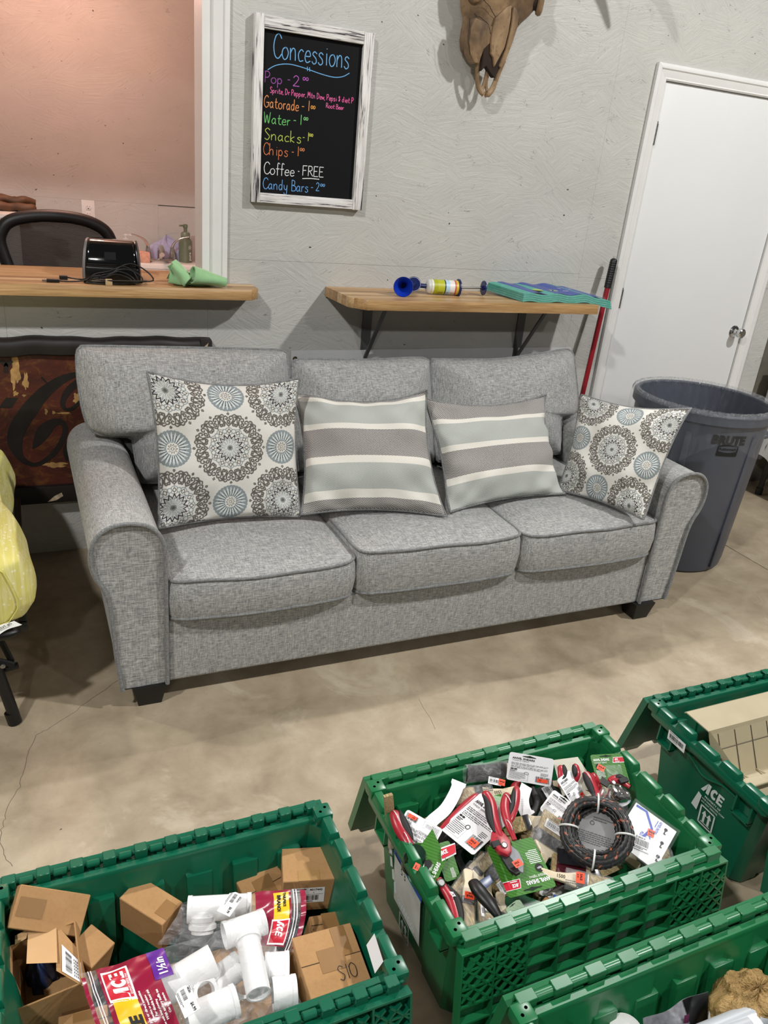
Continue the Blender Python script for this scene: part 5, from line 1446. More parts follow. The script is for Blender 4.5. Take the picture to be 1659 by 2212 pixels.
def make_tote(label, cx, cy, mat, chunky, splay=(11, 9), lidstyle=True):
    t_ = thing('tote', label, 'tote', (cx, cy, 0), group='green hinged-lid totes')
    I = Matrix.Identity(4)
    obj('body', BODY, mat, parent=t_, local=I, world=False, bevel=0, smooth=28, weld=True)
    obj('rim', rim_mesh(), mat, parent=t_, local=I, world=False, smooth=40)
    # stepped teeth along the short sides
    first = None
    for sx in (-1, 1):
        for yc, hl, hh in ((-.150, .030, .016), (-.075, .030, .022), (.002, .034, .018), (.078, .030, .022), (.150, .030, .016)):
            mb = MB().hexa([(-.014, -hl, .309), (.014, -hl, .309), (.014, hl, .309), (-.014, hl, .309)], [(-.0095, -hl+.004, .309+hh), (.0095, -hl+.004, .309+hh), (.0095, hl-.004, .309+hh), (-.0095, hl-.004, .309+hh)])
            obj('rim_tooth', mb, mat, parent=t_, local=Matrix.Translation((sx*.316, yc, 0)), world=False, bevel=.004, seg=2)
        # grip lip under the rim
        P = [(sx*(.3045-.001*math.cos(k*.4)), -.11+.22*k/16, .262-.022*math.sin(PI*k/16)-.006*math.cos(PI*k/8*2)) for k in range(17)]
        obj('grip_lip', MB().tube(P, .003, 6), mat, parent=t_, local=I, world=False, smooth=60)
        for cy_2 in (-.135, .135):
            obj('latch_pocket', MB().box(sx*.306-.004, sx*.306+.014*(1), cy_2-.026, cy_2-.021, .225, .284).box(sx*.306-.004, sx*.306+.014, cy_2+.021, cy_2+.026, .225, .284).box(sx*.306-.004, sx*.306+.014, cy_2-.026, cy_2+.026, .222, .228) if sx > 0 else
                MB().box(sx*.306-.014, sx*.306+.004, cy_2-.026, cy_2-.021, .225, .284).box(sx*.306-.014, sx*.306+.004, cy_2+.021, cy_2+.026, .225, .284).box(sx*.306-.014, sx*.306+.004, cy_2-.026, cy_2+.026, .222, .228), mat, parent=t_, local=I, world=False)
        # corner posts with two peg holes
    for sx in (-1, 1):
        for sy in (-1, 1):
            obj('corner_block', MB().box(-.019, .019, -.019, .019, .300, .3285), mat, parent=t_, local=Matrix.Translation((sx*.313, sy*.190, 0)), world=False, bevel=.006, seg=2)
            hl = MB()
            for q in (-.008, .008): hl.lathe([(.0032, 0)], 10, T=Matrix.Translation((sx*.313+q*.8, sy*.190+q*.6, .3288)))
            obj('peg_hole', hl, M('deep_hole', '#03140c', .9, var=0), parent=t_, local=I, world=False)
    # raised panels on the long inner walls
    wp = None
    for sy in (-1, 1):
        for k in range(6):
            x = -.235+.094*k
            L_ = Matrix.Translation((x, 0, 0)) @ Matrix.Rotation(0 if sy > 0 else PI, 4, 'Z')
            if wp is None:
                m_ = MB().hexa([(-.020, .1505, .03), (.020, .1505, .03), (.020, .1375, .03), (-.020, .1375, .03)], [(-.026, .180, .262), (.026, .180, .262), (.026, .1665, .262), (-.026, .1665, .262)])
                m_.f = [tuple(reversed(f)) for f in m_.f]
                wp = obj('wall_panel', m_, mat, parent=t_, local=L_, world=False, bevel=.003, seg=2)
            else: inst('wall_panel', wp, t_, L_)
    # hinge along both long sides
    kn = []
    for sy in (-1, 1):
        y = sy*.212; zh = .316
        obj('hinge_rod', MB().cyl((-.318, y, zh), (.318, y, zh), .0035, n=10), STEEL if False else mat, parent=t_, local=I, world=False, smooth=40)
        nk = 11 if not chunky else 9
        for k in range(nk):
            x = -.295+.59*k/(nk-1)
            if not kn:
                a_ = MB()
                w = .012 if not chunky else .019
                for yy0, yy1, z0, z1 in ((-.011, -.006, -.010, .012), (.006, .011, -.010, .012), (-.011, .011, .008, .0125)): a_.box(-w, w, yy0, yy1, z0, z1)
                kn.append(obj('hinge_knuckle', a_, mat, parent=t_, local=Matrix.Translation((x, y, zh)), world=False, bevel=.0015, seg=1))
                b_ = MB().cyl((-.013 if not chunky else -.020, 0, 0), (.013 if not chunky else .020, 0, 0), .0075 if not chunky else .010, n=14)
                kn.append(obj('hinge_barrel', b_, mat, parent=t_, local=Matrix.Translation((x+.0295*(1 if not chunky else 1.25), y, zh)), world=False, bevel=.002, seg=1))
            else:
                inst('hinge_knuckle', kn[0], t_, Matrix.Translation((x, y, zh)))
                if k < nk-1: inst('hinge_barrel', kn[1], t_, Matrix.Translation((x+(.0295 if not chunky else .0369), y, zh)))
        # strip that ties the hinge to the rim
        obj('hinge_flange', cells([-.32+.64*i/22 for i in range(23)], [y-sy*.0-.009 if sy > 0 else y-.003, y+.003 if sy > 0 else y+.009], [[.301 if i % 2 else .306 for i in range(22)]], base=.296), mat, parent=t_, local=I, world=False)
        # half lid folded down outside
        ang = math.radians(splay[0 if sy < 0 else 1])
        # local lid axes: y down the wall, z outwards
        yd = Vector((0, sy*math.sin(ang), -math.cos(ang))); zo = Vector((0, sy*math.cos(ang), math.sin(ang))); xo = yd.cross(zo)
        Tl = axes(Vector((0, sy*.216, .308)), xo, yd, zo)
        ld = obj('lid', lid_mesh(), mat, parent=t_, local=Tl, world=False, weld=True)
        for sd in (-1, 1): obj('corner_webs', lattice((sd,)), mat, parent=ld, local=I, world=False)
        for k in range(6):
            obj('lid_tooth', MB().hexa([(-.035, 0, 0), (.035, 0, 0), (.035, 0, .018), (-.035, 0, .018)], [(-.022, .028, .002), (.022, .028, .002), (.022, .028, .016), (-.022, .028, .016)]), mat, parent=ld, local=Matrix.Translation((-.27+.108*k, .2045, 0)), world=False, bevel=.002, seg=1)
    return t_
T1 = make_tote('green tote of cardboard boxes and bagged white pipe fittings, front left', .19, .99, TG_A, False)
T2 = make_tote('green tote heaped with garden shears, brushes and a rope coil', .955, 1.022, TG_B, True, (9, 16))
T3 = make_tote('green tote holding a beige tray with wire dividers, right edge', 1.815, 1.066, TG_A, False, (9, 14))
T4 = make_tote('green tote with crumpled brown paper inside, bottom right corner', .985, .462, TG_B, True)
# --- stickers and print on the totes
def on_left(tote, y, z, x=None):
    """frame on the left short side: x axis runs towards the camera side, y axis up"""
    b = wm(tote).translation
    zz = z; hx = .278+(.306-.278)*zz/.285+.0012
    return axes(Vector((b.x-hx, b.y+y, z)), Vector((0, -1, 0)), Vector((-.095, 0, 1)).normalized(), Vector((-1, 0, -.095)).normalized())
WPRINT = M('white_screen_print', '#c9d0cd', .6, var=.05)
def ace(mb, x, y, h, T, z=0.0, mi=0):
    """the hardware shop's word mark: slab A cut by a slanted bar, C, E"""
    def sl(p): return [(x+(a+.12*b)*h, y+b*h) for a, b in p]
    mb.poly(sl([(-.34, 0), (-.06, 0), (.10, .40), (.10, 1)]), z, mi, T)
    mb.poly(sl([(.14, 0), (.42, 0), (.42, 1), (.13, 1)]), z, mi, T)
    c = []
    for k in range(13):
        a = math.radians(50+260*k/12); c.append((.86+.34*math.cos(a), .5+.5*math.sin(a)))
    for k in range(12, -1, -1):
        a = math.radians(40+280*k/12); c.append((.90+.14*math.cos(a), .5+.24*math.sin(a)))
    P = sl(c); n = len(P)
    for i in range(12): mb.poly([P[i], P[i+1], P[n-2-i], P[n-1-i]], z, mi, T)
    for r in ((1.16, 0, 1.36, 1), (1.36, 0, 1.72, .22), (1.36, .40, 1.66, .60), (1.36, .78, 1.72, 1)):
        mb.poly(sl([(r[0], r[1]), (r[2], r[1]), (r[2], r[3]), (r[0], r[3])]), z, mi, T)
def upbox(mb, T, w=.05, h=.062, z=0.0):
    t_ = .0045
    for q in ((0, 0, w, t_), (0, h-t_, w, h), (0, 0, t_, h), (w-t_, 0, w, h)): mb.rect(*q, z, 0, T)
    mb.rect(w*.18, .009, w*.82, .0115, z, 0, T)
    for cx in (w*.34, w*.66):
        mb.rect(cx-.0035, .0125, cx+.0035, h*.60, z, 0, T); mb.poly([(cx-.008, h*.58), (cx+.008, h*.58), (cx, h*.84)], z, 0, T)
T = on_left(T3, -.04, .16)
p = MB(); ace(p, -.03, .028, .034, T); text_into(p, 'PROPERTY OF', .0085, T @ tr(-.025, .014), bold=.02); text_into(p, 'ACE HARDWARE CORP', .0072, T @ tr(-.032, .004), bold=.02); text_into(p, 'DO NOT REMOVE', .0068, T @ tr(-.032, -.006), bold=.02)
upbox(p, T @ tr(-.030, -.075))
p.poly([(-.034, .010), (-.040, -.045), (-.060, -.040), (-.046, .015)], 0, 0, T)
obj('stencil', p, WPRINT, parent=T3)
def sticker(parent, T, w, h, seed=1, price=None, name='sticker', number=None, paper=None, rows=2):
    s = obj(name, MB().rect(0, 0, w, h, .0006, 0, T), paper or PAPER, parent=parent)
    p = MB(); barcode(p, w*.08, h*.30, w*.84, h*.45, .0011, 0, T, 26, seed)
    if number: text_into(p, number, h*.17, T @ tr(w*.1, h*.80, .0011), bold=.02)
    else: lines(p, w*.08, h*.93, w*.8, 1, .002, h*.06, .0011, 0, T, seed)
    lines(p, w*.08, h*.22, w*.8, rows, h*.10, h*.05, .0011, 0, T, seed+1)
    obj('print', p, INK, parent=s)
    return s
sticker(T3, on_left(T3, .115, .274) @ Matrix.Translation((0, 0, .028)), .062, .030, 3, rows=1)
sticker(T2, on_left(T2, .135, .20) @ tr(0, 0, .001), .034, .062, 5, rows=1)
Tt = on_left(T2, .06, .19)
s = obj('lot_sheet', MB().rect(-.03, -.115, .10, .06, .0008, 0, Tt), M('worn_paper', '#b9b9b2', .7, var=.15), parent=T2)
bt_ = MB().rect(-.032, .028, .105, .066, .0014, 0, Tt)
obj('blue_tape', bt_, M('painters_tape', '#1f4fa0', .7, var=.08), parent=T2)
p = MB(); handwrite(p, 'HOT', -.012, .046, .014, .002, .0021, T=Tt); handwrite(p, 'Dean Over', -.022, .031, .012, .0018, .0021, T=Tt); handwrite(p, '5 3', .005, .004, .018, .0018, .0014, T=Tt)
obj('handwriting', p, INK, parent=T2)
p = MB(); upbox(p, Tt @ tr(.0, -.185), .05, .066, .001); lines(p, -.01, -.083, .095, 3, .011, .006, .0014, 0, Tt, 4)
for k in range(5): p.poly([(-.075+k*.011, .055-k*.03), (-.062+k*.010, .060-k*.028), (-.060+k*.011, .035-k*.03), (-.072+k*.011, .028-k*.03)], .001, 0, Tt)
obj('stencil', p, WPRINT, parent=T2)
for tt in (T1, T4):
    T = on_left(tt, -.04, .16); p = MB(); ace(p, -.03, .028, .034, T); upbox(p, T @ tr(-.03, -.075)); obj('stencil', p, WPRINT, parent=tt)
# ------------------------------------------------------------------ left tote: cartons and bagged pipe fittings
t = NT('kraft_cardboard')
fl_ = t.noise(t.mapped((140, 140, 140)), 1, 3, .7); bl = t.noise(t.mapped((7, 7, 7)), 1, 3)
t.set(color=t.mix(t.ramp(fl_, ((.3, .18), (.55, 0.0))), t.ramp(bl, ((.3, lin('#a07a51')), (.7, lin('#b48e63')))), lin('#7c5c3b')), rough=.85, spec=.2)
KRAFT = keep(t)
TAPE = M('brown_packing_tape', '#8b6840', .3, var=.06)
def carton_mesh(w, h, d, open_top=False):
    if not open_top:
        return MB().box(0, w, 0, h, -d, 0)
    t_ = .003; mb = MB()
    mb.box(0, w, 0, h, -d, -d+t_).box(0, w, 0, t_, -d, 0).box(0, w, h-t_, h, -d, 0).box(0, t_, 0, h, -d, 0).box(w-t_, w, 0, h, -d, 0)
    return mb
def carton(label, A, B, D, depth, tape=None, open_top=False, name='cardboard_box', h=None, w=None):
    """box whose top face starts at A, runs to B and towards D; its thickness hangs below"""
    A, B, D = Vector(A), Vector(B), Vector(D); F_ = frame(A, B, D)
    if F_.col[2].z < 0:
        F_ = frame(A, D, B); w, h = h, w; A, B, D = A, D, B
    w = w or (B-A).length; h = h or abs(F_.inverted() @ D).y if False else (h or (F_.inverted() @ D).y)
    root = thing(name, label, 'box', tuple(A), rot=F_.to_3x3(), group='brown cartons in the left tote')
    obj('carton', carton_mesh(w, h, depth, open_top), KRAFT, parent=root, local=Matrix.Identity(4), world=False, bevel=.0015, seg=1)
    if not open_top:
        # the slit between the two top flaps and the strip of tape over it
        if tape != 'none':
            obj('flap_slit', MB().rect(.001, h*.5-.0008, w-.001, h*.5+.0008, .0004), M('slit_shadow', '#3a2a1a', .9, var=0), parent=root, local=Matrix.Identity(4), world=False)
            tp = MB().rect(w*.30, h*.5-.021, w*.72, h*.5+.021, .0008) if tape != 'end' else MB().rect(w*.3, -.0, w*.7, h*.35, .0008)
            obj('tape', tp, TAPE, parent=root, local=Matrix.Identity(4), world=False)
    return root, F_, w, h
Z3 = at_z
bA, FA, wA, hA = carton('taped cardboard box with a 4017442 barcode label in the back right corner of its tote', Z3(611, 1906, .262), Z3(726, 1899, .262), Z3(607, 1833, .262), .085, tape='none')
I4 = Matrix.Identity(4)
obj('tape', MB().rect(wA*.29, 0, wA*.70, hA*.30, .0007), M('pale_tape', '#a07c4c', .35, var=.05), parent=bA, local=I4, world=False)
fr = Matrix(((1, 0, 0, 0), (0, 0, -1, -.0008), (0, 1, 0, -.085), (0, 0, 0, 1)))     # front face: x right, y up
obj('box_label', MB().rect(.018, .024, .086, .066, 0, 0, fr), PAPER, parent=bA, local=I4, world=False)
p = MB(); text_into(p, '4017442', .0075, fr @ tr(.055, .058, .0005), bold=.02); text_into(p, '1', .007, fr @ tr(.062, .050, .0005)); lines(p, .022, .064, .028, 2, .008, .003, .0005, 0, fr)
barcode(p, .045, .031, .03, .014, .0005, 0, fr, 20, 4); p.rect(.022, .0475, .083, .048, .0005, 0, fr); lines(p, .05, .029, .022, 1, .003, .002, .0005, 0, fr)
obj('print', p, INK, parent=bA, local=I4, world=False)
c1 = lambda a, b, z: at_z(a*.2532, 1840+b*.2532, z)
c3 = lambda a, b, z: at_z(560+a*.2315, 1700+b*.2315, z)
bB, FB, wB, hB = carton('cardboard box tipped against the back left corner of its tote, tape at one end', c1(65, 650, .305), c1(680, 730, .255), c1(90, 262, .352), .055, tape='none')
obj('tape', MB().rect(.006, .020, .052, .052, .0007), TAPE, parent=bB, local=I4, world=False)
bC, FC, wC, hC = carton('torn-open cardboard box with a white barcode label and folded flap', c1(95, 1370, .252), c1(700, 1120, .27), c1(75, 800, .262), .10, open_top=True)
obj('box_label', MB().rect(wC-.032, .030, wC-.002, hC-.012, .0008) if False else MB().rect(.0, .0, .001, .001, 0), PAPER, parent=bC, local=I4, world=False)
lbF = frame(c1(545, 965, .274), c1(690, 1045, .270), c1(515, 710, .285))
obj('side_flap', MB().hexa([c1(480, 1015, .262), c1(715, 1150, .262), c1(690, 860, .262), c1(480, 615, .272)], [c1(480, 1015, .266), c1(715, 1150, .266), c1(690, 860, .266), c1(480, 615, .276)]), KRAFT, parent=bC)
SF = [c1(480, 1015, .2665), c1(715, 1150, .2665), c1(690, 860, .2665), c1(480, 615, .2765)]
def onflap(u, v, lift):
    a = SF[0].lerp(SF[1], u); b = SF[3].lerp(SF[2], u); return a.lerp(b, v)+Vector((0, 0, lift))
obj('barcode_label', MB().add([onflap(u, v, .0006) for u, v in ((.22, .06), (.96, .06), (.96, .66), (.22, .66))], [(0, 1, 2, 3)]), PAPER, parent=bC)
p = MB(); rg = random.Random(4)
for k in range(18):
    v = .13+.026*k; h_ = rg.choice((.008, .013, .018)); p.add([onflap(u, q, .0011) for u, q in ((.36, v), (.60, v), (.60, v+h_), (.36, v+h_))], [(0, 1, 2, 3)])
for k in range(4):
    for q in range(6):
        v = .12+.08*q; u = .68+.06*k; p.add([onflap(a, b, .0011) for a, b in ((u, v), (u+.025, v), (u+.025, v+.055), (u, v+.055))], [(0, 1, 2, 3)])
obj('print', p, INK, parent=bC)
def quad(px4, z4, lift=0.0):
    return [c1(px4[i][0], px4[i][1], z4[i])+Vector((0, 0, lift)) for i in range(4)]
obj('torn_flap', MB().hexa([c1(225, 955, .272), c1(490, 945, .272), c1(480, 618, .276), c1(240, 650, .276)], [c1(225, 955, .275), c1(490, 945, .275), c1(480, 618, .279), c1(240, 650, .279)]), M('light_kraft', '#c19a6d', .85, var=.06), parent=bC)
obj('torn_flap', MB().hexa([c1(128, 795, .262), c1(225, 740, .272), c1(245, 655, .276), c1(128, 715, .266)], [c1(128, 795, .265), c1(225, 740, .275), c1(245, 655, .279), c1(128, 715, .269)]), M('light_kraft', '#c19a6d', .85, var=.06), parent=bC)
o = cloth_lump('blue_bag', 'blue plastic bag peeking out of the torn-open cardboard box', 'bag', c1(350, 1000, .20).x, c1(350, 1000, .20).y, .14, .07, .06, .10, M('blue_film', '#27375c', .2, var=.3, vscale=60), 7)
bD, FD, wD, hD = carton('cardboard box with taped end in the middle of the left tote, above the pipe bag', c1(1015, 395, .268), c1(1385, 630, .262), c1(1245, 335, .268), .080, tape='none', h=.058)
obj('tape', MB().rect(wD*.72, .012, wD*1.0, .046, .0007), TAPE, parent=bD, local=I4, world=False)
bE, FE, wE, hE = carton('cardboard box marked S10 in black pen at the front right of its tote', c3(480, 1990, .262), c3(1105, 1800, .252), c3(300, 1580, .275), .085, w=.118, h=.115)
obj('tape', MB().rect(wE*.62, hE*.50, wE*.86, hE*.98, .0009), TAPE, parent=bE, local=I4, world=False)
p = MB(); handwrite(p, '510', wE*.60, hE*.16, .026, .0012, .0012, seed=4); 
p = MB(); S0 = FE.inverted() @ c3(835, 1790, .258)
handwrite(p, 'S1O', wE*.52, hE*.14, .026, .0014, .0012)
obj('handwriting', p, INK, parent=bE, local=I4, world=False)
carton('small cardboard box with a white label strip beside the S10 box', c3(500, 1390, .222), c3(870, 1330, .215), c3(520, 1200, .228), .07)
q = [c3(640, 1355, .224), c3(825, 1325, .222), c3(818, 1290, .223), c3(645, 1325, .225)]
carton('cardboard box corner showing left of the 4017442 box', Z3(545, 1975, .20), Z3(632, 1925, .21), Z3(483, 1920, .215), .08)
carton('bent cardboard box between the torn box and the taped middle box', c1(780, 1000, .235), c1(985, 775, .235), c1(705, 690, .25), .08, tape='none')
carton('cardboard box under the red-printed bag at the lower edge', Z3(125, 2255, .215), Z3(235, 2225, .215), Z3(110, 2200, .215), .09)
carton('crushed cardboard box corner below the open box', c1(420, 1480, .17), c1(760, 1330, .175), c1(480, 1380, .19), .07, tape='none')
carton('cardboard box marked OVAL under the white elbows', Z3(640, 2195, .175), Z3(700, 2140, .18), Z3(600, 2130, .19), .09, tape='none')
carton('flattened cardboard box on the tote floor beneath the pipe bags', (.10, .88, .13), (.36, .88, .13), (.10, 1.08, .13), .09, tape='none')
carton('lowest cardboard box in the left tote, by the near wall', (-.06, .88, .12), (.085, .88, .12), (-.06, 1.02, .12), .09, tape='none')
# price tag on the right-hand wall of the tote
q0, q1, q3 = c3(1075, 1740, .285), c3(1135, 1650, .30), c3(995, 1475, .285)
Tg = frame(c3(1075, 1740, .305), c3(995, 1475, .305), c3(1135, 1665, .325))
tgx = thing('price_tag', 'white 5011473 price tag on the right wall of the carton tote', 'tag', tuple(c3(1075, 1740, .27)))
wd = (c3(995, 1475, .305)-c3(1075, 1740, .305)).length; hd_ = .030
obj('paper', MB().rect(0, 0, wd, hd_, .001, 0, Tg), PAPER, parent=tgx)
p = MB(); T = Tg @ Matrix.Translation((wd, hd_, .0014)) @ Matrix.Rotation(PI, 4, 'Z')
text_into(p, '5011473', .0085, T @ tr(.006, .019), bold=.02); barcode(p, .008, .009, .026, .008, 0, 0, T, 20); text_into(p, '$9.99', .011, T @ tr(wd-.026, .004), bold=.03); lines(p, .006, .006, .03, 1, .003, .0015, 0, 0, T)
obj('print', p, INK, parent=tgx)

# --- white pipe fittings
PVC = M('white_pvc', '#e6e6e6', .3, var=.01)
c2 = lambda a, b, z: at_z(340+a*.22906, 1840+b*.22906, z)
def pipe(mb, p0, p1, r, th=.003, lip=0.0):
    r = r*1.2
    p0, p1 = Vector(p0), Vector(p1); d = (p1-p0); L = d.length; T = along(p0, d)
    pr = [(r-th, .004), (r-th, 0), (r+lip, 0), (r+lip, .008 if lip else .001), (r, .009 if lip else .002), (r, L-(.009 if lip else .002)), (r+lip, L-(.008 if lip else .001)), (r+lip, L), (r-th, L), (r-th, L-.03)]
    pr[0] = (r-th, .03)
    return mb.lathe(pr, 28, T=T, cap0=True, cap1=True)
FG = 'white pipe fittings in the left tote'
f = thing('pipe_tee', 'white plastic pipe tee with a long stem, uppermost of the bagged fittings', 'pipe fitting', tuple(c2(850, 900, .25)), group=FG)
obj('cross_pipe', pipe(MB(), c2(632, 790, .300), c2(1012, 660, .300), .0190), PVC, parent=f, smooth=35)
for a, b in ((632, 790), (968, 676)):
    th = MB()
    for k in range(4):
        u = c2(a+11*k, b-4*k, .300); th.tube([u+((c2(1012, 660, .3)-c2(632, 790, .3)).normalized().orthogonal().normalized()*.0230*math.cos(q*PI/10)+(c2(1012, 660, .3)-c2(632, 790, .3)).normalized().cross((c2(1012, 660, .3)-c2(632, 790, .3)).normalized().orthogonal().normalized())*.0230*math.sin(q*PI/10)) for q in range(20)], .0011, 5, closed=True)
    obj('thread', th, PVC, parent=f, smooth=60)
obj('stem_pipe', pipe(MB(), c2(840, 760, .300), c2(955, 1345, .292), .0175), PVC, parent=f, smooth=35)
obj('stem_collar', MB().tube([c2(838, 745, .300), c2(860, 850, .299)], [.0240, .0236], 24), PVC, parent=f, smooth=35)
def fitting(label, p0, p1, r, lip=0.0, name='pipe_piece'):
    f = thing(name, label, 'pipe fitting', tuple(p0), group=FG)
    obj('tube', pipe(MB(), p0, p1, r, lip=lip), PVC, parent=f, smooth=35); return f
fitting('white plastic pipe length half under the red bag print', c2(70, 1300, .268), c2(530, 1020, .285), .0230)
fitting('white plastic pipe length at the lower edge, beside the 48285 tag', c2(280, 1600, .275), c2(745, 1400, .278), .0215, .0012)
fitting('upper short white coupling right of the tee stem', c2(1010, 1095, .265), c2(1240, 1080, .265), .0205, .001)
fitting('lower short white coupling right of the tee stem', c2(1085, 1345, .262), c2(1310, 1310, .262), .0215, .001)
fitting('white cross pipe under the 4026332 tag at the back', c2(285, 545, .268), c2(885, 510, .268), .0190, .0015)
fitting('short white branch pipe hanging from the back cross pipe', c2(430, 600, .262), c2(425, 720, .245), .0200, .002)
for k, (a, b, a2, b2, r) in enumerate(((500, 1200, 760, 1010, .0125), (545, 1320, 790, 1110, .0125))):
    fitting('%s white slip-joint sleeve lying left of the tee stem' % ('upper', 'lower')[k], c2(a, b, .255-.004*k), c2(a2, b2, .262-.004*k), r, .001)
def nut(label, c, r, nrm):
    f = thing('slip_nut', label, 'pipe fitting', tuple(c), group=FG)
    T = along(Vector(c), nrm); r *= 1.15
    obj('ring', MB().lathe([(r*.72, 0), (r, 0), (r, .014), (r*.72, .014), (r*.72, 0)], 28, T=T, cap0=False, cap1=False), PVC, parent=f, smooth=35)
    g = MB()
    for q in range(10):
        a = q*PI/5; g.box(-.003, .003, r-.001, r+.002, .001, .013, T=T @ Matrix.Rotation(a, 4, 'Z'))
    obj('grip_ribs', g, PVC, parent=f)
nut('white slip nut standing open beside the 48285 tag', c2(430, 1320, .262), .0190, (.25, -.6, .75))
nut('white slip nut half hidden behind the tee stem', c2(1000, 920, .25), .0175, (.2, -.5, .8))
nut('white slip nut under the tip of the tee stem', c2(800, 1270, .238), .0180, (.1, -.5, .85))
# --- the two printed bags
CRIM = M('crimson_print', '#8a1836', .25, var=.05); YELP = M('yellow_print', '#e3b81c', .3, var=.04); REDP = M('shop_red_print', '#c01f33', .3, var=0)
PURP = M('purple_print', '#5d2a8c', .25, var=0); WPR = M('white_print', '#ececec', .4, var=0)
BAGF = NT('crinkled_bag_film'); bz = BAGF.noise(BAGF.mapped((38, 38, 38)), 1, 4, .6, 1.5)
BAGF.set(color=(.93, .93, .95, 1), rough=.10, alpha=BAGF.ramp(bz, ((.40, .07), (.62, .16), (.75, .34))), spec=1.0); BAGF.bump(bz, .7, .012); BAGF = keep(BAGF)
def bagsurf(net, amp=.006, seed=0):
    rg = random.Random(seed); ph = [rg.uniform(0, 6.28) for _ in range(8)]
    G = [[Vector(p) for p in row] for row in net]
    def bez(a, b, c, d, t): return a*(1-t)**3+3*b*t*(1-t)**2+3*c*t*t*(1-t)+d*t**3
    def f(u, v, lift=0.0):
        p = bez(*[bez(*r, u) for r in G], v)
        w = amp*(math.sin(u*13+v*9+ph[0])*.5+math.sin(u*5-v*17+ph[1])*.4+.35*math.sin(u*31+v*23+ph[2]))
        return p+Vector((0, -.25, 1))*(w+lift)
    return f
def patch(f, u0, u1, v0, v1, lift, nu=14, nv=10):
    return MB().grid(lambda u, v: f(u0+(u1-u0)*u, v0+(v1-v0)*v, lift), nu, nv)
def warp(mb, f, u0, u1, v0, v1, w, h, lift):
    """lay flat print of size w x h onto the bag"""
    mb.v = [tuple(f(u0+(u1-u0)*x/w, v0+(v1-v0)*y/h, lift)) for x, y, z in mb.v]; return mb
b1 = thing('pipe_bag', 'clear bag with a crimson printed header and purple 1 1/2 in mark, lower left', 'bag', tuple(c1(700, 1040, .30)), group='printed pipe bags')
# u runs along the bag from its zip end (left) to the pipes (right); v from the far edge to the near edge
f1 = bagsurf([[Z3(172, 2104, .300), Z3(250, 2085, .302), Z3(400, 2030, .312), Z3(560, 1985, .318)], [Z3(185, 2150, .304), Z3(270, 2130, .322), Z3(420, 2080, .330), Z3(600, 2040, .335)],
              [Z3(200, 2200, .304), Z3(290, 2190, .322), Z3(440, 2150, .328), Z3(620, 2100, .330)], [Z3(225, 2262, .300), Z3(330, 2265, .300), Z3(480, 2245, .300), Z3(660, 2180, .296)]], .0045, 3)
obj('film', patch(f1, 0, 1, 0, 1, 0, 70, 44), BAGF, parent=b1, smooth=70)
obj('printed_header', patch(f1, .13, .47, .0, 1, .0012, 24, 30), CRIM, parent=b1, smooth=70)
obj('zip_edge', patch(f1, .0, .035, .08, 1, .0012, 4, 30), CRIM, parent=b1, smooth=70)
for u_ in (.065, .085): obj('zip_line', patch(f1, u_, u_+.008, .0, 1, .002, 3, 30), M('zip_plastic', '#d7d2d6', .3, var=0), parent=b1, smooth=70)
obj('yellow_panel', patch(f1, .165, .315, .50, 1, .0018, 12, 16), YELP, parent=b1, smooth=70)
obj('logo_edge', patch(f1, .150, .318, .08, .52, .0018, 10, 14), WPR, parent=b1, smooth=70)
obj('logo_panel', patch(f1, .160, .305, .11, .48, .0023, 10, 14), REDP, parent=b1, smooth=70)
obj('size_panel', patch(f1, .44, .535, .0, .36, .0022, 8, 10), PURP, parent=b1, smooth=70)
# print reads along -v: x axis up the bag
def vtext(body, size, u, v_from, f, lift, bold=.02, mb=None):
    mb = mb or MB(); t_ = MB(); text_into(t_, body, size, bold=bold)
    mb2 = MB(); mb2.v = []
    for x, y, z in t_.v: mb2.v.append(tuple(f(u-y*2.0, v_from-x*3.6, lift)))
    mb2.f = t_.f; mb2.mi = t_.mi
    mb.add(mb2.v, mb2.f); return mb
p = MB(); tm = MB(); ace(tm, 0, 0, .045, None)
p.add([tuple(f1(.285-y*2.0, .43-x*3.6, .003)) for x, y, z in tm.v], tm.f)
vtext('QUALITY SINCE 1924', .0078, .301, .455, f1, .003, mb=p)
for k, s_ in enumerate(('Slip joint or direct connection', 'Connection or installation', 'For double bowl sink', 'Use with brass plumbing', 'With sanitary baffle tee', 'Con tubo sanitario')):
    vtext(s_, .0098 if k % 2 == 0 else .0080, .342+.0225*k, .86-.06*(k % 3), f1, .003, mb=p, bold=.025)
vtext('1½in', .030, .512, .33, f1, .003, mb=p, bold=.03)
obj('print', p, WPR, parent=b1)
p = MB(); vtext('TEE', .05, .30, .98, f1, .003, mb=p, bold=.05); obj('black_print', p, INK, parent=b1)
b2 = thing('pipe_bag', 'clear bag with a BRANCH yellow and crimson header leaning on the boxes', 'bag', tuple(c2(1300, 860, .26)), group='printed pipe bags')
f2 = bagsurf([[c2(230, 470, .285), c2(560, 400, .300), c2(900, 400, .300), c2(1390, 350, .285)], [c2(200, 640, .292), c2(560, 560, .312), c2(950, 560, .312), c2(1420, 520, .285)],
              [c2(60, 760, .290), c2(500, 700, .310), c2(930, 760, .308), c2(1400, 740, .278)], [c2(0, 880, .280), c2(450, 880, .295), c2(900, 930, .285), c2(1290, 950, .262)]], .0045, 5)
obj('film', patch(f2, 0, 1, 0, 1, 0, 60, 36), BAGF, parent=b2, smooth=70)
obj('printed_header', patch(f2, .64, .90, .0, .92, .0012, 20, 24), CRIM, parent=b2, smooth=70)
obj('zip_edge', patch(f2, .965, 1.0, .0, .95, .0012, 4, 24), CRIM, parent=b2, smooth=70)
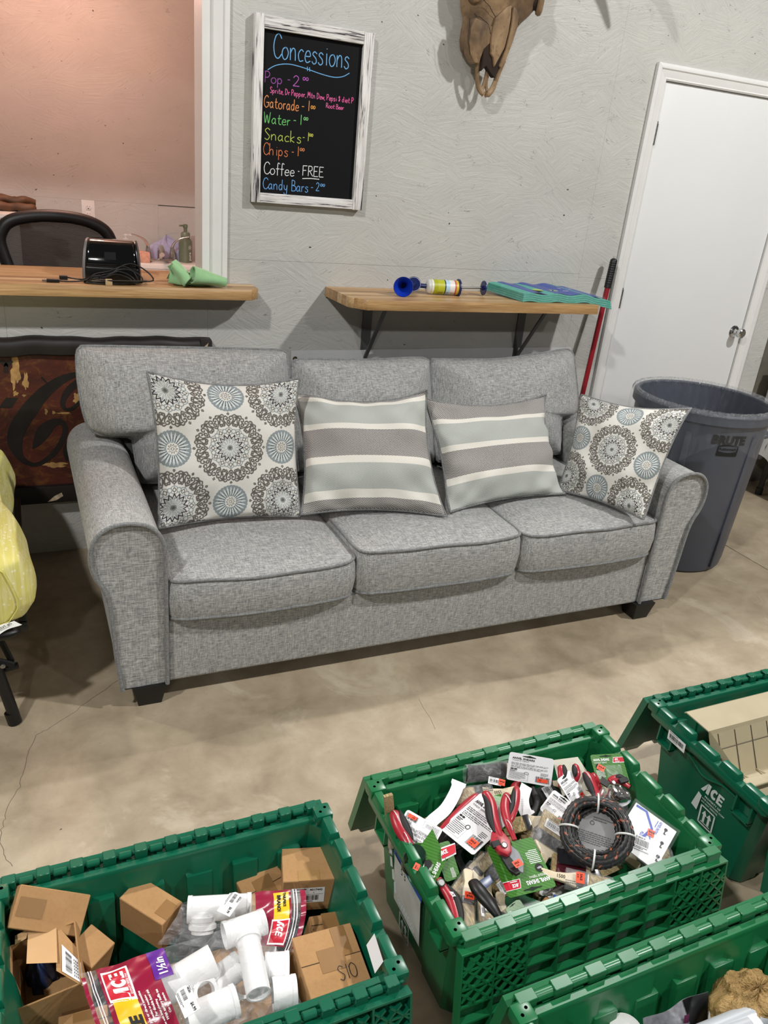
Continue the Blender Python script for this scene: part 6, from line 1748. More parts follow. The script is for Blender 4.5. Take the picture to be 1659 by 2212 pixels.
for u_ in (.915, .935): obj('zip_line', patch(f2, u_, u_+.008, 0, 1, .002, 3, 24), M('zip_plastic', '#d7d2d6', .3, var=0), parent=b2, smooth=70)
obj('yellow_panel', patch(f2, .775, .885, .05, .50, .0018, 10, 14), YELP, parent=b2, smooth=70)
obj('logo_edge', patch(f2, .765, .892, .50, .90, .0018, 8, 12), WPR, parent=b2, smooth=70)
obj('logo_panel', patch(f2, .775, .884, .525, .875, .0023, 8, 12), REDP, parent=b2, smooth=70)
def dtext(body, size, u, v0, f, lift, mb, bold=.03, ku=3.0, kv=4.6):
    t_ = MB(); text_into(t_, body, size, bold=bold)
    mb.add([tuple(f(u+y*ku, v0+x*kv, lift)) for x, y, z in t_.v], t_.f); return mb
p = MB(); dtext('BRANCH', .020, .80, .10, f2, .003, p, .05, 1.7, 3.4); dtext('TAILPIECE', .014, .845, .06, f2, .003, p, .05, 1.7, 3.4); obj('black_print', p, INK, parent=b2)
p = MB(); tm = MB(); ace(tm, 0, 0, .032, None); p.add([tuple(f2(.805+y*1.6, .56+x*3.8, .003)) for x, y, z in tm.v], tm.f); obj('print', p, WPR, parent=b2)
def hangtag(label, A, B, D, number, price, name='price_tag'):
    A, B, D = Vector(A), Vector(B), Vector(D); T = frame(A, B, D); w = (B-A).length; h = (T.inverted() @ D).y; sg_ = 1
    r = thing(name, label, 'tag', tuple(A))
    c = .15*h
    obj('paper', MB().prism([(0, 0), (w, 0), (w, h-c), (w-c, h), (c, h), (0, h-c)], 0, .0008, T=T), PAPER, parent=r)
    p = MB(); z = .0012
    text_into(p, number, w*.17, T @ tr(w*.78, h*.90, z, -PI/2), bold=.03); barcode(p, 0, 0, h*.40, w*.26, 0, 0, T @ tr(w*.34, h*.92, z, -PI/2), 20)
    text_into(p, price, w*.26, T @ tr(w*.62, h*.36, z, -PI/2), bold=.03); lines(p, 0, 0, h*.6, 2, w*.07, w*.035, 0, 0, T @ tr(w*.20, h*.9, z, -PI/2)); lines(p, 0, 0, h*.3, 1, w*.07, w*.035, 0, 0, T @ tr(w*.96, h*.9, z, -PI/2))
    obj('print', p, INK, parent=r)
hangtag('white 4026332 price tag of 6.99 on the back pipe bag', c2(560, 560, .332), c2(680, 615, .330), c2(655, 345, .325), '4026332', '$6.99')
hangtag('white 48285 price tag of 6.99 on the near pipe bag', c2(260, 1575, .345), c2(405, 1480, .350), c2(182, 1310, .350), '48285', '$6.99')
# ------------------------------------------------------------------ middle tote: shears on cards, brushes, rope, lock set
RED = M('red_grip', '#a02330', .32, var=.04); GRIP = M('black_rubber_grip', '#131314', .6, var=.05)
CARDW = M('white_card', '#e8e8ea', .5, var=.01); CARDG = NT('green_card')
gw = CARDG.n('ShaderNodeTexWave', wave_type='BANDS', bands_direction='DIAGONAL', ins={'Vector': CARDG.co(), 'Scale': 60.0, 'Distortion': .3})
CARDG.set(color=CARDG.ramp(gw.outputs['Fac'], ((.3, lin('#356a20')), (.7, lin('#417a2a')))), rough=.35); CARDG = keep(CARDG)
ORNG = M('sale_orange', '#f0502f', .5, var=.02)
PM = lambda x, y, z: at_z(x, y, z)
SG = 'anvil shears on cards in the middle tote'; BG = 'paint brushes in the middle tote'
def sale(parent, T, w=.024, h=.018, word='SALE', name='sale_sticker'):
    s = obj(name, MB().rect(0, 0, w, h, .0006, 0, T), ORNG, parent=parent)
    p = MB(); text_into(p, word, h*.36, T @ tr(w*.14, h*.50, .0012), bold=.04); text_into(p, '$5.99' if False else '8.99', h*.26, T @ tr(w*.2, h*.14, .0012), bold=.02)
    obj('print', p, INK, parent=s)
def card_back_print(r, T, w, h, seed):
    """small print on the white back: title, paragraphs, goggles mark, seal, barcode"""
    p = MB(); z = .0012
    text_into(p, 'ANVIL SHEARS', h*.095, T @ tr(w*.08, h*.79, z), bold=.035, sx=.56*w/(7.3*h*.095)); text_into(p, 'YUNQUE TIJERAS', h*.05, T @ tr(w*.08, h*.725, z), sx=.40*w/(8.2*h*.05))
    lines(p, w*.07, h*.66, w*.86, 3, h*.032, h*.012, z, 0, T, seed); lines(p, w*.07, h*.55, w*.86, 3, h*.032, h*.012, z, 0, T, seed+1)
    for c in (.10, .18): p.poly([(w*c+w*.04*math.cos(a*PI/5), h*.43+h*.022*math.sin(a*PI/5)) for a in range(10)], z, 0, T)
    lines(p, w*.06, h*.39, w*.16, 2, h*.03, h*.018, z, 0, T, seed+2); lines(p, w*.07, h*.31, w*.36, 7, h*.034, h*.012, z, 0, T, seed+3)
    p.tube([T @ Vector((w*.43+w*.05*math.cos(a*PI/8), h*.33+h*.04*math.sin(a*PI/8), z)) for a in range(16)], h*.006, 4, closed=True)
    for q in ((.05, .06, .47, .064), (.05, .33, .40, .334), (.05, .06, .054, .33), (.466, .06, .47, .29)): p.rect(w*q[0], h*q[1], w*q[2], h*q[3], z, 0, T)
    lines(p, w*.74, h*.42, w*.18, 4, h*.03, h*.012, z, 0, T, seed+5)
    barcode(p, w*.64, h*.08, w*.31, h*.21, z, 0, T, 24, seed)
    obj('print', p, INK, parent=r)
    sale(r, T @ tr(w*.68, h*.10, .0014), w*.23, h*.13)
def rounded(w, h, c):
    pts = []
    for cx, cy, a0 in ((w-c, h-c, 0), (c, h-c, 90), (c, c, 180), (w-c, c, 270)):
        for k in range(4): a = math.radians(a0+30*k); pts.append((cx+c*math.cos(a), cy+c*math.sin(a)))
    return pts
def frm(bl, br, tl, z):
    zz = z if hasattr(z, '__len__') else (z, z, z)
    A, B, D = PM(*bl, zz[0]), PM(*br, zz[1]), PM(*tl, zz[2]); T = frame(A, B, D)
    return T, (B-A).length, (T.inverted() @ D).y
def handle(r, pts, z, rr=.010, grip=True, name='handle', side=1):
    P = catmull([PM(a, b, (z[i] if hasattr(z, '__len__') else z)) for i, (a, b) in enumerate(pts)], 6); n = len(P)
    R = [rr*(.55+.45*math.sin(PI*min(1, .15+i/n))) for i in range(n)]; R[0] *= .6; R[1] *= .9
    o = obj(name, MB().tube(P, R, 12, flat=.7), RED, parent=r, smooth=60)
    if grip:
        k0, k1 = int(n*.10), int(n*.72); off = Vector((side*rr*.75, -.001, .0035))
        Q = [P[i]+off for i in range(k0, k1)]
        obj('grip_pad', MB().tube(Q, [rr*.62*math.sin(PI*(j+.8)/(len(Q)+.6))+.001 for j in range(len(Q))], 10), GRIP, parent=o, smooth=60)
    return o
def tie(r, c, z, rr=.013, d=(1, 0, .2)):
    T = along(PM(*c, z), d)
    obj('plastic_tie', MB().tube([T @ Vector((rr*math.cos(k*PI/8), rr*.8*math.sin(k*PI/8), 0)) for k in range(16)], .0011, 5, closed=True), M('clear_tie', '#d5d5d2', .3, var=0), parent=r, smooth=60)
# 1: white back, upright, strip below
def white_back(label, bl, br, tl, z, seed, strip=None, hx=(.36, .70)):
    T, w, h = frm(bl, br, tl, z)
    r = thing('carded_shears', label, 'shears', tuple(T.translation), group=SG)
    obj('card_back', MB().prism(rounded(w, h, .006), -.0008, .0004, T=T), CARDW, parent=r)
    card_back_print(r, T, w, h, seed)
    if strip:
        P = catmull([PM(*q) for q in strip], 6); k = len(P); nrm = T.col[2].to_3d(); vs = []
        for i in range(k):
            t_ = (P[min(i+1, k-1)]-P[max(i-1, 0)]).normalized(); s_ = t_.cross(nrm).normalized(); ww = .0135*(1.25 if i > k-4 else 1.0)
            vs += [P[i]+s_*ww, P[i]-s_*ww]
        obj('card_strip', MB().add([v+nrm*.0002 for v in vs]+[v-nrm*.001 for v in vs], [(2*i, 2*i+1, 2*i+3, 2*i+2) for i in range(k-1)]+[(2*k+2*i+2, 2*k+2*i+3, 2*k+2*i+1, 2*k+2*i) for i in range(k-1)]), CARDW, parent=r)
    hl = MB().poly([(w*.30, h*.925), (w*.42, h*.955), (w*.46, h*.975), (w*.50, h*.955), (w*.60, h*.925), (w*.60, h*.905), (w*.46, h*.89), (w*.30, h*.905)], .0009, 0, T)
    obj('hang_slot', hl, M('slot_shadow', '#1c2a20', .9, var=0), parent=r)
    return r, T, w, h
r1, *_ = white_back('white-backed shears card standing at the back of the tote, facing the camera', (1093, 1683), (1190, 1700), (1103, 1624), (.315, .315, .37), 11, [(1138, 1697, .318), (1130, 1725, .312), (1133, 1748, .306), (1142, 1764, .30)])
handle(r1, [(1100, 1768), (1112, 1735), (1112, 1700), (1120, 1690)], .29, .012, side=-1)
obj('handle', MB().tube(catmull([PM(1140, 1768, .285), PM(1160, 1740, .29), PM(1150, 1705, .29)], 6), .009, 10), GRIP, parent=r1, smooth=60)
r2, T2_, w2_, h2_ = white_back('white-backed shears card lying face down at the left wall, strip pointing up', (957, 1792), (880, 1748), (928, 1850), (.305, .318, .288), 21, [(916, 1800, .304), (932, 1775, .309), (962, 1748, .31), (982, 1715, .318), (992, 1688, .325)])
handle(r2, [(851, 1752), (862, 1785), (880, 1818), (892, 1842)], (.335, .33, .322, .312), .0145, side=1)
tie(r2, (856, 1766), .335, .016); tie(r2, (878, 1812), .325, .016)
r3, *_ = white_back('largest white-backed shears card tilted left of the open red shears', (950, 1790), (1022, 1848), (1030, 1706), (.30, .305, .325), 31)
handle(r3, [(1032, 1716), (1000, 1745), (965, 1780), (945, 1800)], (.308, .304, .300, .295), .010, grip=False)
r7, *_ = white_back('narrow white-backed shears card standing between two red handle tips', (1240, 1745), (1268, 1722), (1206, 1682), (.31, .31, .35), 41)
handle(r7, [(1211, 1654), (1213, 1675), (1210, 1700)], (.352, .345, .33), .009)
handle(r7, [(1242, 1651), (1246, 1672), (1243, 1690)], (.352, .345, .33), .009, side=-1)
r8, *_ = white_back('gray-shadowed white shears card in front of the rope coil', (1165, 1748), (1218, 1790), (1190, 1700), (.30, .30, .335), 51)
# green fronts
def green_front(label, bl, br, tl, z, seed, text=True, logo=(.02, .16), seal=True):
    T, w, h = frm(bl, br, tl, z)
    r = thing('carded_shears', label, 'shears', tuple(T.translation), group=SG)
    obj('card_front', MB().prism(rounded(w, h, .006), -.0010, .0004, T=T), CARDG, parent=r)
    hl = MB().poly([(w*.28, h*.945), (w*.42, h*.955), (w*.48, h*.975), (w*.54, h*.955), (w*.66, h*.945), (w*.66, h*.925), (w*.54, h*.918), (w*.48, h*.90), (w*.42, h*.918), (w*.28, h*.925)], .0009, 0, T)
    obj('hang_slot', hl, M('slot_shadow', '#1c2a20', .9, var=0), parent=r)
    p = MB(); z_ = .0012
    if text:
        text_into(p, 'ANVIL SHEARS', h*.105, T @ tr(w*.05, h*.79, z_), bold=.03, sx=.56*w/(7.3*h*.105)); text_into(p, 'YUNQUE TIJERAS', h*.06, T @ tr(w*.05, h*.715, z_), sx=.42*w/(8.2*h*.06))
    lines(p, w*.05, h*.50, w*.26, 8, h*.034, h*.015, z_, 0, T, seed)
    obj('print', p, WPR, parent=r)
    if logo:
        lw_, lh_ = w*.36, h*.155; x0, y0 = w*.64, h*.72
        obj('logo_edge', MB().poly([(x0-.001, y0-.001), (x0+lw_, y0-.001), (x0+lw_, y0+lh_+.001), (x0+lw_*.14, y0+lh_+.001)], .0010, 0, T), WPR, parent=r)
        obj('logo_panel', MB().poly([(x0+lw_*.03, y0+.0006), (x0+lw_, y0+.0006), (x0+lw_, y0+lh_), (x0+lw_*.16, y0+lh_)], .0014, 0, T), REDP, parent=r)
        p = MB(); ace(p, x0+lw_*.24, y0+lh_*.42, lh_*.42, T, .0018); lines(p, x0+lw_*.2, y0+lh_*.25, lw_*.7, 1, .003, lh_*.12, .0018, 0, T); obj('logo_print', p, WPR, parent=r)
    if seal:
        obj('seal', MB().poly([(w*.16+w*.085*math.cos(a*PI/9), h*.60+w*.085*math.sin(a*PI/9)) for a in range(18)], .0012, 0, T), INK, parent=r)
        p = MB(); lines(p, w*.11, h*.615, w*.10, 3, h*.014, h*.007, .0016, 0, T); obj('seal_print', p, WPR, parent=r)
    return r, T, w, h
BLADE = M('bright_blade', '#7d8084', .55, metal=.3, var=0)
def disc(r, c, z, rad, nrm=(0, -.4, 1), mat=None, name='pivot_bolt'):
    T = along(PM(*c, z), nrm); obj(name, MB().lathe([(rad, -.002), (rad, .002), (rad*.8, .0035), (rad*.72, .0028), (0, .0028)], 20, T=T, cap1=False), mat or STEEL, parent=r, smooth=40)
g4, T4_, w4, h4 = green_front('biggest green shears card, upside down, with open red shears above it', (1149, 1808), (1050, 1830), (1182, 1920), (.318, .318, .296), 3)
obj('card_strip', MB().add([PM(1065, 1718, .322), PM(1098, 1712, .322), PM(1094, 1790, .312), PM(1072, 1795, .312)], [(3, 2, 1, 0)]), CARDG, parent=g4)
handle(g4, [(1046, 1710), (1060, 1735), (1066, 1770), (1078, 1802), (1092, 1820)], (.352, .346, .342, .338, .335), .0125, side=-1)
handle(g4, [(1095, 1714), (1090, 1745), (1098, 1780), (1112, 1815)], (.345, .342, .338, .33), .0105, grip=False)
handle(g4, [(1116, 1700), (1112, 1735), (1102, 1768), (1098, 1775)], (.338, .336, .332, .330), .0105, grip=True, side=-1)
hd = MB(); hp = [(1062, 1795), (1082, 1790), (1103, 1815), (1106, 1838), (1096, 1846), (1078, 1838), (1060, 1815)]
top = [PM(a, b, .342) for a, b in hp]; bot = [v-Vector((0, 0, .012)) for v in top]
k = len(top); hd.add(top+bot, [tuple(reversed(range(k))), tuple(range(k, 2*k))]+[(i, (i+1) % k, k+(i+1) % k, k+i) for i in range(k)])
obj('shear_head', hd, RED, parent=g4, bevel=.003)
disc(g4, (1089, 1826), .343, .0068)
p = MB(); Ta = frame(PM(1079, 1818, .3426), PM(1063, 1806, .3426), PM(1083, 1808, .3426)); ace(p, .0, .001, .007, Ta, .0006)
obj('logo_print', p, WPR, parent=g4)
bl = [(1104, 1826), (1120, 1840), (1131, 1862), (1130, 1885), (1122, 1882), (1108, 1858), (1096, 1844)]
top = [PM(a, b, .330) for a, b in bl]; k = len(top)
obj('blade', MB().add(top+[v-Vector((0, 0, .003)) for v in top], [tuple(reversed(range(k))), tuple(range(k, 2*k))]+[(i, (i+1) % k, k+(i+1) % k, k+i) for i in range(k)]), BLADE, parent=g4)
bl = [(1078, 1838), (1096, 1846), (1112, 1868), (1124, 1884), (1115, 1888), (1100, 1878), (1086, 1856)]
top = [PM(a, b, .334) for a, b in bl]; k = len(top)
obj('anvil_hook', MB().add(top+[v-Vector((0, 0, .006)) for v in top], [tuple(reversed(range(k))), tuple(range(k, 2*k))]+[(i, (i+1) % k, k+(i+1) % k, k+i) for i in range(k)]), GRIP, parent=g4)
obj('latch', MB().box(-.010, .010, -.007, .007, 0, .008, T=along(PM(1070, 1826, .336), (0, -.3, 1))), GRIP, parent=g4, bevel=.002)
tie(g4, (1097, 1727), .343); tie(g4, (1100, 1783), .340)
sale(g4, frame(PM(1115, 1876, .340), PM(1133, 1867, .340), PM(1110, 1862, .342)), .020, .015)
# green pair at the left
g5, *_ = green_front('dark green shears card standing on edge along the left wall', (930, 1822), (932, 1893), (895, 1842), (.325, .27, .30), 5, text=False, logo=None, seal=False)
Tq = frame(PM(922, 1900, .293), PM(938, 1850, .316), PM(898, 1890, .30))
g5b, *_ = green_front('green shears card with a red logo tab beside the left wall', (995, 1895), (970, 1815), (965, 1915), (.275, .318, .275), 6, text=False, logo=None, seal=False)
r5 = g5
q = [PM(951, 1833, .322), PM(982, 1822, .322), PM(985, 1846, .316), PM(954, 1862, .316)]
obj('logo_edge', MB().add([v+Vector((0, -.0004, .0022)) for v in q], [(3, 2, 1, 0)]), WPR, parent=g5b)
q = [PM(952, 1836, .3245), PM(982, 1825, .3245), PM(984, 1843, .3195), PM(954, 1857, .3195)]
obj('logo_panel', MB().add([v+Vector((0, -.0004, .0026)) for v in q], [(3, 2, 1, 0)]), REDP, parent=g5b)
Ta = frame(q[3]+Vector((0, -.0008, .0032)), q[2]+Vector((0, -.0008, .0032)), q[0]+Vector((0, -.0008, .0032)))
p = MB(); ace(p, .005, .006, .0085, Ta, .0004); obj('logo_print', p, WPR, parent=g5b)
q = [PM(946, 1829, .326), PM(905, 1815, .331), PM(912, 1868, .308), PM(934, 1905, .300)]
g6c = MB()
P0, P1, P2, P3 = PM(934, 1790, .338), PM(964, 1858, .318), PM(936, 1920, .292), PM(900, 1838, .318)
Tn2 = frame(P2, P1, P3); w_, h_ = (P1-P2).length, (Tn2.inverted() @ P3).y
q = MB(); q.add([P0, P1, P2, P3], [(0, 3, 2, 1)]); obj('card_face', q, CARDG, parent=g5)
p = MB(); text_into(p, 'ANVIL SHEARS', .0115, Tn2 @ tr(.004, .007, .001), bold=.03, sx=.62); text_into(p, 'YUNQUE TIJERAS', .007, Tn2 @ tr(.004, .019, .001), sx=.7); lines(p, .010, h_*.92, w_*.7, 5, .005, .002, .001, 0, Tn2); obj('print', p, WPR, parent=g5)
obj('seal', MB().poly([(w_*.62+.0085*math.cos(a*PI/9), h_*.48+.0085*math.sin(a*PI/9)) for a in range(18)], .001, 0, Tn2), INK, parent=g5)
handle(g5b, [(985, 2022), (986, 1985), (975, 1945), (955, 1912), (948, 1898)], (.300, .302, .304, .306, .308), .0115, side=1)
handle(g5b, [(950, 1990), (945, 1960), (938, 1940), (940, 1925)], (.28, .284, .288, .292), .010, grip=False)
disc(g5b, (953, 1907), .315, .0080)
Ta = frame(PM(972, 1928, .3160), PM(982, 1944, .3160), PM(981, 1922, .3160)); p = MB(); ace(p, .0, .000, .0065, Ta, .0005); obj('logo_print', p, WPR, parent=g5b)
obj('spring', MB().tube([PM(950+k*1.1, 1952-k*.15, .30)+Vector((0, .004*math.cos(k*1.6), .004*math.sin(k*1.6))) for k in range(22)], .0012, 5), STEEL, parent=g5b, smooth=60)
tie(g5b, (938, 1950), .292, .012)
g6, T6, w6, h6 = green_front('upright green shears card leaning in the back right corner', (1293, 1700), (1362, 1695), (1250, 1632), (.315, .30, .362), 7)
handle(g6, [(1316, 1690), (1330, 1683), (1345, 1690), (1360, 1700)], (.345, .348, .346, .342), .011, side=1)
disc(g6, (1325, 1691), .358, .0055)
obj('latch', MB().box(-.012, .012, -.006, .006, 0, .008, T=along(PM(1345, 1688, .355), (0, -.3, 1))), GRIP, parent=g6, bevel=.002)
bl = [(1300, 1676), (1318, 1690), (1312, 1700), (1296, 1690)]
top = [PM(a, b, .350) for a, b in bl]; obj('blade', MB().add(top+[v-Vector((0, 0, .003)) for v in top], [(3, 2, 1, 0), (4, 5, 6, 7), (0, 1, 5, 4), (1, 2, 6, 5), (2, 3, 7, 6), (3, 0, 4, 7)]), GRIP, parent=g6)
obj('blister', MB().grid(lambda u, v: T6 @ Vector((w6*(.35+.5*u), h6*(.02+.62*v), .002+.012*math.sin(PI*u)*math.sin(PI*min(1, v*1.1)))), 14, 12), BAGF, parent=g6, smooth=60)
sale(g6, frame(PM(1288, 1660, .358), PM(1303, 1668, .356), PM(1295, 1648, .360)), .017, .017)
# pair of handles near the back right, beige-backed card
r9 = thing('carded_shears', 'red-handled shears on a pale beige card behind the rope coil', 'shears', tuple(PM(1270, 1700, .3)), group=SG)
obj('card_back', MB().add([PM(1194, 1642, .34), PM(1248, 1635, .34), PM(1290, 1700, .305), PM(1215, 1720, .30)], [(3, 2, 1, 0)]), M('beige_card', '#b9b6a6', .6, var=.03), parent=r9)
handle(r9, [(1264, 1668), (1276, 1690), (1290, 1722), (1296, 1735)], (.342, .338, .33, .325), .012, side=-1)
handle(r9, [(1280, 1670), (1290, 1692), (1300, 1720)], (.335, .33, .325), .009, grip=False)
tie(r9, (1270, 1678), .342)
g10, *_ = green_front('corner of a green shears card by the near rim, lettering ANVIL showing', (1120, 2010), (1150, 1985), (1095, 1960), (.26, .26, .28), 8, text=False, logo=None, seal=False)
Tq = frame(PM(1095, 1972, .2815), PM(1118, 2000, .2695), PM(1104, 1964, .2815)); p = MB(); text_into(p, 'ANVIL', .012, Tq @ tr(.001, .001, .001), bold=.03, sx=.75); obj('lettering', p, WPR, parent=g10)
# brushes
NAT = M('natural_wood', '#cdbfa3', .5, var=.06); BRIS = NT('hog_bristle')
bn = BRIS.noise(BRIS.mapped((420, 40, 420)), 1, 3, .6); BRIS.set(color=BRIS.ramp(bn, ((.3, lin('#6b5a3c')), (.5, lin('#978359')), (.68, lin('#b8a67e')))), rough=.8); BRIS.bump(bn, .5, .003); BRIS = keep(BRIS)
FERR = M('tinned_ferrule', '#8f8f8d', .22, metal=1.0, var=.03); BLKB = M('black_bristle', '#1a1a1c', .6, var=.2, vscale=300); MARO = M('maroon_sleeve', '#4d1320', .4, var=.05)
def brush(label, hx_, tip, w, handle_m=NAT, bris=BRIS, ferr=FERR, th=.012, wrap=True, sleeve=None, lab=None, num=None, sl=None, lift=(0, -.5, 1), k=(.46, .58), roll=0.0):
    A, C = PM(*hx_), PM(*tip); y = (C-A); L = y.length; y.normalize(); n = Vector(lift); n = (n-y*n.dot(y)).normalized(); x = y.cross(n)
    T = axes(A, x, y, n) @ Matrix.Rotation(roll, 4, 'Y')
    r = thing('paint_brush', label, 'brush', tuple(A), group=BG)
    hw = w*.5; y1, y2 = L*k[0], L*k[1]
    prof = [(.006, 0), (.010, L*.03), (.0085, L*.12), (.007, L*.22), (.010, y1*.75), (hw*.82, y1*.93), (hw*.92, y1)]
    poly = [(a, b) for a, b in prof]+[(-a, b) for a, b in reversed(prof)]
    obj('handle', MB().prism(poly, -th*.38, th*.38, T=T), handle_m, parent=r, bevel=.002)
    obj('ferrule', MB().box(-hw, hw, y1, y2, -th*.5, th*.5, T=T), ferr, parent=r, bevel=.002)
    bm_ = MB(); n_ = 9
    low = [(-hw*.97, y2, -th*.46), (hw*.97, y2, -th*.46), (hw*.97, y2, th*.46), (-hw*.97, y2, th*.46)]
    bm_.hexa(low, [(-hw*1.04, L, -th*.30), (hw*1.04, L*.985, -th*.30), (hw*1.04, L*.985, th*.34), (-hw*1.04, L, th*.34)], T=T)
    obj('bristles', bm_, bris, parent=r, bevel=.002)
    if sleeve: obj('sleeve', MB().box(-hw*1.05, hw*1.05, y1*.98, L*.93, -th*.56, th*.56, T=T), sleeve, parent=r, bevel=.002)
    if lab: sticker(r, T @ Matrix.Translation((-hw*.72, y2+(L-y2)*lab, th*.60)), hw*1.44, (L-y2)*.42, 7, name='barcode_label', rows=1)
    if num:
        p = MB(); text_into(p, num, .010, T @ Matrix.Translation((.003, y1*.45, th*.39)) @ Matrix.Rotation(PI/2, 4, 'Z'), bold=.02, sx=.9); lines(p, 0, 0, .03, 2, .004, .002, 0, 0, T @ Matrix.Translation((.004, y1*.70, th*.39)) @ Matrix.Rotation(PI/2, 4, 'Z')); obj('number_print', p, INK, parent=r)
    if wrap:
        def wf(u, v):
            a = 2*PI*u; rr = 1+.06*math.sin(9*a+v*11); return T @ Vector((hw*1.22*math.copysign(abs(math.cos(a))**.6, math.cos(a))*rr, y1*.7+(L*1.02-y1*.7)*v, th*.78*math.sin(a)*rr))
        obj('clear_sleeve', MB().grid(wf, 24, 8, closed_u=True), BAGF, parent=r, smooth=60)
    if sl: sale(r, T @ Matrix.Translation((-hw*.8, L*sl, th*.80)), min(.022, hw*1.5), .017)
    return r
brush('black-bristled brush in clear wrap with white text label, behind the standing white card', (1160, 1655, .30), (1008, 1672, .335), .034, bris=BLKB, ferr=BLKB, th=.012, lab=None, lift=(0, -.9, .5))
sticker(bpy.data.objects['paint_brush'], frame(PM(1054, 1692, .337), PM(1088, 1700, .335), PM(1056, 1674, .345)), .030, .017, 4, name='text_label', rows=1)
sale(bpy.data.objects['paint_brush'], frame(PM(1076, 1695, .339), PM(1092, 1699, .338), PM(1080, 1680, .345)), .015, .015)
brush('pale-handled 1500 brush lying below the black-bristled brush', (1115, 1708, .312), (985, 1722, .30), .036, num='1500', th=.012, k=(.55, .68))
brush('wide bristle brush with silver ferrule and white barcode label, left of the rope', (1155, 1900, .270), (1205, 1768, .312), .068, lab=.15, th=.018, k=(.50, .68))
brush('cream-handled 1500 brush with orange sticker lying along the near rim', (1165, 1885, .298), (1320, 1918, .300), .034, num='1500', th=.014, sl=.50, k=(.52, .68))
brush('maroon-sleeved ULTRA brush under the rope coil', (1320, 1915, .255), (1190, 1872, .285), .055, sleeve=MARO, th=.018, wrap=False)
p = MB(); Tq = frame(PM(1262, 1872, .300), PM(1200, 1864, .300), PM(1258, 1854, .306)); text_into(p, 'ULTRA', .012, Tq @ tr(.004, .016, .001), bold=.03); text_into(p, 'WOOSTER', .010, Tq @ tr(.004, .003, .001), bold=.03, sx=.9)
o = bpy.data.objects['paint_brush.004']
obj('sleeve_face', MB().rect(-.002, 0, .055, .032, .0, 0, Tq), M('black_sleeve', '#17171b', .35, var=0), parent=o); obj('lettering', p, WPR, parent=o)
obj('maroon_band', MB().rect(-.002, .0, .055, .0125, .0006, 0, Tq), MARO, parent=o)
brush('dark maroon brush with an orange sticker close to the near rim', (1160, 1990, .26), (1300, 1935, .285), .045, handle_m=MARO, ferr=MARO, th=.016, sl=.40, k=(.25, .45))
brush('standing bristle brush with orange SALE sticker in the near left corner', (1010, 1880, .29), (1010, 2018, .290), .026, th=.014, sl=.42, lift=(-.2, -.6, 1))
brush('narrow brush tilted behind the near left brush', (1035, 1870, .275), (1048, 2010, .270), .024, th=.012, lab=.2)
brush('bagged brush with a barcode label beside the black scraper', (1050, 1905, .275), (1070, 2035, .275), .030, th=.014, lab=.25)
brush('brush with a yellow ferrule label by the near rim', (1080, 1930, .265), (1090, 2030, .270), .028, th=.013, lab=.12)
brush('brush standing upright in the back left corner with bristles above the rim', (848, 1830, .22), (838, 1716, .375), .020, th=.014, wrap=False, lift=(0, -1, .1))
brush('wrapped brush between the white card and the big green card', (1045, 1845, .28), (985, 1930, .27), .026, th=.012)
brush('thin brush handle crossing below the largest white card', (1000, 1920, .275), (1060, 1850, .285), .022, th=.010)
brush('beige brush lying under the standing white card', (1195, 1765, .30), (1085, 1790, .285), .034, th=.014, wrap=False)
brush('brush deep in the tote under the lock package', (1240, 1700, .27), (1330, 1760, .27), .04, th=.014)
def pxof(P): d = P-CAM_POS; w_ = d.dot(_f); return (d.dot(RX)/w_*FPX+IW/2, -d.dot(UP)/w_*FPX+IH/2, P.z)
WHERE = [(.775, .92, .3, .245, 'near the left front corner'), (.80, 1.10, -.5, .245, 'under the strip of the left white card'), (.92, .98, 1.2, .25, 'beneath the big green card'), (1.02, 1.12, .2, .25, 'beneath the standing white card'),
         (1.10, .93, 2.0, .25, 'between the rope and the near rim'), (1.17, 1.05, .9, .24, 'under the lock package'), (.87, .91, -1.0, .25, 'under the black scraper'), (1.02, .90, .1, .25, 'along the near rim'), (.76, 1.05, 1.6, .245, 'along the left wall'),
         (1.15, .90, -.4, .24, 'in the right front corner'), (.84, 1.01, .7, .265, 'just below the largest white card'), (.90, .94, 1.9, .268, 'left of the big green card'), (.97, 1.04, -.3, .262, 'behind the open red shears'),
         (.83, .95, 2.3, .262, 'right of the green logo card'), (1.05, 1.02, 1.0, .258, 'left of the rope coil'), (1.12, 1.12, -.6, .262, 'under the pale beige card'), (.72, 1.12, .15, .25, 'in the back left corner'), (.98, .91, .5, .262, 'below the cream 1500 brush')]
KIND_ = [('pale-handled', NAT, BRIS), ('maroon-handled', MARO, BRIS), ('black-handled', GRIP, BLKB)]
for k, (x, y, a, z, wh) in enumerate(WHERE):
    L = .15; A = Vector((x-L/2*math.cos(a), y-L/2*math.sin(a)*.8, z)); C = Vector((x+L/2*math.cos(a), y+L/2*math.sin(a)*.8, z+.01))
    kn_, hm_, br_ = KIND_[(0, 1, 0, 2, 0)[k % 5]]
    brush('%s brush half buried %s in the tote' % (kn_, wh), pxof(A), pxof(C), .036+.006*(k % 3), th=.018, wrap=(k % 4 == 1), handle_m=hm_, bris=br_, lab=(.2 if k % 3 == 0 else None))
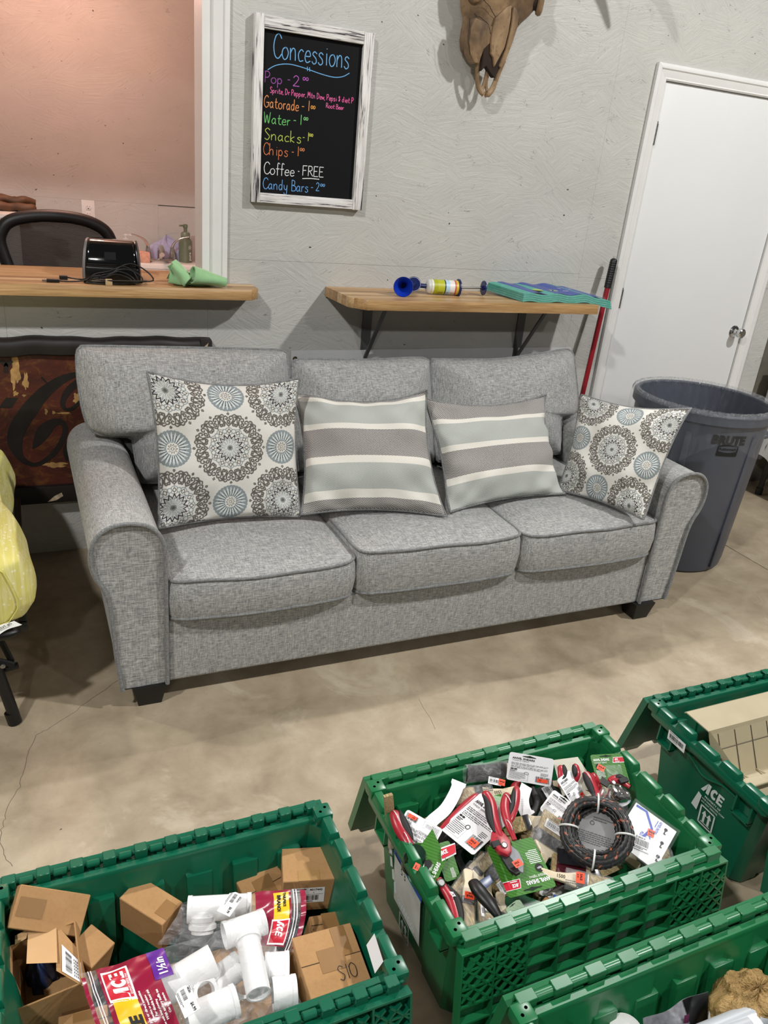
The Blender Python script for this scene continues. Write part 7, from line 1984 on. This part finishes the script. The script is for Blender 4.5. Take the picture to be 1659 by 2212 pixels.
# black scraper, hammer handle, blue handle, bottle in the corner
sc_ = thing('black_scraper', 'black plastic-handled scraper in clear wrap near the front of the tote', 'scraper', tuple(PM(1040, 1930, .28)))
P = catmull([PM(1022, 1905, .315), PM(1035, 1925, .318), PM(1060, 1955, .312), PM(1080, 1985, .300), PM(1088, 2005, .292)], 6)
obj('handle', MB().tube(P, [.011+.004*math.sin(i*.22) for i in range(len(P))], 12, flat=.7), BLACK, parent=sc_, smooth=60)
obj('blade_head', MB().hexa([PM(1020, 1912, .305), PM(1058, 1888, .305), PM(1066, 1905, .305), PM(1040, 1930, .305)], [PM(1020, 1912, .312), PM(1058, 1888, .312), PM(1066, 1905, .312), PM(1040, 1930, .312)]), M('blue_gray_plastic', '#3c4866', .3, var=.05), parent=sc_, bevel=.002)
hm = thing('hammer', 'wooden tool handle sticking up by the near rim of the tote', 'hammer', tuple(PM(1150, 1990, .27)))
P = [PM(1122, 2025, .262), PM(1150, 1990, .275), PM(1185, 1945, .288)]
obj('handle', MB().tube(catmull(P, 6), [.0125, .0128, .0125, .012, .0118, .0115, .011, .0105, .010, .0098, .0095, .009, .009], 14, flat=.8), M('varnished_wood', '#94693f', .35, var=.12), parent=hm, smooth=60)
obj('head', MB().cyl(PM(1180, 1950, .272), PM(1215, 1925, .262), .014, n=14), STEEL, parent=hm, smooth=40)
bh = thing('blue_handle_tool', 'blue tool handle poking out beside the wooden handle', 'tool', tuple(PM(1200, 1965, .26)))
obj('handle', MB().tube(catmull([PM(1188, 2000, .255), PM(1196, 1970, .27), PM(1200, 1940, .275)], 5), .010, 12), M('blue_handle', '#1c3f86', .4, var=.04), parent=bh, smooth=60)
obj('shank', MB().cyl(PM(1200, 1940, .275), PM(1204, 1905, .268), .004, n=10), STEEL, parent=bh, smooth=40)
bo = thing('dark_green_bottle', 'dark green round container with an orange sticker against the left wall', 'container', tuple(PM(895, 1865, .26)))
obj('body', MB().lathe([(.0, -.02), (.022, -.02), (.024, -.015), (.024, .03), (.02, .038), (.0, .040)], 24, T=along(PM(893, 1862, .285), (-.1, -.3, 1))), M('dark_green_gloss', '#0f2a1c', .2, var=0), parent=bo, smooth=40)
sale(bo, frame(PM(902, 1882, .328), PM(913, 1860, .330), PM(905, 1848, .332)), .016, .011)
# rope coil
rope = thing('rope_coil', 'coil of black rope flecked with orange, tied and wrapped in clear film', 'rope', tuple(PM(1290, 1800, .30)))
rc = PM(1289, 1796, .352); nr = (CAM_POS-rc).normalized()*.75+Vector((-.05, -.1, .5)); nr.normalize()
TR = along(rc, nr)
RM = NT('twisted_rope'); ra = RM.n('ShaderNodeAttribute', attribute_name='print'); rn = RM.noise(RM.mapped((300, 300, 300)), 1, 2)
RM.set(color=ra.outputs['Color'], rough=.42); RM.bump(rn, .2, .001); RM = keep(RM)
cblk = lin('#0a0b0b')[:3]; corg = lin('#b1603f')[:3]
rg = random.Random(5)
R0 = .0580; minor = .0052
slots = []
for ring, (rr0, nn) in enumerate(((0, 1), (.0062, 1))): pass
rows = [(-.016, -.006), (-.0155, .005), (-.0085, -.0135), (-.008, -.003), (-.0085, .0085), (-.003, .0165), (0, -.013), (.003, .006), (.0075, .0145), (.008, -.0085), (.0145, .0045), (.0150, -.006)]
for ri, (dr, dz) in enumerate(rows):
    dr, dz = dr*.78, dz*.85
    rad = R0+dr; n = 150; m = 8; mb = MB(); vs = []; cols = []; ph0 = rg.uniform(0, 6.28); tw = int(rad*2*PI/.0105)
    wob = rg.uniform(0, 6.28)
    for i in range(n):
        a = 2*PI*i/n; rw = rad+.0018*math.sin(2*a+wob)+.0012*math.sin(5*a+wob*2); zc = dz+.0022*math.sin(3*a+wob)
        for j in range(m):
            b = 2*PI*j/m; lob = 1+.16*math.cos(3*(b-a*tw/3*1.0)+ph0)
            vs.append(TR @ Vector(((rw+minor*lob*math.cos(b))*math.cos(a), (rw+minor*lob*math.cos(b))*math.sin(a), zc+minor*lob*math.sin(b))))
            s_ = ((b-a*tw/3)+ph0) % (2*PI); fl = (s_ < .75) and (math.sin(a*tw*.5+ri*1.7+wob) > .35)
            cols.append((*(corg if fl else cblk), 1))
    fs = [(i*m+j, ((i+1) % n)*m+j, ((i+1) % n)*m+(j+1) % m, i*m+(j+1) % m) for i in range(n) for j in range(m)]
    mb.add(vs, fs); mb.col = np.array(cols)
    obj('rope_turn', mb, RM, parent=rope, smooth=80)
for a in (100, 190, 275, 10):
    a = math.radians(a); T = TR @ Matrix.Rotation(a, 4, 'Z')
    obj('film_tie', MB().tube([T @ Vector((R0+.0195*math.cos(k*PI/12), .0, .0205*math.sin(k*PI/12))) for k in range(24)], .0022, 6, closed=True, flat=1.0), M('clear_tie', '#d5d5d2', .3, var=0), parent=rope, smooth=60)
obj('rope_label', MB().lathe([(.0465, -.006)], 36, T=TR), M('grey_rope_label', '#b4b4b4', .5, var=.02), parent=rope)
p = MB(); lines(p, -.036, -.004, .072, 6, .0042, .0018, -.0052, 0, TR, 4); lines(p, -.012, .030, .045, 2, .005, .0022, -.0052, 0, TR, 6); p.tube([TR @ Vector((-.012+.004*math.cos(k*PI/8), .016+.004*math.sin(k*PI/8), -.0052)) for k in range(16)], .0006, 4, closed=True)
obj('print', p, M('grey_ink', '#4c4c4e', .7, var=0), parent=rope)
ROPEFILM = NT('rope_film'); ROPEFILM.set(color=(.9, .9, .92, 1), rough=.12, alpha=.025, spec=1.0); ROPEFILM = keep(ROPEFILM)
def wrapf(u, v):
    a = 2*PI*u; b = -1.2+2.9*v; rr = .0205*(1+.03*math.sin(23*a+v*9))
    return TR @ Vector(((R0+rr*math.cos(b))*math.cos(a), (R0+rr*math.cos(b))*math.sin(a), rr*math.sin(b)*1.05))
obj('clear_wrap', MB().grid(wrapf, 80, 12, closed_u=True), ROPEFILM, parent=rope, smooth=70)
# keyed entry lock set in a clear clamshell
lk = thing('door_lock_package', 'keyed entry door lock set in a clear clamshell with blue-striped card', 'lock set', tuple(PM(1400, 1790, .3)))
A, B, D = PM(1325, 1812, .308), PM(1415, 1880, .286), PM(1364, 1726, .335)
Tk = frame(A, B, D); wk = (B-A).length; hk = (Tk.inverted() @ D).y
obj('insert_card', MB().box(0, wk, 0, hk, -.002, 0, T=Tk), CARDW, parent=lk)
bl_ = MB()
def rb(pts, w): bl_.ribbon(pts, w, .0008, 0, Tk)
rb([(.004, hk-.006), (.028, hk-.004), (.055, hk-.034), (.040, .020), (.0, .004)], .006)
obj('blue_band', bl_, M('blue_band_print', '#2246ad', .4, var=0), parent=lk)
p = MB(); TT = Tk @ tr(wk*.60, hk*.98, .001, -PI/2)
text_into(p, 'KEYED ENTRY', .0085, TT @ tr(.002, .002, 0), bold=.02, sx=.66); lines(p, .004, -.001, .034, 1, .003, .0018, 0, 0, TT)
text_into(p, 'HOME', .0085, TT @ tr(.052, -.012, 0), sx=.8); text_into(p, 'PLUS', .0085, TT @ tr(.052, -.021, 0), bold=.03, sx=.8)
text_into(p, '+', .018, TT @ tr(.072, -.026, 0), bold=.03)
p.ribbon([(.052, -.002), (.060, .004), (.072, .002), (.074, -.007)], .0022, 0, 0, TT)
obj('blue_print', p, M('blue_band_print', '#2246ad', .4, var=0), parent=lk)
p = MB()
for k in range(3):
    cx, cy = wk*(.80+.06*k), hk*(.88-.30*k)
    p.poly([(cx+.004*math.cos(a*PI/6), cy+.004*math.sin(a*PI/6)) for a in range(12)], .001, 0, Tk); p.rect(cx-.0012, cy-.013, cx+.0012, cy, .001, 0, Tk); p.rect(cx, cy-.013, cx+.004, cy-.010, .001, 0, Tk)
obj('key_icons', p, INK, parent=lk)
sticker(lk, Tk @ tr(.040, .012, .0016, .3), .036, .034, 8, number='5180414', name='price_label')
sale(lk, Tk @ tr(.052, .060, .0018, .25), .015, .017)
def cs(u, v):
    inside = min(1, min(u, 1-u)*9, min(v, 1-v)*9); return Tk @ Vector((-.006+(wk+.012)*u, -.006+(hk+.012)*v, .003+.013*inside))
obj('clamshell', MB().grid(cs, 30, 24), THIN, parent=lk, smooth=40)
kc = PM(1335, 1722, .352); Tn = along(kc, (.25, -.30, .9))
obj('knob', MB().lathe([(.015, -.030), (.017, -.020), (.022, -.010), (.0255, .002), (.0262, .010), (.0235, .017), (.019, .019), (.017, .0165), (.008, .0165), (.007, .018), (0, .018)], 36, T=along(kc, (.35, -.05, .9)), cap1=False), CHROME, parent=lk, smooth=35)
obj('rosette', MB().lathe([(.030, -.004), (.029, .001), (.016, .004), (.008, .006), (0, .007)], 36, T=along(PM(1330, 1742, .338), (-.1, -.6, .8)), cap1=False), CHROME, parent=lk, smooth=35)
obj('blister', MB().hexa([PM(1282, 1722, .318), PM(1300, 1735, .316), PM(1330, 1705, .316), PM(1308, 1688, .322)], [PM(1284, 1722, .34), PM(1300, 1733, .34), PM(1328, 1705, .34), PM(1308, 1690, .345)]), THIN, parent=lk, bevel=.004)
# blue-labelled card by the rim
vb = thing('valve_card', 'small blue and white packaged card by the near rim, right of the cream brush', 'package', tuple(PM(1330, 1925, .29)))
Tq = frame(PM(1300, 1945, .288), PM(1350, 1930, .288), PM(1312, 1908, .300))
obj('card', MB().rect(0, 0, .042, .035, 0, 0, Tq), CARDW, parent=vb); obj('blue_corner', MB().rect(.018, .012, .042, .035, .0006, 0, Tq), M('teal_print', '#1d6f92', .4, var=0), parent=vb); sale(vb, Tq @ tr(-.003, .006, .001, .1), .022, .018)
bk = MB(); bl2 = thing('yellow_print_pouch', 'clear pouch of small brass parts showing over the near rim', 'pouch', tuple(PM(1060, 2045, .27)))
obj('film', MB().grid(lambda u, v: PM(1010+90*u+20*v, 2050-45*u-28*v, .285+.014*math.sin(PI*u)*math.sin(PI*v)+.002*math.sin(u*31+v*17)), 24, 12), BAGF, parent=bl2, smooth=60)
obj('brass_part', MB().cyl(PM(1040, 2035, .272), PM(1075, 2015, .275), .008, n=14), M('brass', '#6d5f3c', .35, metal=1.0, var=0), parent=bl2, smooth=40)
# ------------------------------------------------------------------ right tote: beige divider tray and carton
BEIGE = M('beige_enamel', '#a89c80', .5, var=.05); WIRE = M('dull_wire', '#5e584c', .4, metal=.7, var=0)
ty = thing('divider_tray', 'beige metal tray with thin wire dividers lying in the right tote', 'tray', (1.8, 1.06, .2))
X0, X1 = 1.524, 2.10
sec = [(1.178, .352), (1.172, .356), (1.102, .346), (1.098, .336), (1.040, .232), (.985, .236), (.960, .286), (.955, .288)]
mb = MB(); th = .003
pts = sec+[(y-.001, z-th) for y, z in reversed(sec)]
k = len(pts)
vs = [(X0+(.05*max(0, (y-1.10)/.07)*0)+(-.012 if y > 1.15 else 0), y, z) for y, z in pts]+[(X1, y, z) for y, z in pts]
fs = [(i, (i+1) % k, k+(i+1) % k, k+i) for i in range(k)]
n = len(sec)
for i in range(n-1): fs.append((i, i+1, k-2-i, k-1-i)); fs.append((2*k-1-i, 2*k-2-i, k+i+1, k+i))
obj('trough', mb.add(vs, fs), BEIGE, parent=ty)
obj('end_plate', MB().add([(X0+.002, y, z) for y, z in sec[2:]]+[(X0+.004, y, z) for y, z in sec[2:]], [tuple(range(6)), tuple(range(11, 5, -1))]), BEIGE, parent=ty)
def face(y, z, x, off=.0015): return Vector((x, y-off, z+off*.5))
for x in [1.555+.058*i for i in range(9)]:
    w = MB().tube([face(1.098, .334, x), face(1.041, .234, x)], .0011, 5)
    obj('wire', w, WIRE, parent=ty)
    obj('wire', MB().tube([Vector((x, 1.041, .235)), Vector((x+.004, .990, .246))], .0024, 6), BEIGE, parent=ty, smooth=60)
obj('wire', MB().tube([face(1.078, .2995, X0+.01), face(1.078, .2995, X1-.01)], .0011, 5), WIRE, parent=ty)
for dz in (0.0,):
    pass
bx, Fb, wb2, hb2 = carton('beige carton in the near part of the right tote', at_z(1632, 1735, .262), at_z(1800, 1690, .262), at_z(1660, 1668, .262), .09, tape='none')
bx['group'] = 'boxes in the right tote'; 
for c in bx.children: c.data = c.data.copy(); c.data.materials[0] = BEIGE
uc, *_ = carton('plain beige carton lying under the divider tray', (1.56, 1.015, .228), (2.05, 1.015, .228), (1.56, 1.16, .228), .20, tape='none')
uc['group'] = 'boxes in the right tote'
for c in uc.children: c.data = c.data.copy(); c.data.materials[0] = BEIGE
o = thing('white_pack', 'small white packet under the beige carton edge', 'packet', tuple(at_z(1650, 1752, .22)))
obj('packet', MB().box(0, .08, 0, .05, 0, .02, T=frame(at_z(1640, 1770, .215), at_z(1720, 1750, .215), at_z(1648, 1735, .215))), PAPER, parent=o, bevel=.003)
# ------------------------------------------------------------------ front right tote: paper, tubs and bags
BPAP = NT('brown_kraft_paper'); pz_ = BPAP.noise(BPAP.mapped((16, 16, 16)), 1, 5, .65, 1.2)
BPAP.set(color=BPAP.ramp(pz_, ((.3, lin('#8a6d3e')), (.7, lin('#a98a56')))), rough=.55, spec=.4); BPAP.bump(pz_, 1.0, .03); BPAP = keep(BPAP)
pc = at_z(1612, 2165, .24)
rg = random.Random(31); ph = [rg.uniform(0, 6.28) for _ in range(12)]
def crumple(u, v):
    a = 2*PI*u; b = PI*v
    d = Vector((math.sin(b)*math.cos(a), math.sin(b)*math.sin(a), math.cos(b)))
    r = .060*(1+.10*abs(math.sin(3*a+2*b+ph[0]))+.09*abs(math.sin(5*a-4*b+ph[1]))+.07*abs(math.sin(7*b+3*a+ph[2]))-.10*abs(math.sin(2*a+5*b+ph[3])))
    return (pc.x+d.x*r*1.25, pc.y-.01+d.y*r*.95, pc.z-.01+d.z*r)
o = obj('paper_wad', MB().grid(crumple, 54, 30, closed_u=True), BPAP, smooth=18)
tag(o, 'crumpled ball of brown kraft paper in the front right tote', 'paper'); recenter(o)
GRAYP = M('pale_gray_plastic', '#a9aeb3', .35, var=.02)
for k, (lab, a, b, z0, r) in enumerate((('pale gray tub with a rounded white end by the brown paper, farther one', (1470, 2262), (1655, 2186), .262, .022), ('pale gray tub with a rounded white end at the picture corner, nearer one', (1400, 2300), (1628, 2222), .262, .024))):
    f = thing('gray_tub', lab, 'tub', tuple(at_z(*a, z0)), group='gray tubs in the front right tote')
    p0, p1 = at_z(*a, z0), at_z(*b, z0)
    obj('barrel', MB().tube([p0, p1], [r, r], 24), GRAYP, parent=f, smooth=40)
    d = (p1-p0).normalized(); T = along(p1, d)
    obj('end_cap', MB().lathe([(r*1.02, -.012), (r*1.04, .0), (r*.9, .008), (r*.6, .012), (.0, .013)], 24, T=T, cap1=False), PVC, parent=f, smooth=50)
f = thing('foil_pouch', 'black and silver printed pouch standing in the front right tote', 'pouch', tuple(at_z(1480, 2200, .24)))
A, B, D = at_z(1395, 2245, .24), at_z(1530, 2195, .24), at_z(1400, 2212, .262)
T = frame(A, B, D); w_ = (B-A).length
obj('film', MB().grid(lambda u, v: T @ Vector((w_*u, -.05+.085*v+.012*u*v, .004*math.sin(u*9+v*5)+.012*math.sin(PI*u)*math.sin(PI*v))), 20, 12), M('silver_film', '#8f9095', .25, var=.35, vscale=60, metal=.4), parent=f, smooth=60)
obj('black_panel', MB().grid(lambda u, v: T @ Vector((w_*(.62+.38*u), -.05+.085*v+.012*(.62+.38*u)*v, .0015+.004*math.sin((.62+.38*u)*9+v*5)+.012*math.sin(PI*(.62+.38*u))*math.sin(PI*v))), 10, 12), M('black_film', '#0a0a0b', .2, var=0), parent=f, smooth=60)
obj('purple_stripe', MB().grid(lambda u, v: T @ Vector((w_*(.52+.08*u), .0+.03*v, .0025+.004*math.sin((.56)*9+v*2)+.012)), 4, 6), M('plum_print', '#5c1f45', .4, var=0), parent=f, smooth=60)
p = MB(); barcode(p, w_*.40, -.006, .022, .012, .018, 0, T, 18); obj('barcode', p, INK, parent=f)
f = thing('blue_capped_can', 'white can with a blue band at the bottom edge of the front right tote', 'can', tuple(at_z(1352, 2232, .20)))
cc = at_z(1352, 2226, .235); Tc = Matrix.Translation((cc.x, cc.y, 0))
obj('can_body', MB().lathe([(.0, .10), (.031, .10), (.032, .105), (.032, .232), (.029, .240), (.020, .243), (.0, .243)], 32, T=Tc, cap1=False), M('white_can', '#d9d9d6', .3, var=0), parent=f, smooth=40)
obj('blue_band', MB().lathe([(.0323, .12), (.0323, .225)], 32, T=Tc, cap0=False, cap1=False), M('blue_can_band', '#1c3f95', .3, var=0), parent=f, smooth=40)
f = thing('white_carton_card', 'bent white card standing beside the brown paper', 'card', tuple(at_z(1535, 2200, .23)))
obj('card', MB().grid(lambda u, v: at_z(1528+12*v*(1-u)+6*u, 2205-40*u, .225+.02*u)+Vector((.03*v*.2, 0, 0)), 8, 4), PAPER, parent=f)
